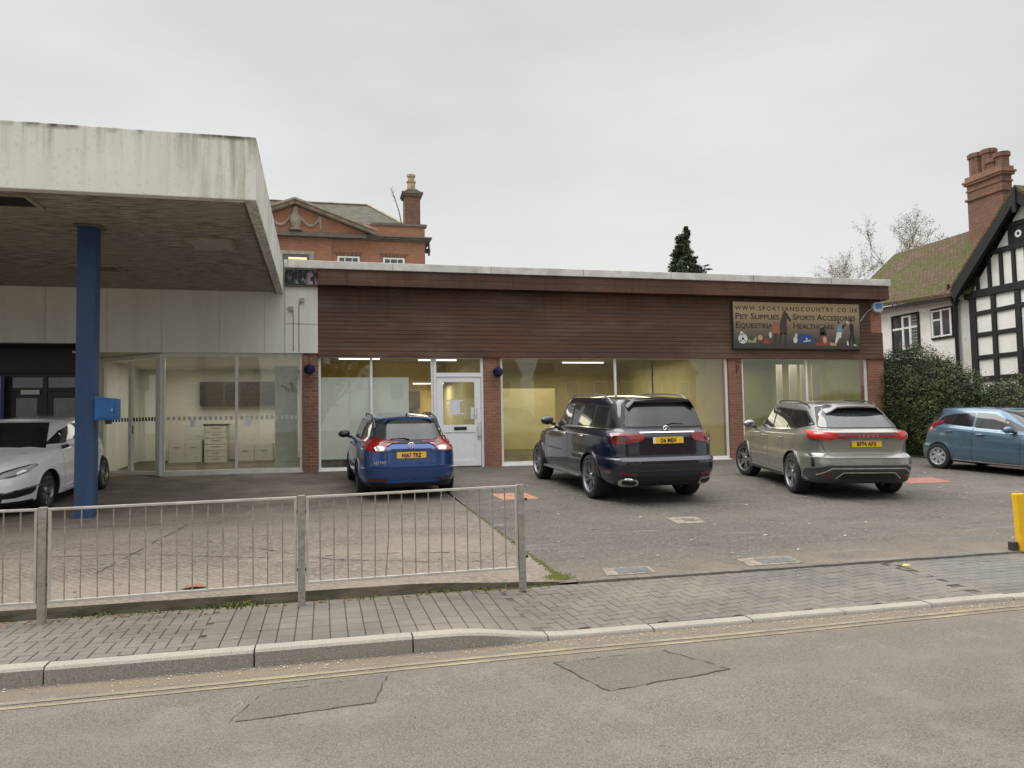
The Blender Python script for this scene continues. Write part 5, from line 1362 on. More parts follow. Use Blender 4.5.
b = MB(); b.beam((XW-.36, 20.55, 5.60), (XW-.36, 26.3, 5.90), .09, .1, (-1, 0, 0)); b.build('gutter', MAT['black'], th)
def hwin(y0, y1, z0, z1, bars, tr):
    """y0 > y1: the left jamb as seen from the street first"""
    m = MB(); x = XW-.05; 
    m.box(x, y1, z0, XW-.002, y0, z0+.07); m.box(x, y1, z1-.07, XW-.002, y0, z1); m.box(x, y1, z0+.07, XW-.002, y1+.07, z1-.07); m.box(x, y0-.07, z0+.07, XW-.002, y0, z1-.07)
    return m
f = hwin(23.72, 22.40, 4.10, 5.47, 0, 0); 
f = f.build('window', MAT['timber_black'], th)
m = MB(); x = XW-.06
for yy in (23.15, 22.80): m.box(x, yy-.045, 4.17, XW-.003, yy+.045, 5.40)
m.box(x+.004, 22.47, 4.93, XW-.004, 23.65, 5.0)
m.box(x+.002, 22.845, 4.19, XW-.004, 23.105, 4.25); m.box(x+.002, 22.845, 5.34, XW-.004, 23.105, 5.39); m.box(x-.02, 22.35, 4.06, XW, 23.75, 4.11)
m.build('frame', MAT['white_frame'], f)
MB().box(XW-.03, 22.45, 4.15, XW-.001, 23.67, 5.42).build('pane', MAT['house_glass'], f)
m = MB()
for k in range(5): m.box(XW-.034, 22.48+k*.065, 4.2, XW-.03, 22.486+k*.065, 5.4)
for k in range(10): m.box(XW-.034, 22.48, 4.22+k*.12, XW-.03, 22.76, 4.23+k*.12)
m.build('leading', MAT['pale_wall'], f)
f = hwin(21.86, 20.92, 4.40, 5.45, 0, 0).build('window', MAT['timber_black'], th)
m = MB()
for yy in (21.79, 21.39, 21.0): m.box(x, yy-.04, 4.46, XW-.003, yy+.04, 5.39)
m.box(x+.002, 21.04, 4.47, XW-.004, 21.75, 4.52); m.box(x+.002, 21.04, 5.33, XW-.004, 21.75, 5.38); m.box(x+.003, 21.43, 5.02, XW-.004, 21.75, 5.08)
m.build('frame', MAT['white_frame'], f); MB().box(XW-.03, 20.96, 4.44, XW-.001, 21.83, 5.41).build('pane', MAT['house_glass'], f)
b = MB(); b.tube([(XW-.1, 20.62, 5.6), (XW-.1, 20.72, 5.4), (XW-.1, 20.74, .8)], .065, 8); b.build('downpipe', MAT['black'], th, smooth=True)
b = MB(); b.tube([(XG-.3, 20.55, 5.68), (XG-.18, 20.52, 5.35), (XG-.12, 20.50, .8)], .05, 8); b.build('downpipe', MAT['black'], th, smooth=True)
b = MB(); b.tube([(XW-.1, 20.98, 5.65), (XW-.1, 20.98, 6.15)], .05, 8); b.build('vent_pipe', MAT['black'], th, smooth=True)
# chimney stack with octagonal pots
b = MB(); b.box(22.0, 20.55, 6.2, 22.4, 21.98, 9.85)
b.box(21.94, 20.49, 9.3, 22.46, 22.04, 9.37); b.box(21.97, 20.52, 9.62, 22.43, 22.01, 9.68)
st = b.build('chimney', MAT['brick_chimney'], th)
b = MB(); b.box(21.93, 20.48, 9.85, 22.47, 22.05, 9.93); b.box(21.89, 20.44, 9.93, 22.51, 22.09, 10.0); b.box(21.94, 20.5, 10.0, 22.46, 22.0, 10.14)
b.build('chimney_cap', MAT['brick_dark'], st)
for (yy, xx, zt_, r) in ((21.68, 22.2, 10.92, .26), (21.25, 22.24, 10.92, .22), (20.98, 22.15, 10.5, .20), (20.70, 22.2, 10.62, .21)):
    prf = [(r, 10.1), (r, zt_-.16), (r+.05, zt_-.14), (r+.05, zt_), (r-.08, zt_), (r-.08, zt_-.3)]
    MB().lathe(prf, (xx, yy, 0), n=8).build('chimney_pot', MAT['brick_chimney'], st)

# ------------------------------------------------------------------ the other side of the road (seen in the glass and the paintwork)
def row_house(x0, x1, ze, zr, m, lab, wins):
    h = tag(empty('terraced_house', ((x0+x1)/2, -20, .1)), lab, 'house', 'houses across the road')
    b = MB(); b.box(x0, -27, .0, x1, -20, ze); b.build('wall', m, h)
    b = MB(); b.prism([(x0-.1, -19.6, ze-.05), (x0-.1, -23.5, zr), (x0-.1, -27.4, ze-.05)], (x1-x0+.2, 0, 0)); b.build('roof', MAT['slate'], h)
    n = wins
    for k in range(n):
        x = x0+(x1-x0)*(k+.5)/n
        for z in ((1.0, 2.4), (3.9, 5.2)):
            m2 = MB(); m2.box(x-.55, -19.99, z[0], x+.55, -19.95, z[1]); f = m2.build('window', MAT['white_frame'], h)
            MB().box(x-.48, -19.948, z[0]+.07, x+.48, -19.945, z[1]-.07).build('pane', MAT['house_glass'], f)
    b = MB(); b.box(x1-1.2, -24, zr-1, x1-.4, -23, zr+1.0); b.build('chimney', MAT['brick_chimney'], h)
row_house(-16, -5, 5.8, 8.4, MAT['brick_red'], 'red brick terraced house on the far side of the road beside the leafy tree', 4)
row_house(4, 15, 5.6, 8.0, MAT['stucco'], 'white rendered terraced house on the far side of the road', 4)
row_house(18, 30, 5.8, 8.6, MAT['brick_red'], 'long red brick house on the far side of the road, right of the white one', 5)
bare_tree((-1, -24, 0), 10, .75, 'leafy tree between the houses on the far side of the road', 22, 5000, name='street_tree', m='dark_leaf', ls=(.10, .2), depth=5)
# ------------------------------------------------------------------ cars
NS = (14, 38, 38, 14)
def superhalf(xr, xf, xm, w, nr, nf, wr, wf):
    """half outline of one body ring from the rear centre round the left side to the front centre"""
    segs = []
    def pt(th, n, rear):
        c, s = max(math.cos(th), 0)**(2/n), max(math.sin(th), 0)**(2/n)
        x = xm - (xm-xr)*c if rear else xm + (xf-xm)*c
        f = (xm-x)/(xm-xr) if rear else (x-xm)/(xf-xm)
        k = 1 + ((wr if rear else wf)-1)*f*f
        return x, w*s*k
    def res(p, n):
        p = np.array(p); d_ = np.r_[0, np.cumsum(np.hypot(*np.diff(p, axis=0).T))]
        t = np.linspace(0, d_[-1], n+1)
        return np.c_[np.interp(t, d_, p[:, 0]), np.interp(t, d_, p[:, 1])]
    T = lambda a, b_, m=160: [a+(b_-a)*i/m for i in range(m+1)]
    q = math.pi/4
    A_ = res([pt(t, nr, True) for t in T(0, q)], NS[0]); B_ = res([pt(t, nr, True) for t in T(q, 2*q)], NS[1])
    C_ = res([pt(t, nf, False) for t in T(2*q, q)], NS[2]); D_ = res([pt(t, nf, False) for t in T(q, 0)], NS[3])
    return np.r_[A_, B_[1:], C_[1:], D_[1:]]
class Body:
    def __init__(s, L, rings, crown, paint, parent, wheels, ra, black_z=.27, sub=5, name='body'):
        s.L = L; xm = L*.5; V = []
        for r in rings:
            p = superhalf(r['x'][0], r['x'][1], xm, r['w'], r.get('nr', 5), r.get('nf', 3.4), r.get('wr', 1), r.get('wf', 1))
            z = np.interp(p[:, 0], *zip(*r['z']))
            for _ in range(14): z[1:-1] = (z[:-2]+2*z[1:-1]+z[2:])/4
            h = np.c_[p[:, 0]-L/2, p[:, 1], z]
            m_ = h[1:-1][::-1].copy(); m_[:, 1] *= -1
            V.append(np.r_[h, m_])
        sharp = [r.get('s', 0) for r in rings]; rows = [V[0]]
        for k in range(len(V)-1):
            P1, P2 = V[k], V[k+1]
            T1 = (P2-P1) if (k == 0 or sharp[k]) else .45*(P2-V[k-1])
            T2 = (P2-P1) if (k+2 >= len(V) or sharp[k+1]) else .45*(V[k+2]-P1)
            # keep tangents in proportion to this span
            ln = np.linalg.norm(P2-P1, axis=1, keepdims=True)
            for T_ in (T1, T2):
                n_ = np.linalg.norm(T_, axis=1, keepdims=True)+1e-9; T_ *= np.minimum(1, 1.6*ln/n_)
            for i in range(1, sub+1):
                t = i/sub; h1, h2 = 2*t**3-3*t*t+1, t**3-2*t*t+t; h3, h4 = -2*t**3+3*t*t, t**3-t*t
                rows.append(h1*P1+h2*T1+h3*P2+h4*T2)
        N = len(rows[0]); H = sum(NS); vs = [tuple(p) for r in rows for p in r]; fs = []
        for i in range(len(rows)-1):
            for k in range(N): fs.append((i*N+k, i*N+(k+1) % N, (i+1)*N+(k+1) % N, (i+1)*N+k))
        def cap(base, row, up, cr):
            cols = 8; prev = [base+0]*(cols+1); out = []
            for i in range(1, H):
                a, b_ = row[i], row[N-i]; cur = [base+i]
                for c in range(1, cols):
                    t = c/cols; p = a*(1-t)+b_*t; e = math.sin(math.pi*min(1, max(0, i/H)))**.35
                    q = (p[0], p[1], p[2]+cr*(1-(2*t-1)**2)*e); vs.append(q); cur.append(len(vs)-1)
                cur.append(base+N-i)
                for c in range(cols):
                    f = [prev[c], prev[c+1], cur[c+1], cur[c]]; f = [v for j, v in enumerate(f) if v not in f[:j]]
                    fs.append(tuple(f) if up else tuple(f[::-1]))
                prev = cur
            for c in range(cols):
                f = (prev[c], prev[c+1], base+H); fs.append(f if up else f[::-1])
        cap(0, rows[0], False, 0); cap((len(rows)-1)*N, rows[-1], True, crown)
        s.bvh = BVHTree.FromPolygons([Vector(v) for v in vs], fs)
        m_ = MB(); m_.add(vs, fs)
        o = m_.build(name, [paint, MAT['black']], parent, local=True)
        cut = MB()
        for (wx, wz) in wheels:
            for sd in (-1, 1):
                w_ = max(r['w'] for r in rings)
                cut.lathe([(ra, sd*(w_-.34)), (ra, sd*(w_+.2))], (wx, 0, wz), axis='y', n=56)
        co_ = cut.build('cutter_tmp', MAT['black'])
        md = o.modifiers.new('b', 'BOOLEAN'); md.object = co_; md.operation = 'DIFFERENCE'; md.solver = 'EXACT'
        dg = bpy.context.evaluated_depsgraph_get(); dg.update()
        me = bpy.data.meshes.new_from_object(o.evaluated_get(dg))
        o.modifiers.clear(); o.data = me; me.name = name; bpy.data.objects.remove(co_)
        while len(me.materials) < 2: me.materials.append(MAT['black'])
        me.materials[0] = paint; me.materials[1] = MAT['black']
        for f in me.polygons:
            c = f.center; f.use_smooth = True; f.material_index = 0
            ins = any((c.x-wx)**2+(c.z-wz)**2 < (ra+.004)**2 and abs(c.z-wz) < ra+.01 for wx, wz in wheels) and abs(f.normal.y) < .6 or any((c.x-wx)**2+(c.z-wz)**2 < (ra-.02)**2 for wx, wz in wheels)
            if c.z < black_z or ins: f.material_index = 1
        me.set_sharp_from_angle(angle=R(38))
        s.o = o; s.root = parent
    def hit(s, u, v, pj, sd=1):
        if pj == 'side': o_, d_ = Vector((u, 3*sd, v)), Vector((0, -sd, 0))
        elif pj == 'rear': o_, d_ = Vector((-6, u, v)), Vector((1, 0, 0))
        elif pj == 'front': o_, d_ = Vector((6, u, v)), Vector((-1, 0, 0))
        else: o_, d_ = Vector((u, v, 4)), Vector((0, 0, -1))
        h = s.bvh.ray_cast(o_, d_)
        if h[0] is None:
            h = s.bvh.find_nearest(o_+d_*(2.0 if pj == 'side' else 3.6 if pj in ('rear', 'front') else 2.5))
        n = h[1].normalized()
        if n.dot(d_) > 0: n = -n
        return h[0], n
    def patch(s, name, poly, pj, m_, sd=1, off=.004, res=.06, rnd=0, parent=None, skirt=.008, flat=False):
        if rnd:      # round the corners by a few centimetres only
            q = []
            for i in range(len(poly)):
                a, c, b_ = (Vector(poly[i-1]), Vector(poly[i]), Vector(poly[(i+1) % len(poly)]))
                da, db = a-c, b_-c; ra_ = min(.045*rnd, da.length*.4); rb_ = min(.045*rnd, db.length*.4)
                A2, B2 = c+da.normalized()*ra_, c+db.normalized()*rb_
                for t in (0, .25, .5, .75, 1): q.append(tuple(A2*(1-t)**2+c*2*t*(1-t)+B2*t*t))
            poly = q
        P = []
        for i in range(len(poly)):
            a, b_ = poly[i], poly[(i+1) % len(poly)]; n = max(1, int(math.hypot(b_[0]-a[0], b_[1]-a[1])/res))
            for k in range(n): P.append(Vector((a[0]+(b_[0]-a[0])*k/n, a[1]+(b_[1]-a[1])*k/n)))
        nb = len(P); x0, x1 = min(p.x for p in P), max(p.x for p in P); y0, y1 = min(p.y for p in P), max(p.y for p in P)
        def inside(x, y):
            c = False
            for i in range(nb):
                a, b_ = P[i], P[i-1]
                if (a.y > y) != (b_.y > y) and x < (b_.x-a.x)*(y-a.y)/(b_.y-a.y)+a.x: c = not c
            return c
        x = x0+res*.5
        while x < x1:
            y = y0+res*.5
            while y < y1:
                if inside(x, y) and min((x-p.x)**2+(y-p.y)**2 for p in P) > (res*.45)**2: P.append(Vector((x, y)))
                y += res
            x += res
        r = delaunay_2d_cdt(P, [(i, (i+1) % nb) for i in range(nb)], [list(range(nb))], 1, 1e-5)
        vv, ff = r[0], [tuple(f) for f in r[2]]
        hs_ = [s.hit(v.x, v.y, pj, sd) for v in vv]
        vs = [tuple(h+n*off) for h, n in hs_]
        # boundary skirt
        cnt = {}
        for f in ff:
            for i in range(len(f)):
                e_ = (f[i], f[(i+1) % len(f)]); k = tuple(sorted(e_)); cnt.setdefault(k, []).append(e_)
        base = len(vs); vs += [tuple(h-n*skirt) for h, n in hs_]
        sk = [(e_[0][1], e_[0][0], base+e_[0][0], base+e_[0][1]) for k, e_ in cnt.items() if len(e_) == 1]
        me = bpy.data.meshes.new(name); me.from_pydata(vs, [], ff+sk); me.materials.append(m_)
        bm = bmesh.new(); bm.from_mesh(me); bmesh.ops.recalc_face_normals(bm, faces=bm.faces)
        bmesh.ops.delete(bm, geom=[v for v in bm.verts if not v.link_faces], context='VERTS'); bm.to_mesh(me); bm.free()
        # outward test on the first upper face
        me.polygons.foreach_set('use_smooth', [True]*len(me.polygons)); me.set_sharp_from_angle(angle=R(50))
        o = bpy.data.objects.new(name, me); col.objects.link(o); o.parent = parent or s.root
        return o
    def ribbon(s, mb, pts, w_, pj, sd=1, off=.0015, step=.04):
        P = []
        for a, b_ in zip(pts, pts[1:]):
            n = max(1, int(math.hypot(b_[0]-a[0], b_[1]-a[1])/step))
            for k in range(n): P.append((a[0]+(b_[0]-a[0])*k/n, a[1]+(b_[1]-a[1])*k/n))
        P.append(pts[-1]); vs = []
        for i, p in enumerate(P):
            a, b_ = P[max(i-1, 0)], P[min(i+1, len(P)-1)]; dx, dy = b_[0]-a[0], b_[1]-a[1]; l = math.hypot(dx, dy) or 1
            nx, ny = -dy/l*w_/2, dx/l*w_/2
            for q in ((p[0]+nx, p[1]+ny), (p[0]-nx, p[1]-ny)):
                h, n = s.hit(q[0], q[1], pj, sd); vs.append(tuple(h+n*off))
        mb.add(vs, [(2*i, 2*i+1, 2*i+3, 2*i+2) for i in range(len(P)-1)])
def arc(cx, cz, r, a0, a1, n=20): return [(cx+r*math.cos(R(a0+(a1-a0)*i/n)), cz+r*math.sin(R(a0+(a1-a0)*i/n))) for i in range(n+1)]
def make_wheel(parent, x, y, R_, w_, rr_, style, m_rim, steer=0, spin=0):
    sd = 1 if y > 0 else -1; yo = w_/2*sd
    prof = [(rr_, -.5), (rr_+.012, -.5), (R_*.80, -.53), (R_*.955, -.47), (R_*.995, -.38), (R_, 0), (R_*.995, .38), (R_*.955, .47), (R_*.80, .53), (rr_+.012, .5), (rr_, .5)]
    t = MB(); t.lathe([(a, b_*w_) for a, b_ in prof], (0, 0, 0), axis='y', n=44, closed=True)
    for k in range(60):   # tread blocks
        a = 2*math.pi*k/60; c, s_ = math.cos(a), math.sin(a)
        t.obox((R_*c*.998, 0, R_*s_*.998), (-s_*R_*.035, 0, c*R_*.035), (0, w_*.40, 0), (c*.004, 0, s_*.004))
    tyre = t.build('wheel', MAT['rubber'], parent, local=True, smooth=True); tyre.location = (x, y, R_); tyre.rotation_euler = (0, R(spin), R(steer))
    b = MB()
    b.lathe([(rr_+.004, .5*w_*sd), (rr_-.012, .5*w_*sd), (rr_-.022, .40*w_*sd), (rr_-.03, -.4*w_*sd), (rr_, -.5*w_*sd), (rr_+.004, -.4*w_*sd)], (0, 0, 0), axis='y', n=44, closed=True)
    face = .40*w_*sd
    def spoke(a, wa, wb, r0_, r1_, dy0, dy1, th=.018, tw=0):
        c, s_ = math.cos(a), math.sin(a); c2, s2 = math.cos(a+tw), math.sin(a+tw)
        p0, p1 = Vector((r0_*c, face-dy0*sd, r0_*s_)), Vector((r1_*c2, face-dy1*sd, r1_*s2))
        ta, tb2 = Vector((-s_, 0, c)), Vector((-s2, 0, c2)); dn = Vector((0, -sd*th, 0))
        v = [p0-ta*wa, p0+ta*wa, p1+tb2*wb, p1-tb2*wb]; v2 = [q+dn*1.8 for q in v]
        b.add([v[0]*1, v[1], v[2], v[3], v2[0], v2[1], v2[2], v2[3]], [(0,1,2,3), (4,7,6,5), (0,4,5,1), (1,5,6,2), (2,6,7,3), (3,7,4,0)])
    if style == 'twin5':
        for k in range(5):
            a = 2*math.pi*k/5+.3
            for q in (-1, 1): spoke(a+q*.13, .016, .020, .05, rr_-.015, .02, .0, tw=q*.11)
    elif style == 'y10':
        for k in range(5):
            a = 2*math.pi*k/5+.1; spoke(a-.22, .022, .012, .05, rr_-.015, .015, 0, tw=-.02); spoke(a+.22, .022, .012, .05, rr_-.015, .015, 0, tw=.06); spoke(a, .018, .03, .05, rr_-.015, .03, .01)
    elif style == 'star5':
        for k in range(5): a = 2*math.pi*k/5+.2; spoke(a, .045, .028, .04, rr_-.012, .01, 0); spoke(a+.32, .014, .012, .07, rr_-.015, .02, .01, tw=.15)
    else:
        for k in range(7): a = 2*math.pi*k/7+.15; spoke(a, .030, .045, .04, rr_-.006, .004, 0)
        b.lathe([(rr_-.04, face), (rr_, face+.004*sd), (rr_, face-.02*sd), (rr_-.04, face-.02*sd)], (0, 0, 0), axis='y', n=44, closed=True)
    b.lathe([(.0, face+.004*sd), (.045, face+.002*sd), (.062, face-.012*sd), (.062, face-.05*sd)], (0, 0, 0), axis='y', n=20)
    rim = b.build('rim', m_rim, tyre, local=True, smooth=True, angle=30)
    c = MB(); c.lathe([(0, -.02*sd), (.17 if rr_ > .22 else .14, -.02*sd), (.17 if rr_ > .22 else .14, -.045*sd), (rr_-.035, -.05*sd), (rr_-.035, -.06*sd), (0, -.06*sd)], (0, 0, 0), axis='y', n=32)
    c.build('brake_disc', MAT['blackish'], tyre, local=True)
    return tyre
def emblem_ring(x, y, z, r, m_, parent, kind, ry=0):
    b = MB(); b.lathe([(r, -.006), (r*1.16, -.002), (r*1.16, .004), (r, .006)], (0, 0, 0), axis='x', n=22, closed=True)
    if kind == 'star':
        for k in range(3): a = R(90+120*k); b.tube([(0, 0, 0), (0, r*math.cos(a), r*math.sin(a))], [.010, .004], 5)
    elif kind == 'h':
        b.obox((0, r*.38, 0), (.004, 0, 0), (0, r*.11, 0), (0, .0, r*.72)); b.obox((0, -r*.38, 0), (.004, 0, 0), (0, r*.11, 0), (0, 0, r*.72)); b.obox((0, 0, 0), (.004, 0, 0), (0, r*.4, 0), (0, 0, r*.12))
    elif kind == 'l':
        b.beam((0, r*.3, r*.6), (0, 0, -r*.35), .012, .006, (1, 0, 0)); b.beam((0, 0, -r*.35), (0, -r*.6, -r*.2), .012, .006, (1, 0, 0))
    else:
        b.beam((0, r*.5, r*.1), (0, -r*.9, -r*.1), .02, .006, (1, 0, 0))
    o = b.build('emblem', m_, parent, local=True, smooth=True); o.location = (x, y, z); o.rotation_euler = (0, R(ry), 0); return o
def plate(parent, x, z, txt, m_, front=False, ry=0, band=False, w_=.52, h_=.11):
    b = MB(); b.box(-.004, -w_/2, -h_/2, .004, w_/2, h_/2)
    o = b.build('number_plate', m_, parent, local=True, bevel=.002); o.location = (x, 0, z); o.rotation_euler = (0, R(ry), 0)
    if band: MB().box(-.0055, w_/2-.045, -h_/2+.004, -.0045, w_/2-.002, h_/2-.004).build('side_band', MAT['plate_white'], o, local=True)
    rot = (R(90), 0, R(-90)) if not front else (R(90), 0, R(90))
    t = text_mesh('registration', txt, .098, MAT['black'], o, ((-.006 if not front else .006), 0, -.036), rot, extrude=.0008, align='CENTER', sx=.80, bold=.0035, spacing=1.06)
    return o
def mirror(root, body, x, y, z, m_, s=1.):
    for sd in (1, -1):
        b = MB(); b.ball((0, 0, 0), .075*s, .125*s, .078*s, 14, 10)
        o = b.build('wing_mirror', m_, root, local=True, smooth=True); o.location = (x, sd*(y+.13*s), z); o.rotation_euler = (R(-6*sd), 0, R(12*sd))
        a = MB(); a.tube([(.03, -sd*.06, -.05*s), (.04, -sd*.17*s, -.09*s)], [.03, .035], 6); a.build('mirror_arm', MAT['black'], o, local=True, smooth=True)
        gm_ = MB(); gm_.ball((-.012, 0, 0), .066*s, .108*s, .062*s, 12, 8); gm_.build('mirror_glass', MAT['car_glass_clear'], o, local=True, smooth=True)
def handles(root, body, pts, m_):
    for sd in (1, -1):
        for (x, z) in pts:
            h, n = body.hit(x, z, 'side', sd); b = MB(); b.tube([(-.1, 0, -.006), (-.08, sd*.03, 0), (.07, sd*.032, .004), (.1, 0, .002)], [.012, .014, .014, .011], 8)
            o = b.build('door_handle', m_, root, local=True, smooth=True); o.location = h
def place(root, x, y, heading):
    n = Matrix.Rotation(math.atan(.0509), 4, 'X'); m_ = n @ Matrix.Rotation(R(heading), 4, 'Z')
    root.rotation_euler = m_.to_euler(); root.location = (x, y, g(y)+.004)
def wipers(body, root, pts, pj):
    b = MB(); P = []
    for u, v in pts: h, n = body.hit(u, v, pj); P.append(h+n*.02)
    b.tube(P, [.012]+[.008]*(len(P)-2)+[.005], 6); b.build('wiper', MAT['black'], root, local=True, smooth=True)
def sym(poly): return [(-a, b_) for a, b_ in poly]

def car_common(root, body, spec):
    for ln, pj, sd in [(l, 'side', s_) for l in spec['seams'] for s_ in (1, -1)] + [(l2, 'rear', 1) for l in spec.get('rear_seams', []) for l2 in (l, sym(l))]:
        sg_ = MB(); body.ribbon(sg_, ln, .008, pj, sd); sg_.build('panel_gap', MAT['black'], root, local=True)
    for i, (wx, R_, w_, rr_, st, mr) in enumerate(spec['wheels']):
        for sd in (1, -1):
            make_wheel(root, wx, sd*(spec['hw']-w_/2-.012-(spec.get('fin', 0) if i == 1 else 0)), R_, w_, rr_, st, mr, steer=spec.get('steer', 0) if i == 1 else 0, spin=17*i+31*sd)
            ra = spec['ra']
            po = arc(wx, R_, ra+.034, -14, 194, 26)+arc(wx, R_, ra-.002, 194, -14, 26)
            body.patch('wheel_arch', po, 'side', spec['arch_mat'], sd, off=spec.get('arch_off', .010), res=.05)
    if spec.get('surround'):
        for sd in (1, -1): body.patch('window_surround', spec['surround'], 'side', MAT['black'], sd, off=.0015, res=.07, rnd=1)
    for nm, po, mt in spec['glass']:
        for sd in (1, -1): body.patch(nm, po, 'side', mt, sd, off=.005, res=.07, rnd=1)

def spoiler(B, r, P, xi, over, ym, drop=.03, th=.022):
    m_ = MB(); n = 12; top = []; bot = []
    for i in range(n+1):
        y = ym*(2*i/n-1); f = 1-(abs(2*i/n-1))**4*.35
        a, _ = B.hit(xi+.16, y*1.03, 'top'); b_, _ = B.hit(xi, y, 'top')
        c = b_+Vector((-over*f, 0, -drop))
        top.append((a+Vector((0, 0, .003)), b_+Vector((0, 0, .014)), c+Vector((0, 0, .012)))); bot.append((a-Vector((0, 0, .02)), b_-Vector((0, 0, th)), c-Vector((0, 0, th*.6))))
    vs = [tuple(q) for row in zip(top, bot) for g_ in row for q in g_]
    fs = []
    for i in range(n):
        o, p = i*6, (i+1)*6
        fs += [(o, o+1, p+1, p), (o+1, o+2, p+2, p+1), (o+3, p+3, p+4, o+4), (o+4, p+4, p+5, o+5), (o+2, o+5, p+5, p+2), (o, p, p+3, o+3)]
    fs += [(0, 3, 4, 1), (1, 4, 5, 2), (n*6, n*6+1, n*6+4, n*6+3), (n*6+1, n*6+2, n*6+5, n*6+4)]
    m_.add(vs, fs); m_.build('roof_spoiler', P, r, local=True, smooth=True, angle=40)
# ---- blue estate ---------------------------------------------------
def car_estate():
    L = 4.54; r = tag(empty('estate_car', (0, 0, 0)), 'metallic blue estate car parked nose-in in front of the white shop door', 'car')
    P = glossy_paint('metallic_blue_paint', (.014, .062, .225), .45, .3, .12); h = L/2
    rg = [dict(x=(.30, 4.30), w=.72, z=[(0, .21), (L, .20)]), dict(x=(.10, 4.45), w=.83, z=[(0, .235), (L, .21)]),
          dict(x=(.03, 4.52), w=.89, nr=6, z=[(0, .38), (L, .36)], wr=.985), dict(x=(0, 4.54), w=.90, nr=6, z=[(0, .555), (L, .5)], wr=.985, s=1),
          dict(x=(.035, 4.53), w=.895, nr=6, z=[(0, .585), (L, .56)], wr=.98), dict(x=(.055, 4.50), w=.895, nr=6, z=[(0, .74), (2, .72), (L, .64)], wr=.98),
          dict(x=(.07, 4.42), w=.89, nr=6, z=[(0, .88), (2.2, .87), (4, .74), (L, .70)], wr=.97, s=1),
          dict(x=(.115, 4.30), w=.855, z=[(0, .955), (2.2, .95), (4, .80), (L, .76)], wr=.945),
          dict(x=(.15, 3.95), w=.835, z=[(0, 1.0), (2.2, .985), (3.4, .95), (L, .90)], wr=.93, s=1),
          dict(x=(.17, 3.50), w=.80, z=[(0, 1.02), (2.2, 1.0), (3.4, 1.0)], wr=.92, s=1, nf=3),
          dict(x=(.29, 3.10), w=.735, z=[(0, 1.20), (3, 1.22)], wr=.90, nf=3), dict(x=(.40, 2.78), w=.665, z=[(0, 1.345), (3, 1.37)], wr=.90, nf=3),
          dict(x=(.42, 2.52), w=.60, z=[(0, 1.41), (1.6, 1.435), (3, 1.425)], wr=.92, nf=3)]
    ra = .355; wx = (1.0-h, 3.575-h)
    B = Body(L, rg, .045, P, r, [(x, .32) for x in wx], ra, .24)
    X = lambda a: a-h
    gl = [('side_window', [(X(.62), 1.06), (X(1.28), 1.03), (X(1.28), 1.335), (X(.80), 1.30)], MAT['car_glass']),
          ('side_window', [(X(1.33), 1.03), (X(2.12), 1.015), (X(2.12), 1.36), (X(1.33), 1.34)], MAT['car_glass']),
          ('side_window', [(X(2.18), 1.015), (X(3.28), 1.035), (X(2.75), 1.33), (X(2.18), 1.36)], MAT['car_glass'])]
    car_common(r, B, dict(hw=.90, ra=ra, surround=[(X(.56), 1.045), (X(1.5), 1.015), (X(3.36), 1.015), (X(2.78), 1.345), (X(2.1), 1.375), (X(.78), 1.315)], arch_mat=P, wheels=[(wx[0], .32, .225, .225, 'y10', MAT['alloy_dark']), (wx[1], .32, .225, .225, 'y10', MAT['alloy_dark'])], glass=gl,
        seams=[[(X(2.15), .30), (X(2.15), 1.0)], [(X(1.32), .62), (X(1.30), 1.02)], [(X(3.22), .32), (X(3.25), .98)], [(X(1.5), .30), (X(3.2), .30)]],
        rear_seams=[[(0, .60), (.66, .605), (.70, .72), (.66, .86)]]))
    B.patch('window_surround', [(-.70, 1.03), (.70, 1.03), (.585, 1.39), (-.585, 1.39)], 'rear', MAT['black'], off=.003, rnd=1)
    B.patch('rear_window', [(-.62, 1.05), (.62, 1.05), (.53, 1.325), (-.53, 1.325)], 'rear', MAT['car_glass_clear'], off=.008, rnd=1)
    B.patch('tailgate_trim', [(-.68, .985), (.68, .985), (.64, 1.035), (-.64, 1.035)], 'rear', MAT['black'], off=.012)
    spoiler(B, r, P, X(.50), .10, .44, .012)
    B.patch('window_surround', [(-.62, 1.34), (.62, 1.34), (.60, 1.395), (-.60, 1.395)], 'rear', MAT['black'], off=.007)  # upper surround; its black also paints in the spoiler's shadow
    for s_ in (1, -1):
        po = [(s_*a, b_) for a, b_ in [(.42, .955), (.44, .86), (.62, .845), (.77, .88), (.775, 1.0), (.735, 1.09), (.69, 1.10), (.64, 1.0)]]
        o = B.patch('tail_light', po, 'rear', MAT['lamp_red'], off=.028, res=.04, rnd=1, skirt=.02)
        B.patch('reversing_lens', [(s_*a, b_) for a, b_ in [(.46, .925), (.47, .875), (.60, .865), (.64, .90), (.58, .935)]], 'rear', MAT['lamp_white'], off=.034, res=.04, rnd=1, parent=o)
        B.patch('side_lamp', [(X(.10), .90), (X(.22), .91), (X(.40), 1.0), (X(.46), 1.06), (X(.34), 1.10), (X(.17), 1.03)], 'side', MAT['lamp_red'], s_, off=.02, res=.05, rnd=1)
        B.patch('rear_reflector', [(s_*a, b_) for a, b_ in [(.44, .335), (.74, .345), (.74, .385), (.44, .375)]], 'rear', MAT['lamp_dark'], off=.01, res=.05)
    B.patch('bumper_crease', [(-.70, .565), (.70, .565), (.68, .60), (-.68, .60)], 'rear', P, off=.03, res=.06, rnd=1, skirt=.02)
    B.patch('lower_bumper', [(-.78, .235), (.78, .235), (.76, .315), (-.76, .315)], 'rear', MAT['black'], off=.012)
    B.patch('bumper_lip', [(-.45, .315), (.45, .315), (.48, .345), (-.48, .345)], 'rear', P, off=.03, skirt=.03)
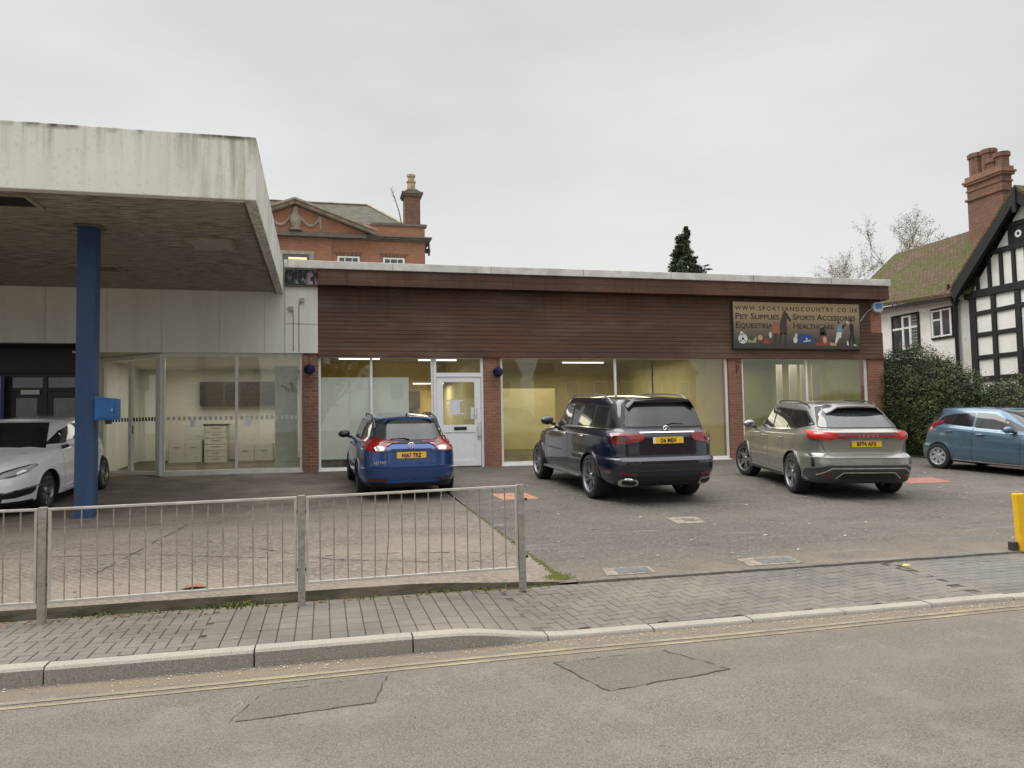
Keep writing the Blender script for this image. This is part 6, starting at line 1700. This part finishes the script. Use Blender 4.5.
    hx, _ = B.hit(0, .80, 'rear'); plate(r, hx.x-.014, .79, 'NJ67 TRZ', MAT['plate_yellow'], ry=4)
    B.patch('plate_recess', [(-.36, .72), (.36, .72), (.39, .875), (-.39, .875)], 'rear', P, off=.002)
    B.patch('boot_handle', [(-.36, .868), (.36, .868), (.36, .892), (-.36, .892)], 'rear', MAT['black'], off=.018)
    hx, _ = B.hit(0, .945, 'rear'); emblem_ring(hx.x-.02, 0, .95, .055, MAT['chrome'], r, 'h', 10)
    t = text_mesh('badge', 'i-DTEC', .07, MAT['chrome'], r, (B.hit(.52, .66, 'rear')[0].x-.012, .66, .645), (R(90), 0, R(-90)), extrude=.002, bold=.001)
    wipers(B, r, [(.02, 1.05), (.12, 1.075), (.36, 1.06)], 'rear')
    mirror(r, B, X(3.12), .86, 1.02, MAT['black'])
    handles(r, B, [(X(1.52), .90), (X(2.38), .885)], P)
    for s_ in (1, -1):
        pts = []
        for i in range(14):
            x = X(.60+1.95*i/13); hh, _ = B.hit(x, s_*.585, 'top'); pts.append(hh+Vector((0, 0, .035 if 0 < i < 13 else .0)))
        m_ = MB(); m_.tube(pts, .014, 7); m_.build('roof_rail', MAT['black'], r, local=True, smooth=True)
    m_ = MB(); m_.add([(X(.62), -.012, 1.46), (X(.80), -.012, 1.46), (X(.80), .012, 1.46), (X(.62), .012, 1.46), (X(.62), 0, 1.53)], [(0,1,4), (1,2,4), (2,3,4), (3,0,4)]); m_.build('roof_aerial', MAT['black'], r, local=True)
    m_ = MB(); m_.box(X(.5), -.6, .2, X(4.2), .6, .3); m_.build('underbody', MAT['black'], r, local=True)
    return r, L
# ---- big dark SUV ----------------------------------------------------
def car_big():
    L = 5.21; r = tag(empty('suv', (0, 0, 0)), 'big glossy dark navy SUV parked nose-in, middle of the row', 'car')
    P = glossy_paint('dark_navy_paint', (.005, .007, .020), .25, .2, .10); h = L/2; X = lambda a: a-h
    rg = [dict(x=(.36, 4.9), w=.86, z=[(0, .30), (L, .26)], nr=7), dict(x=(.12, 5.1), w=.95, z=[(0, .34), (L, .28)], nr=6),
          dict(x=(.03, 5.18), w=1.01, z=[(0, .50), (L, .45)], nr=7, wr=.99), dict(x=(0, 5.21), w=1.025, z=[(0, .66), (L, .62)], nr=7, wr=.99),
          dict(x=(.01, 5.2), w=1.025, z=[(0, .755), (L, .74)], nr=7, wr=.985, s=1), dict(x=(.06, 5.18), w=1.015, z=[(0, .79), (L, .80)], nr=7, wr=.98),
          dict(x=(.085, 5.14), w=1.02, z=[(0, .98), (3, .95), (L, .92)], nr=7, wr=.98), dict(x=(.10, 5.04), w=1.0, z=[(0, 1.14), (3, 1.10), (L, 1.0)], nr=7, wr=.975, s=1),
          dict(x=(.13, 4.55), w=.97, z=[(0, 1.20), (3, 1.16), (4.2, 1.12), (L, 1.06)], nr=7, wr=.965, s=1),
          dict(x=(.16, 3.92), w=.935, z=[(0, 1.235), (3.9, 1.20)], nr=7, wr=.955, nf=3, s=1),
          dict(x=(.27, 3.5), w=.88, z=[(0, 1.46), (3.5, 1.45)], nr=7, wr=.945, nf=3), dict(x=(.38, 3.08), w=.815, z=[(0, 1.675), (3, 1.69)], nr=7, wr=.935, nf=3),
          dict(x=(.38, 2.86), w=.755, z=[(0, 1.735), (1.6, 1.78), (3, 1.76)], nr=7, wr=.94, nf=3)]
    ra = .425; R_ = .388; wx = (X(1.17), X(4.305))
    B = Body(L, rg, .045, P, r, [(x, R_) for x in wx], ra, .30)
    G = MAT['car_glass']
    gl = [('side_window', [(X(.60), 1.285), (X(1.22), 1.275), (X(1.22), 1.635), (X(.70), 1.615)], G), ('side_window', [(X(1.31), 1.275), (X(2.28), 1.26), (X(2.28), 1.665), (X(1.31), 1.645)], G),
          ('side_window', [(X(2.36), 1.26), (X(3.62), 1.25), (X(3.08), 1.60), (X(2.36), 1.665)], MAT['car_glass_clear'])]
    car_common(r, B, dict(hw=1.03, ra=ra, surround=[(X(.56), 1.26), (X(3.70), 1.235), (X(3.12), 1.62), (X(2.3), 1.685), (X(.66), 1.635)], arch_mat=P, arch_off=.018, wheels=[(wx[0], R_, .285, .283, 'twin5', MAT['alloy']), (wx[1], R_, .275, .283, 'twin5', MAT['alloy'])], glass=gl,
        seams=[[(X(2.32), .42), (X(2.32), 1.24)], [(X(1.62), .80), (X(1.50), 1.05), (X(1.28), 1.25)], [(X(3.66), .42), (X(3.68), 1.22)], [(X(1.7), .42), (X(3.66), .42)]],
        rear_seams=[[(0, .80), (.72, .80), (.80, .86), (.80, .99)]]))
    B.patch('rear_window', [(-.70, 1.30), (.70, 1.30), (.625, 1.645), (-.625, 1.645)], 'rear', MAT['car_glass_clear'], off=.008, rnd=1)
    B.patch('window_surround', [(-.76, 1.275), (.76, 1.275), (.66, 1.70), (-.66, 1.70)], 'rear', MAT['black'], off=.003, rnd=1)
    spoiler(B, r, P, X(.43), .16, .62)
    B.patch('chrome_strip', [(-.50, 1.19), (.50, 1.19), (.50, 1.206), (-.50, 1.206)], 'rear', MAT['chrome'], off=.022, skirt=.02)
    for s_ in (1, -1):
        po = [(s_*a, b_) for a, b_ in [(.42, 1.185), (.45, 1.07), (.66, 1.04), (.88, 1.01), (.905, 1.03), (.90, 1.18), (.85, 1.19)]]
        o = B.patch('tail_light', po, 'rear', MAT['lamp_red'], off=.02, res=.04, rnd=1, skirt=.02)
        B.patch('lamp_block', [(s_*a, b_) for a, b_ in [(.70, 1.06), (.86, 1.04), (.90, 1.14), (.70, 1.15)]], 'rear', MAT['lamp_dark'], off=.026, res=.04, rnd=1, parent=o)
        B.patch('side_lamp', [(X(.115), 1.01), (X(.22), 1.03), (X(.27), 1.11), (X(.24), 1.175), (X(.13), 1.18)], 'side', MAT['lamp_red'], s_, off=.014, res=.05, rnd=1)
        B.patch('rear_reflector', [(s_*a, b_) for a, b_ in [(.56, .49), (.86, .51), (.86, .56), (.60, .54)]], 'rear', MAT['lamp_dark'], off=.012, res=.05)
        o = B.patch('exhaust_tip', [(s_*a, b_) for a, b_ in [(.54, .37), (.60, .33), (.80, .33), (.84, .42), (.80, .46), (.58, .45)]], 'rear', MAT['chrome'], off=.035, res=.05, rnd=1, skirt=.03)
        B.patch('exhaust_opening', [(s_*a, b_) for a, b_ in [(.585, .385), (.62, .36), (.775, .36), (.80, .42), (.77, .435), (.60, .425)]], 'rear', MAT['black'], off=.038, res=.05, rnd=1, parent=o)
    B.patch('diffuser', [(-.86, .33), (.86, .33), (.80, .47), (-.80, .47)], 'rear', MAT['black'], off=.012)
    B.patch('bumper_trim', [(-.80, .57), (.80, .57), (.78, .595), (-.78, .595)], 'rear', MAT['blackish'], off=.02)
    B.patch('bumper_step', [(-.84, .735), (.84, .735), (.82, .785), (-.82, .785)], 'rear', P, off=.03, rnd=1, skirt=.03)
    hx, _ = B.hit(0, 1.08, 'rear'); plate(r, hx.x-.016, 1.075, 'D6 MEH', MAT['plate_yellow'], ry=4, band=True, w_=.56)
    hx, _ = B.hit(0, 1.26, 'rear'); emblem_ring(hx.x-.02, 0, 1.262, .05, MAT['chrome'], r, 'star', 18)
    for tx_, yy_ in (('GLS 400 d', .66), ('4MATIC', -.42)):
        text_mesh('badge', tx_, .055, MAT['chrome'], r, (B.hit(yy_, 1.23, 'rear')[0].x-.016, yy_, 1.222), (R(90), 0, R(-90)), extrude=.002, bold=.001)
    wipers(B, r, [(-.02, 1.32), (-.12, 1.345), (-.34, 1.335)], 'rear')
    mirror(r, B, X(3.42), .92, 1.30, P, 1.15)
    handles(r, B, [(X(1.62), 1.09), (X(2.56), 1.085)], MAT['chrome'])
    for s_ in (1, -1):
        pts = []
        for i in range(16):
            x = X(.72+2.2*i/15); hh, _ = B.hit(x, s_*.735, 'top'); pts.append(hh+Vector((0, 0, .06 if 1 < i < 14 else .03 if 0 < i < 15 else .0)))
        m_ = MB(); m_.tube(pts, .014, 7); m_.build('roof_rail', MAT['alloy'], r, local=True, smooth=True)
        m_ = MB(); m_.box(X(1.62), s_*.90, .33, X(3.78), s_*1.04, .37); m_.build('running_board', MAT['alloy'], r, local=True, bevel=.01)
        ln = MB(); B.ribbon(ln, [(X(.55), 1.255), (X(2.4), 1.24), (X(3.66), 1.23)], .018, 'side', s_, off=.006); ln.build('window_trim', MAT['chrome'], r, local=True)
    m_ = MB(); m_.box(X(.5), -.7, .26, X(4.9), .7, .4); m_.build('underbody', MAT['black'], r, local=True)
    return r, L
# ---- grey-gold SUV -----------------------------------------------------
def car_grey():
    L = 4.89; r = tag(empty('suv', (0, 0, 0)), 'silver-beige SUV with a full-width red light bar, parked at an angle', 'car')
    P = glossy_paint('warm_grey_paint', (.29, .285, .265), .6, .3, .08); h = L/2; X = lambda a: a-h
    DG = simple('dark_grey_trim', (.045, .045, .045), .45, var=.1)
    rg = [dict(x=(.34, 4.6), w=.82, z=[(0, .27), (L, .24)], nr=6), dict(x=(.12, 4.8), w=.93, z=[(0, .31), (L, .26)], nr=6),
          dict(x=(.03, 4.87), w=.945, z=[(0, .46), (L, .42)], nr=6, wr=.985), dict(x=(0, 4.89), w=.975, z=[(0, .60), (L, .58)], nr=6, wr=.985),
          dict(x=(.02, 4.88), w=.975, z=[(0, .735), (3, .70), (L, .68)], nr=6, wr=.98, s=1), dict(x=(.11, 4.86), w=.965, z=[(0, .80), (3, .78), (L, .76)], nr=5.5, wr=.965),
          dict(x=(.10, 4.80), w=.965, z=[(0, 1.0), (2.5, .95), (L, .86)], nr=5.5, wr=.96), dict(x=(.05, 4.72), w=.95, z=[(0, 1.13), (2.5, 1.05), (L, .92)], nr=5.5, wr=.96, s=1),
          dict(x=(.16, 4.25), w=.915, z=[(0, 1.20), (1.2, 1.16), (2.5, 1.09), (4, 1.04), (L, .98)], nr=5.5, wr=.94, s=1),
          dict(x=(.20, 3.75), w=.86, z=[(0, 1.225), (1.3, 1.16), (2.5, 1.11), (3.7, 1.12)], nr=5.5, wr=.925, nf=3, s=1),
          dict(x=(.40, 3.3), w=.79, z=[(0, 1.40), (3.3, 1.36)], nr=5.5, wr=.88, nf=3), dict(x=(.64, 2.9), w=.71, z=[(0, 1.565), (1.8, 1.58), (3, 1.56)], nr=5.5, wr=.88, nf=3),
          dict(x=(.60, 2.66), w=.64, z=[(0, 1.60), (1.6, 1.65), (3, 1.63)], nr=5.5, wr=.88, nf=3)]
    ra = .41; R_ = .372; wx = (X(1.06), X(3.91))
    B = Body(L, rg, .04, P, r, [(x, R_) for x in wx], ra, .27)
    G = MAT['car_glass']
    gl = [('side_window', [(X(.60), 1.27), (X(1.12), 1.20), (X(1.52), 1.17), (X(1.52), 1.52), (X(1.05), 1.50)], G), ('side_window', [(X(1.57), 1.165), (X(2.26), 1.15), (X(2.26), 1.545), (X(1.57), 1.525)], G),
          ('side_window', [(X(2.33), 1.15), (X(3.45), 1.155), (X(2.95), 1.46), (X(2.33), 1.545)], G)]
    car_common(r, B, dict(hw=.98, ra=ra, surround=[(X(.56), 1.275), (X(1.12), 1.185), (X(1.9), 1.14), (X(3.52), 1.135), (X(2.98), 1.475), (X(2.3), 1.555), (X(1.02), 1.52)], arch_mat=P, arch_off=.014, wheels=[(wx[0], R_, .26, .27, 'star5', MAT['alloy']), (wx[1], R_, .255, .27, 'star5', MAT['alloy'])], glass=gl, steer=14,
        seams=[[(X(2.30), .38), (X(2.30), 1.13)], [(X(1.52), .72), (X(1.46), .95), (X(1.52), 1.15)], [(X(3.42), .38), (X(3.48), 1.10)], [(X(1.55), .38), (X(3.42), .38)]],
        rear_seams=[[(0, .775), (.60, .775), (.68, .84), (.74, 1.0)]]))
    B.patch('window_surround', [(-.70, 1.225), (.70, 1.225), (.57, 1.605), (-.57, 1.605)], 'rear', MAT['black'], off=.005, rnd=1)
    B.patch('rear_window', [(-.69, 1.235), (.69, 1.235), (.545, 1.53), (-.545, 1.53)], 'rear', MAT['car_glass_clear'], off=.011, rnd=1)
    spoiler(B, r, P, X(.68), .22, .52, .045)
    o = B.patch('light_bar', [(-.85, 1.165), (-.86, 1.05), (-.62, 1.03), (-.50, 1.088), (.50, 1.088), (.62, 1.03), (.86, 1.05), (.85, 1.165), (.50, 1.132), (-.50, 1.132)], 'rear', MAT['lamp_redbright'], off=.03, res=.04, skirt=.02)
    B.patch('light_bar_core', [(-.50, 1.118), (.50, 1.118), (.50, 1.136), (-.50, 1.136)], 'rear', MAT['lamp_dark'], off=.034, res=.05, parent=o)
    for s_ in (1, -1):
        B.patch('side_lamp', [(X(.085), 1.05), (X(.20), 1.08), (X(.30), 1.14), (X(.11), 1.155)], 'side', MAT['lamp_redbright'], s_, off=.014, res=.05)
        B.patch('rear_reflector', [(s_*a, b_) for a, b_ in [(.58, .40), (.80, .42), (.80, .455), (.62, .44)]], 'rear', MAT['lamp_dark'], off=.03, res=.05)
        B.patch('bumper_vent', [(s_*a, b_) for a, b_ in [(.84, .56), (.87, .56), (.88, .80), (.85, .80)]], 'rear', MAT['black'], off=.006, res=.05)
    B.patch('lower_bumper', [(-.90, .40), (-.90, .52), (-.66, .60), (.66, .60), (.90, .52), (.90, .40), (.84, .29), (-.84, .29)], 'rear', DG, off=.018, skirt=.02)
    m_ = MB()
    B.ribbon(m_, [(-.80, .43), (-.62, .555), (.62, .555), (.80, .43)], .022, 'rear', off=.032); B.ribbon(m_, [(-.56, .38), (-.44, .485), (.44, .485), (.56, .38)], .018, 'rear', off=.032)
    m_.build('bumper_trim', MAT['steel'], r, local=True)
    B.patch('diffuser', [(-.50, .37), (-.42, .46), (.42, .46), (.50, .37)], 'rear', MAT['black'], off=.026)
    B.patch('bumper_step', [(-.74, .725), (.74, .725), (.70, .765), (-.70, .765)], 'rear', P, off=.035, rnd=1, skirt=.03)
    hx, _ = B.hit(0, .97, 'rear'); plate(r, hx.x-.014, .965, 'BF74 AFX', MAT['plate_yellow'], ry=2)
    text_mesh('lettering', 'LEXUS', .062, MAT['chrome'], r, (B.hit(0, 1.11, 'rear')[0].x-.042, 0, 1.088), (R(90), 0, R(-90)), extrude=.002, align='CENTER', sx=1.15, spacing=1.9)
    mirror(r, B, X(3.28), .89, 1.18, P, 1.05)
    handles(r, B, [(X(1.66), 1.0), (X(2.48), .99)], P)
    for s_ in (1, -1):
        ln = MB(); B.ribbon(ln, [(X(.66), 1.30), (X(1.15), 1.185), (X(1.9), 1.145), (X(3.45), 1.135)], .016, 'side', s_, off=.006); ln.build('window_trim', MAT['chrome'], r, local=True)
        pts = []
        for i in range(13):
            x = X(1.0+1.6*i/12); hh, _ = B.hit(x, s_*.62, 'top'); pts.append(hh+Vector((0, 0, .035 if 0 < i < 12 else .0)))
        m_ = MB(); m_.tube(pts, .014, 7); m_.build('roof_rail', MAT['blackish'], r, local=True, smooth=True)
        po = [(X(1.50), .25), (X(3.48), .25), (X(3.48), .33), (X(1.50), .33)]
        B.patch('sill_trim', po, 'side', DG, s_, off=.012)
    m_ = MB(); m_.add([(X(1.0), -.02, 1.68), (X(1.22), -.02, 1.685), (X(1.22), .02, 1.685), (X(1.0), .02, 1.68), (X(1.0), 0, 1.74)], [(0,1,4), (1,2,4), (2,3,4), (3,0,4)]); m_.build('roof_aerial', P, r, local=True)
    m_ = MB(); m_.box(X(.5), -.7, .24, X(4.5), .7, .36); m_.build('underbody', MAT['black'], r, local=True)
    return r, L
# ---- small pale blue hatchback -------------------------------------------
def hatch(kind):
    if kind == 'small':
        L = 3.95; hw = .861; r = tag(empty('hatchback', (0, 0, 0)), 'small pale steel-blue hatchback parked by the hedge at the right edge', 'car')
        P = glossy_paint('steel_blue_paint', (.085, .155, .215), .45, .3, .1); ro, wb, R_, ra, rr_ = .68, 2.489, .297, .335, .205
        rim, st, G = MAT['hubcap'], 'plain7', MAT['car_glass']
        rg = [dict(x=(.25, 3.7), w=.70, z=[(0, .20), (L, .18)]), dict(x=(.08, 3.88), w=.81, z=[(0, .24), (L, .20)]), dict(x=(.01, 3.94), w=.85, z=[(0, .38), (L, .34)], wr=.95),
              dict(x=(0, 3.95), w=.861, z=[(0, .54), (L, .48)], wr=.94, s=1), dict(x=(.06, 3.93), w=.855, z=[(0, .60), (1.2, .60), (L, .56)], wr=.93), dict(x=(.10, 3.88), w=.855, z=[(0, .80), (1.2, .79), (3, .68), (L, .64)], wr=.91, s=1),
              dict(x=(.14, 3.78), w=.84, z=[(0, .93), (1.2, .90), (3, .76), (L, .72)], wr=.89), dict(x=(.19, 3.42), w=.815, z=[(0, 1.03), (1.2, .98), (2.4, .91), (3.1, .89), (L, .82)], wr=.87, s=1),
              dict(x=(.21, 3.0), w=.785, z=[(0, 1.055), (1.2, 1.005), (2.4, .935), (3.0, .96)], wr=.85, nf=2.8, s=1), dict(x=(.32, 2.6), w=.715, z=[(0, 1.22), (2.6, 1.18)], wr=.82, nf=2.8),
              dict(x=(.42, 2.25), w=.645, z=[(0, 1.355), (1.3, 1.37), (2.3, 1.345)], wr=.82, nf=2.8), dict(x=(.40, 2.05), w=.58, z=[(0, 1.395), (1.2, 1.435), (2.2, 1.41)], wr=.84, nf=2.8)]
        gl = [('side_window', [(.56, 1.13), (.74, 1.065), (1.50, 1.015), (1.50, 1.335), (.95, 1.30), (.66, 1.23)], G), ('side_window', [(1.56, 1.005), (2.74, .965), (2.30, 1.20), (1.98, 1.32), (1.56, 1.345)], MAT['car_glass_clear'])]
        seams = [[(1.53, .28), (1.53, 1.0)], [(1.02, .62), (.80, 1.04)], [(2.62, .28), (2.62, .94)], [(1.1, .26), (2.62, .26)]]
        hz, mir = [(.95, .90), (1.72, .86)], (2.42, .80, 1.0)
        rear_glass = [(-.56, 1.10), (.56, 1.10), (.50, 1.33), (-.50, 1.33)]
    else:
        L = 4.42; hw = .907; r = tag(empty('hatchback', (0, 0, 0)), 'white hatchback with swept headlights, facing the road under the canopy at the left edge', 'car')
        P = glossy_paint('white_paint', (.82, .83, .84), .0, .3, .12); ro, wb, R_, ra, rr_ = .80, 2.685, .325, .36, .235
        rim, st, G = MAT['alloy'], 'twin5', MAT['car_glass']
        rg = [dict(x=(.25, 4.1), w=.74, z=[(0, .22), (L, .17)], nf=3.3), dict(x=(.08, 4.34), w=.86, z=[(0, .26), (L, .19)], nf=3.3), dict(x=(.01, 4.41), w=.895, z=[(0, .40), (L, .34)], wr=.95, nf=3.3),
              dict(x=(0, 4.42), w=.907, z=[(0, .56), (L, .50)], wr=.94, s=1, nf=3.3), dict(x=(.06, 4.40), w=.90, z=[(0, .62), (L, .60)], wr=.93, nf=3.3), dict(x=(.10, 4.33), w=.905, z=[(0, .82), (1.5, .80), (3.4, .72), (L, .70)], wr=.91, s=1, nf=3.2),
              dict(x=(.14, 4.20), w=.89, z=[(0, .95), (1.5, .92), (3.4, .84), (L, .79)], wr=.89, nf=3.0), dict(x=(.19, 3.80), w=.865, z=[(0, 1.05), (1.5, 1.0), (2.6, .97), (3.4, .95), (L, .88)], wr=.87, s=1, nf=3.3),
              dict(x=(.21, 3.40), w=.835, z=[(0, 1.075), (1.5, 1.03), (3.4, 1.01)], wr=.85, nf=3.0, s=1), dict(x=(.34, 2.95), w=.76, z=[(0, 1.24), (2.9, 1.22)], wr=.82, nf=3.3),
              dict(x=(.48, 2.60), w=.68, z=[(0, 1.375), (1.5, 1.40), (2.6, 1.38)], wr=.82, nf=3.3), dict(x=(.46, 2.40), w=.61, z=[(0, 1.41), (1.4, 1.46), (2.5, 1.435)], wr=.84, nf=3.3)]
        gl = [('side_window', [(.62, 1.14), (.95, 1.09), (1.66, 1.05), (1.66, 1.37), (1.0, 1.33)], G), ('side_window', [(1.72, 1.05), (3.12, 1.055), (2.65, 1.26), (2.25, 1.35), (1.72, 1.37)], G)]
        seams = [[(1.69, .28), (1.69, 1.03)], [(1.10, .62), (.90, 1.06)], [(2.92, .28), (2.98, 1.0)], [(1.2, .26), (2.92, .26)]]
        hz, mir = [(1.05, .94), (1.95, .92)], (2.82, .86, 1.06)
        rear_glass = [(-.58, 1.12), (.58, 1.12), (.50, 1.36), (-.50, 1.36)]
    h = L/2; sh = lambda l: [(a-h, b_) for a, b_ in l]; wx = (ro-h, ro+wb-h)
    B = Body(L, rg, .04, P, r, [(x, R_) for x in wx], ra, .235)
    spec = dict(hw=hw, ra=ra, arch_mat=P, arch_off=.010, fin=.075, wheels=[(wx[0], R_, .205, rr_, st, rim), (wx[1], R_, .205, rr_, st, rim)], glass=[(n, sh(p), m_) for n, p, m_ in gl], seams=[sh(s_) for s_ in seams])
    car_common(r, B, spec)
    # windscreen by looking down on the body
    if kind == 'small':
        ws = [(3.0-h-.09, -.66), (2.99-h, -.30), (2.99-h, .30), (3.0-h-.09, .66), (2.06-h, .50), (2.13-h, .25), (2.13-h, -.25), (2.06-h, -.50)]
    else:
        ws = [(3.20-h, -.68), (3.35-h, -.32), (3.35-h, .32), (3.20-h, .68), (2.50-h, .50), (2.53-h, .25), (2.53-h, -.25), (2.50-h, -.50)]
    B.patch('windscreen', ws, 'top', MAT['car_glass_clear'] if kind == 'small' else G, off=.006, res=.07)
    B.patch('rear_window', rear_glass, 'rear', G, off=.006, rnd=1)
    mx, my, mz = mir; mirror(r, B, mx-h, my, mz, P, .95)
    handles(r, B, [(a-h, b_) for a, b_ in hz], P)
    m_ = MB(); m_.box(.4-h, -.6, .18, L-.35-h, .6, .28); m_.build('underbody', MAT['black'], r, local=True)
    for s_ in (1, -1):
        if kind == 'small':
            B.patch('tail_light', [(.13-h, .88), (.22-h, .90), (.33-h, 1.12), (.29-h, 1.16), (.19-h, 1.03)], 'side', MAT['lamp_red'], s_, off=.014, res=.04, rnd=1)
            B.patch('tail_light', [(s_*.60, .90), (s_*.70, .89), (s_*.655, 1.13), (s_*.60, 1.13)], 'rear', MAT['lamp_red'], off=.014, res=.05)
            B.patch('sill_trim', [(1.05-h, .24), (2.82-h, .22), (2.82-h, .25), (1.05-h, .27)], 'side', MAT['chrome'], s_, off=.012)
            B.patch('waist_crease', [(.65-h, .955), (2.75-h, .80), (2.75-h, .82), (.65-h, .97)], 'side', P, s_, off=.010, res=.05)
            B.patch('headlight', [(3.30-h, .68), (3.62-h, .62), (3.52-h, .74), (3.15-h, .80)], 'side', MAT['lamp_white'], s_, off=.01, res=.05, rnd=1)
        else:
            o = B.patch('headlight', [(s_*.36, .60), (s_*.40, .69), (s_*.58, .755), (s_*.73, .80), (s_*.77, .77), (s_*.71, .68), (s_*.58, .62)], 'front', MAT['lamp_dk'], off=.012, res=.04, rnd=1)
            B.patch('headlight_lens', [(s_*.42, .63), (s_*.45, .68), (s_*.60, .735), (s_*.71, .775), (s_*.69, .69), (s_*.58, .64)], 'front', MAT['lamp_white'], off=.018, res=.04, rnd=1, parent=o)
            B.patch('fog_light', [(s_*.42, .30), (s_*.44, .36), (s_*.66, .42), (s_*.82, .46), (s_*.74, .34), (s_*.60, .30)], 'front', MAT['black'], off=.008, res=.04)
            B.patch('fog_trim', [(s_*.46, .375), (s_*.48, .395), (s_*.80, .475), (s_*.82, .455)], 'front', MAT['chrome'], off=.012, res=.05)
            B.patch('side_crease', [(.9-h, .42), (3.0-h, .32), (3.0-h, .34), (.9-h, .45)], 'side', P, s_, off=.012, res=.05)
    if kind != 'small':
        B.patch('upper_grille', [(-.40, .56), (.40, .56), (.34, .47), (-.34, .47)], 'front', MAT['black'], off=.006)
        B.patch('lower_grille', [(-.52, .40), (.52, .40), (.44, .24), (-.44, .24)], 'front', MAT['black'], off=.006)
        B.patch('grille_bar', [(-.40, .63), (.40, .63), (.40, .60), (-.40, .60)], 'front', MAT['chrome'], off=.02)
        hx, _ = B.hit(0, .62, 'front'); emblem_ring(hx.x+.02, 0, .63, .06, MAT['chrome'], r, 'bolt')
        hx, _ = B.hit(0, .45, 'front'); plate(r, hx.x+.012, .44, 'FT13 XKE' if False else 'YD14 KLM', MAT['plate_white'], front=True) if False else None
    return r, L
MAT['lamp_dk'] = simple('dark_headlight', (.10, .10, .105), .1, .5, Coat_Weight=1.)

r, L = car_estate(); ax = L/2-1.0
def put(root, rx, ry, heading, axle):   # rear axle centre at (rx, ry)
    a = R(heading); place(root, rx+math.cos(a)*axle, ry+math.sin(a)*axle*1.0, heading)
put(r, 1.48, 14.65, 91.8, ax)
r, L = car_big(); put(r, 5.60, 13.08, 91.2, L/2-1.17)
r, L = car_grey(); put(r, 9.34, 12.46, 76.5, L/2-1.06)
r, L = hatch('small'); put(r, 15.0, 15.55, -80.0, L/2-.68)
r, L = hatch('white'); put(r, -5.13, 16.9, -92.0, L/2-.80)
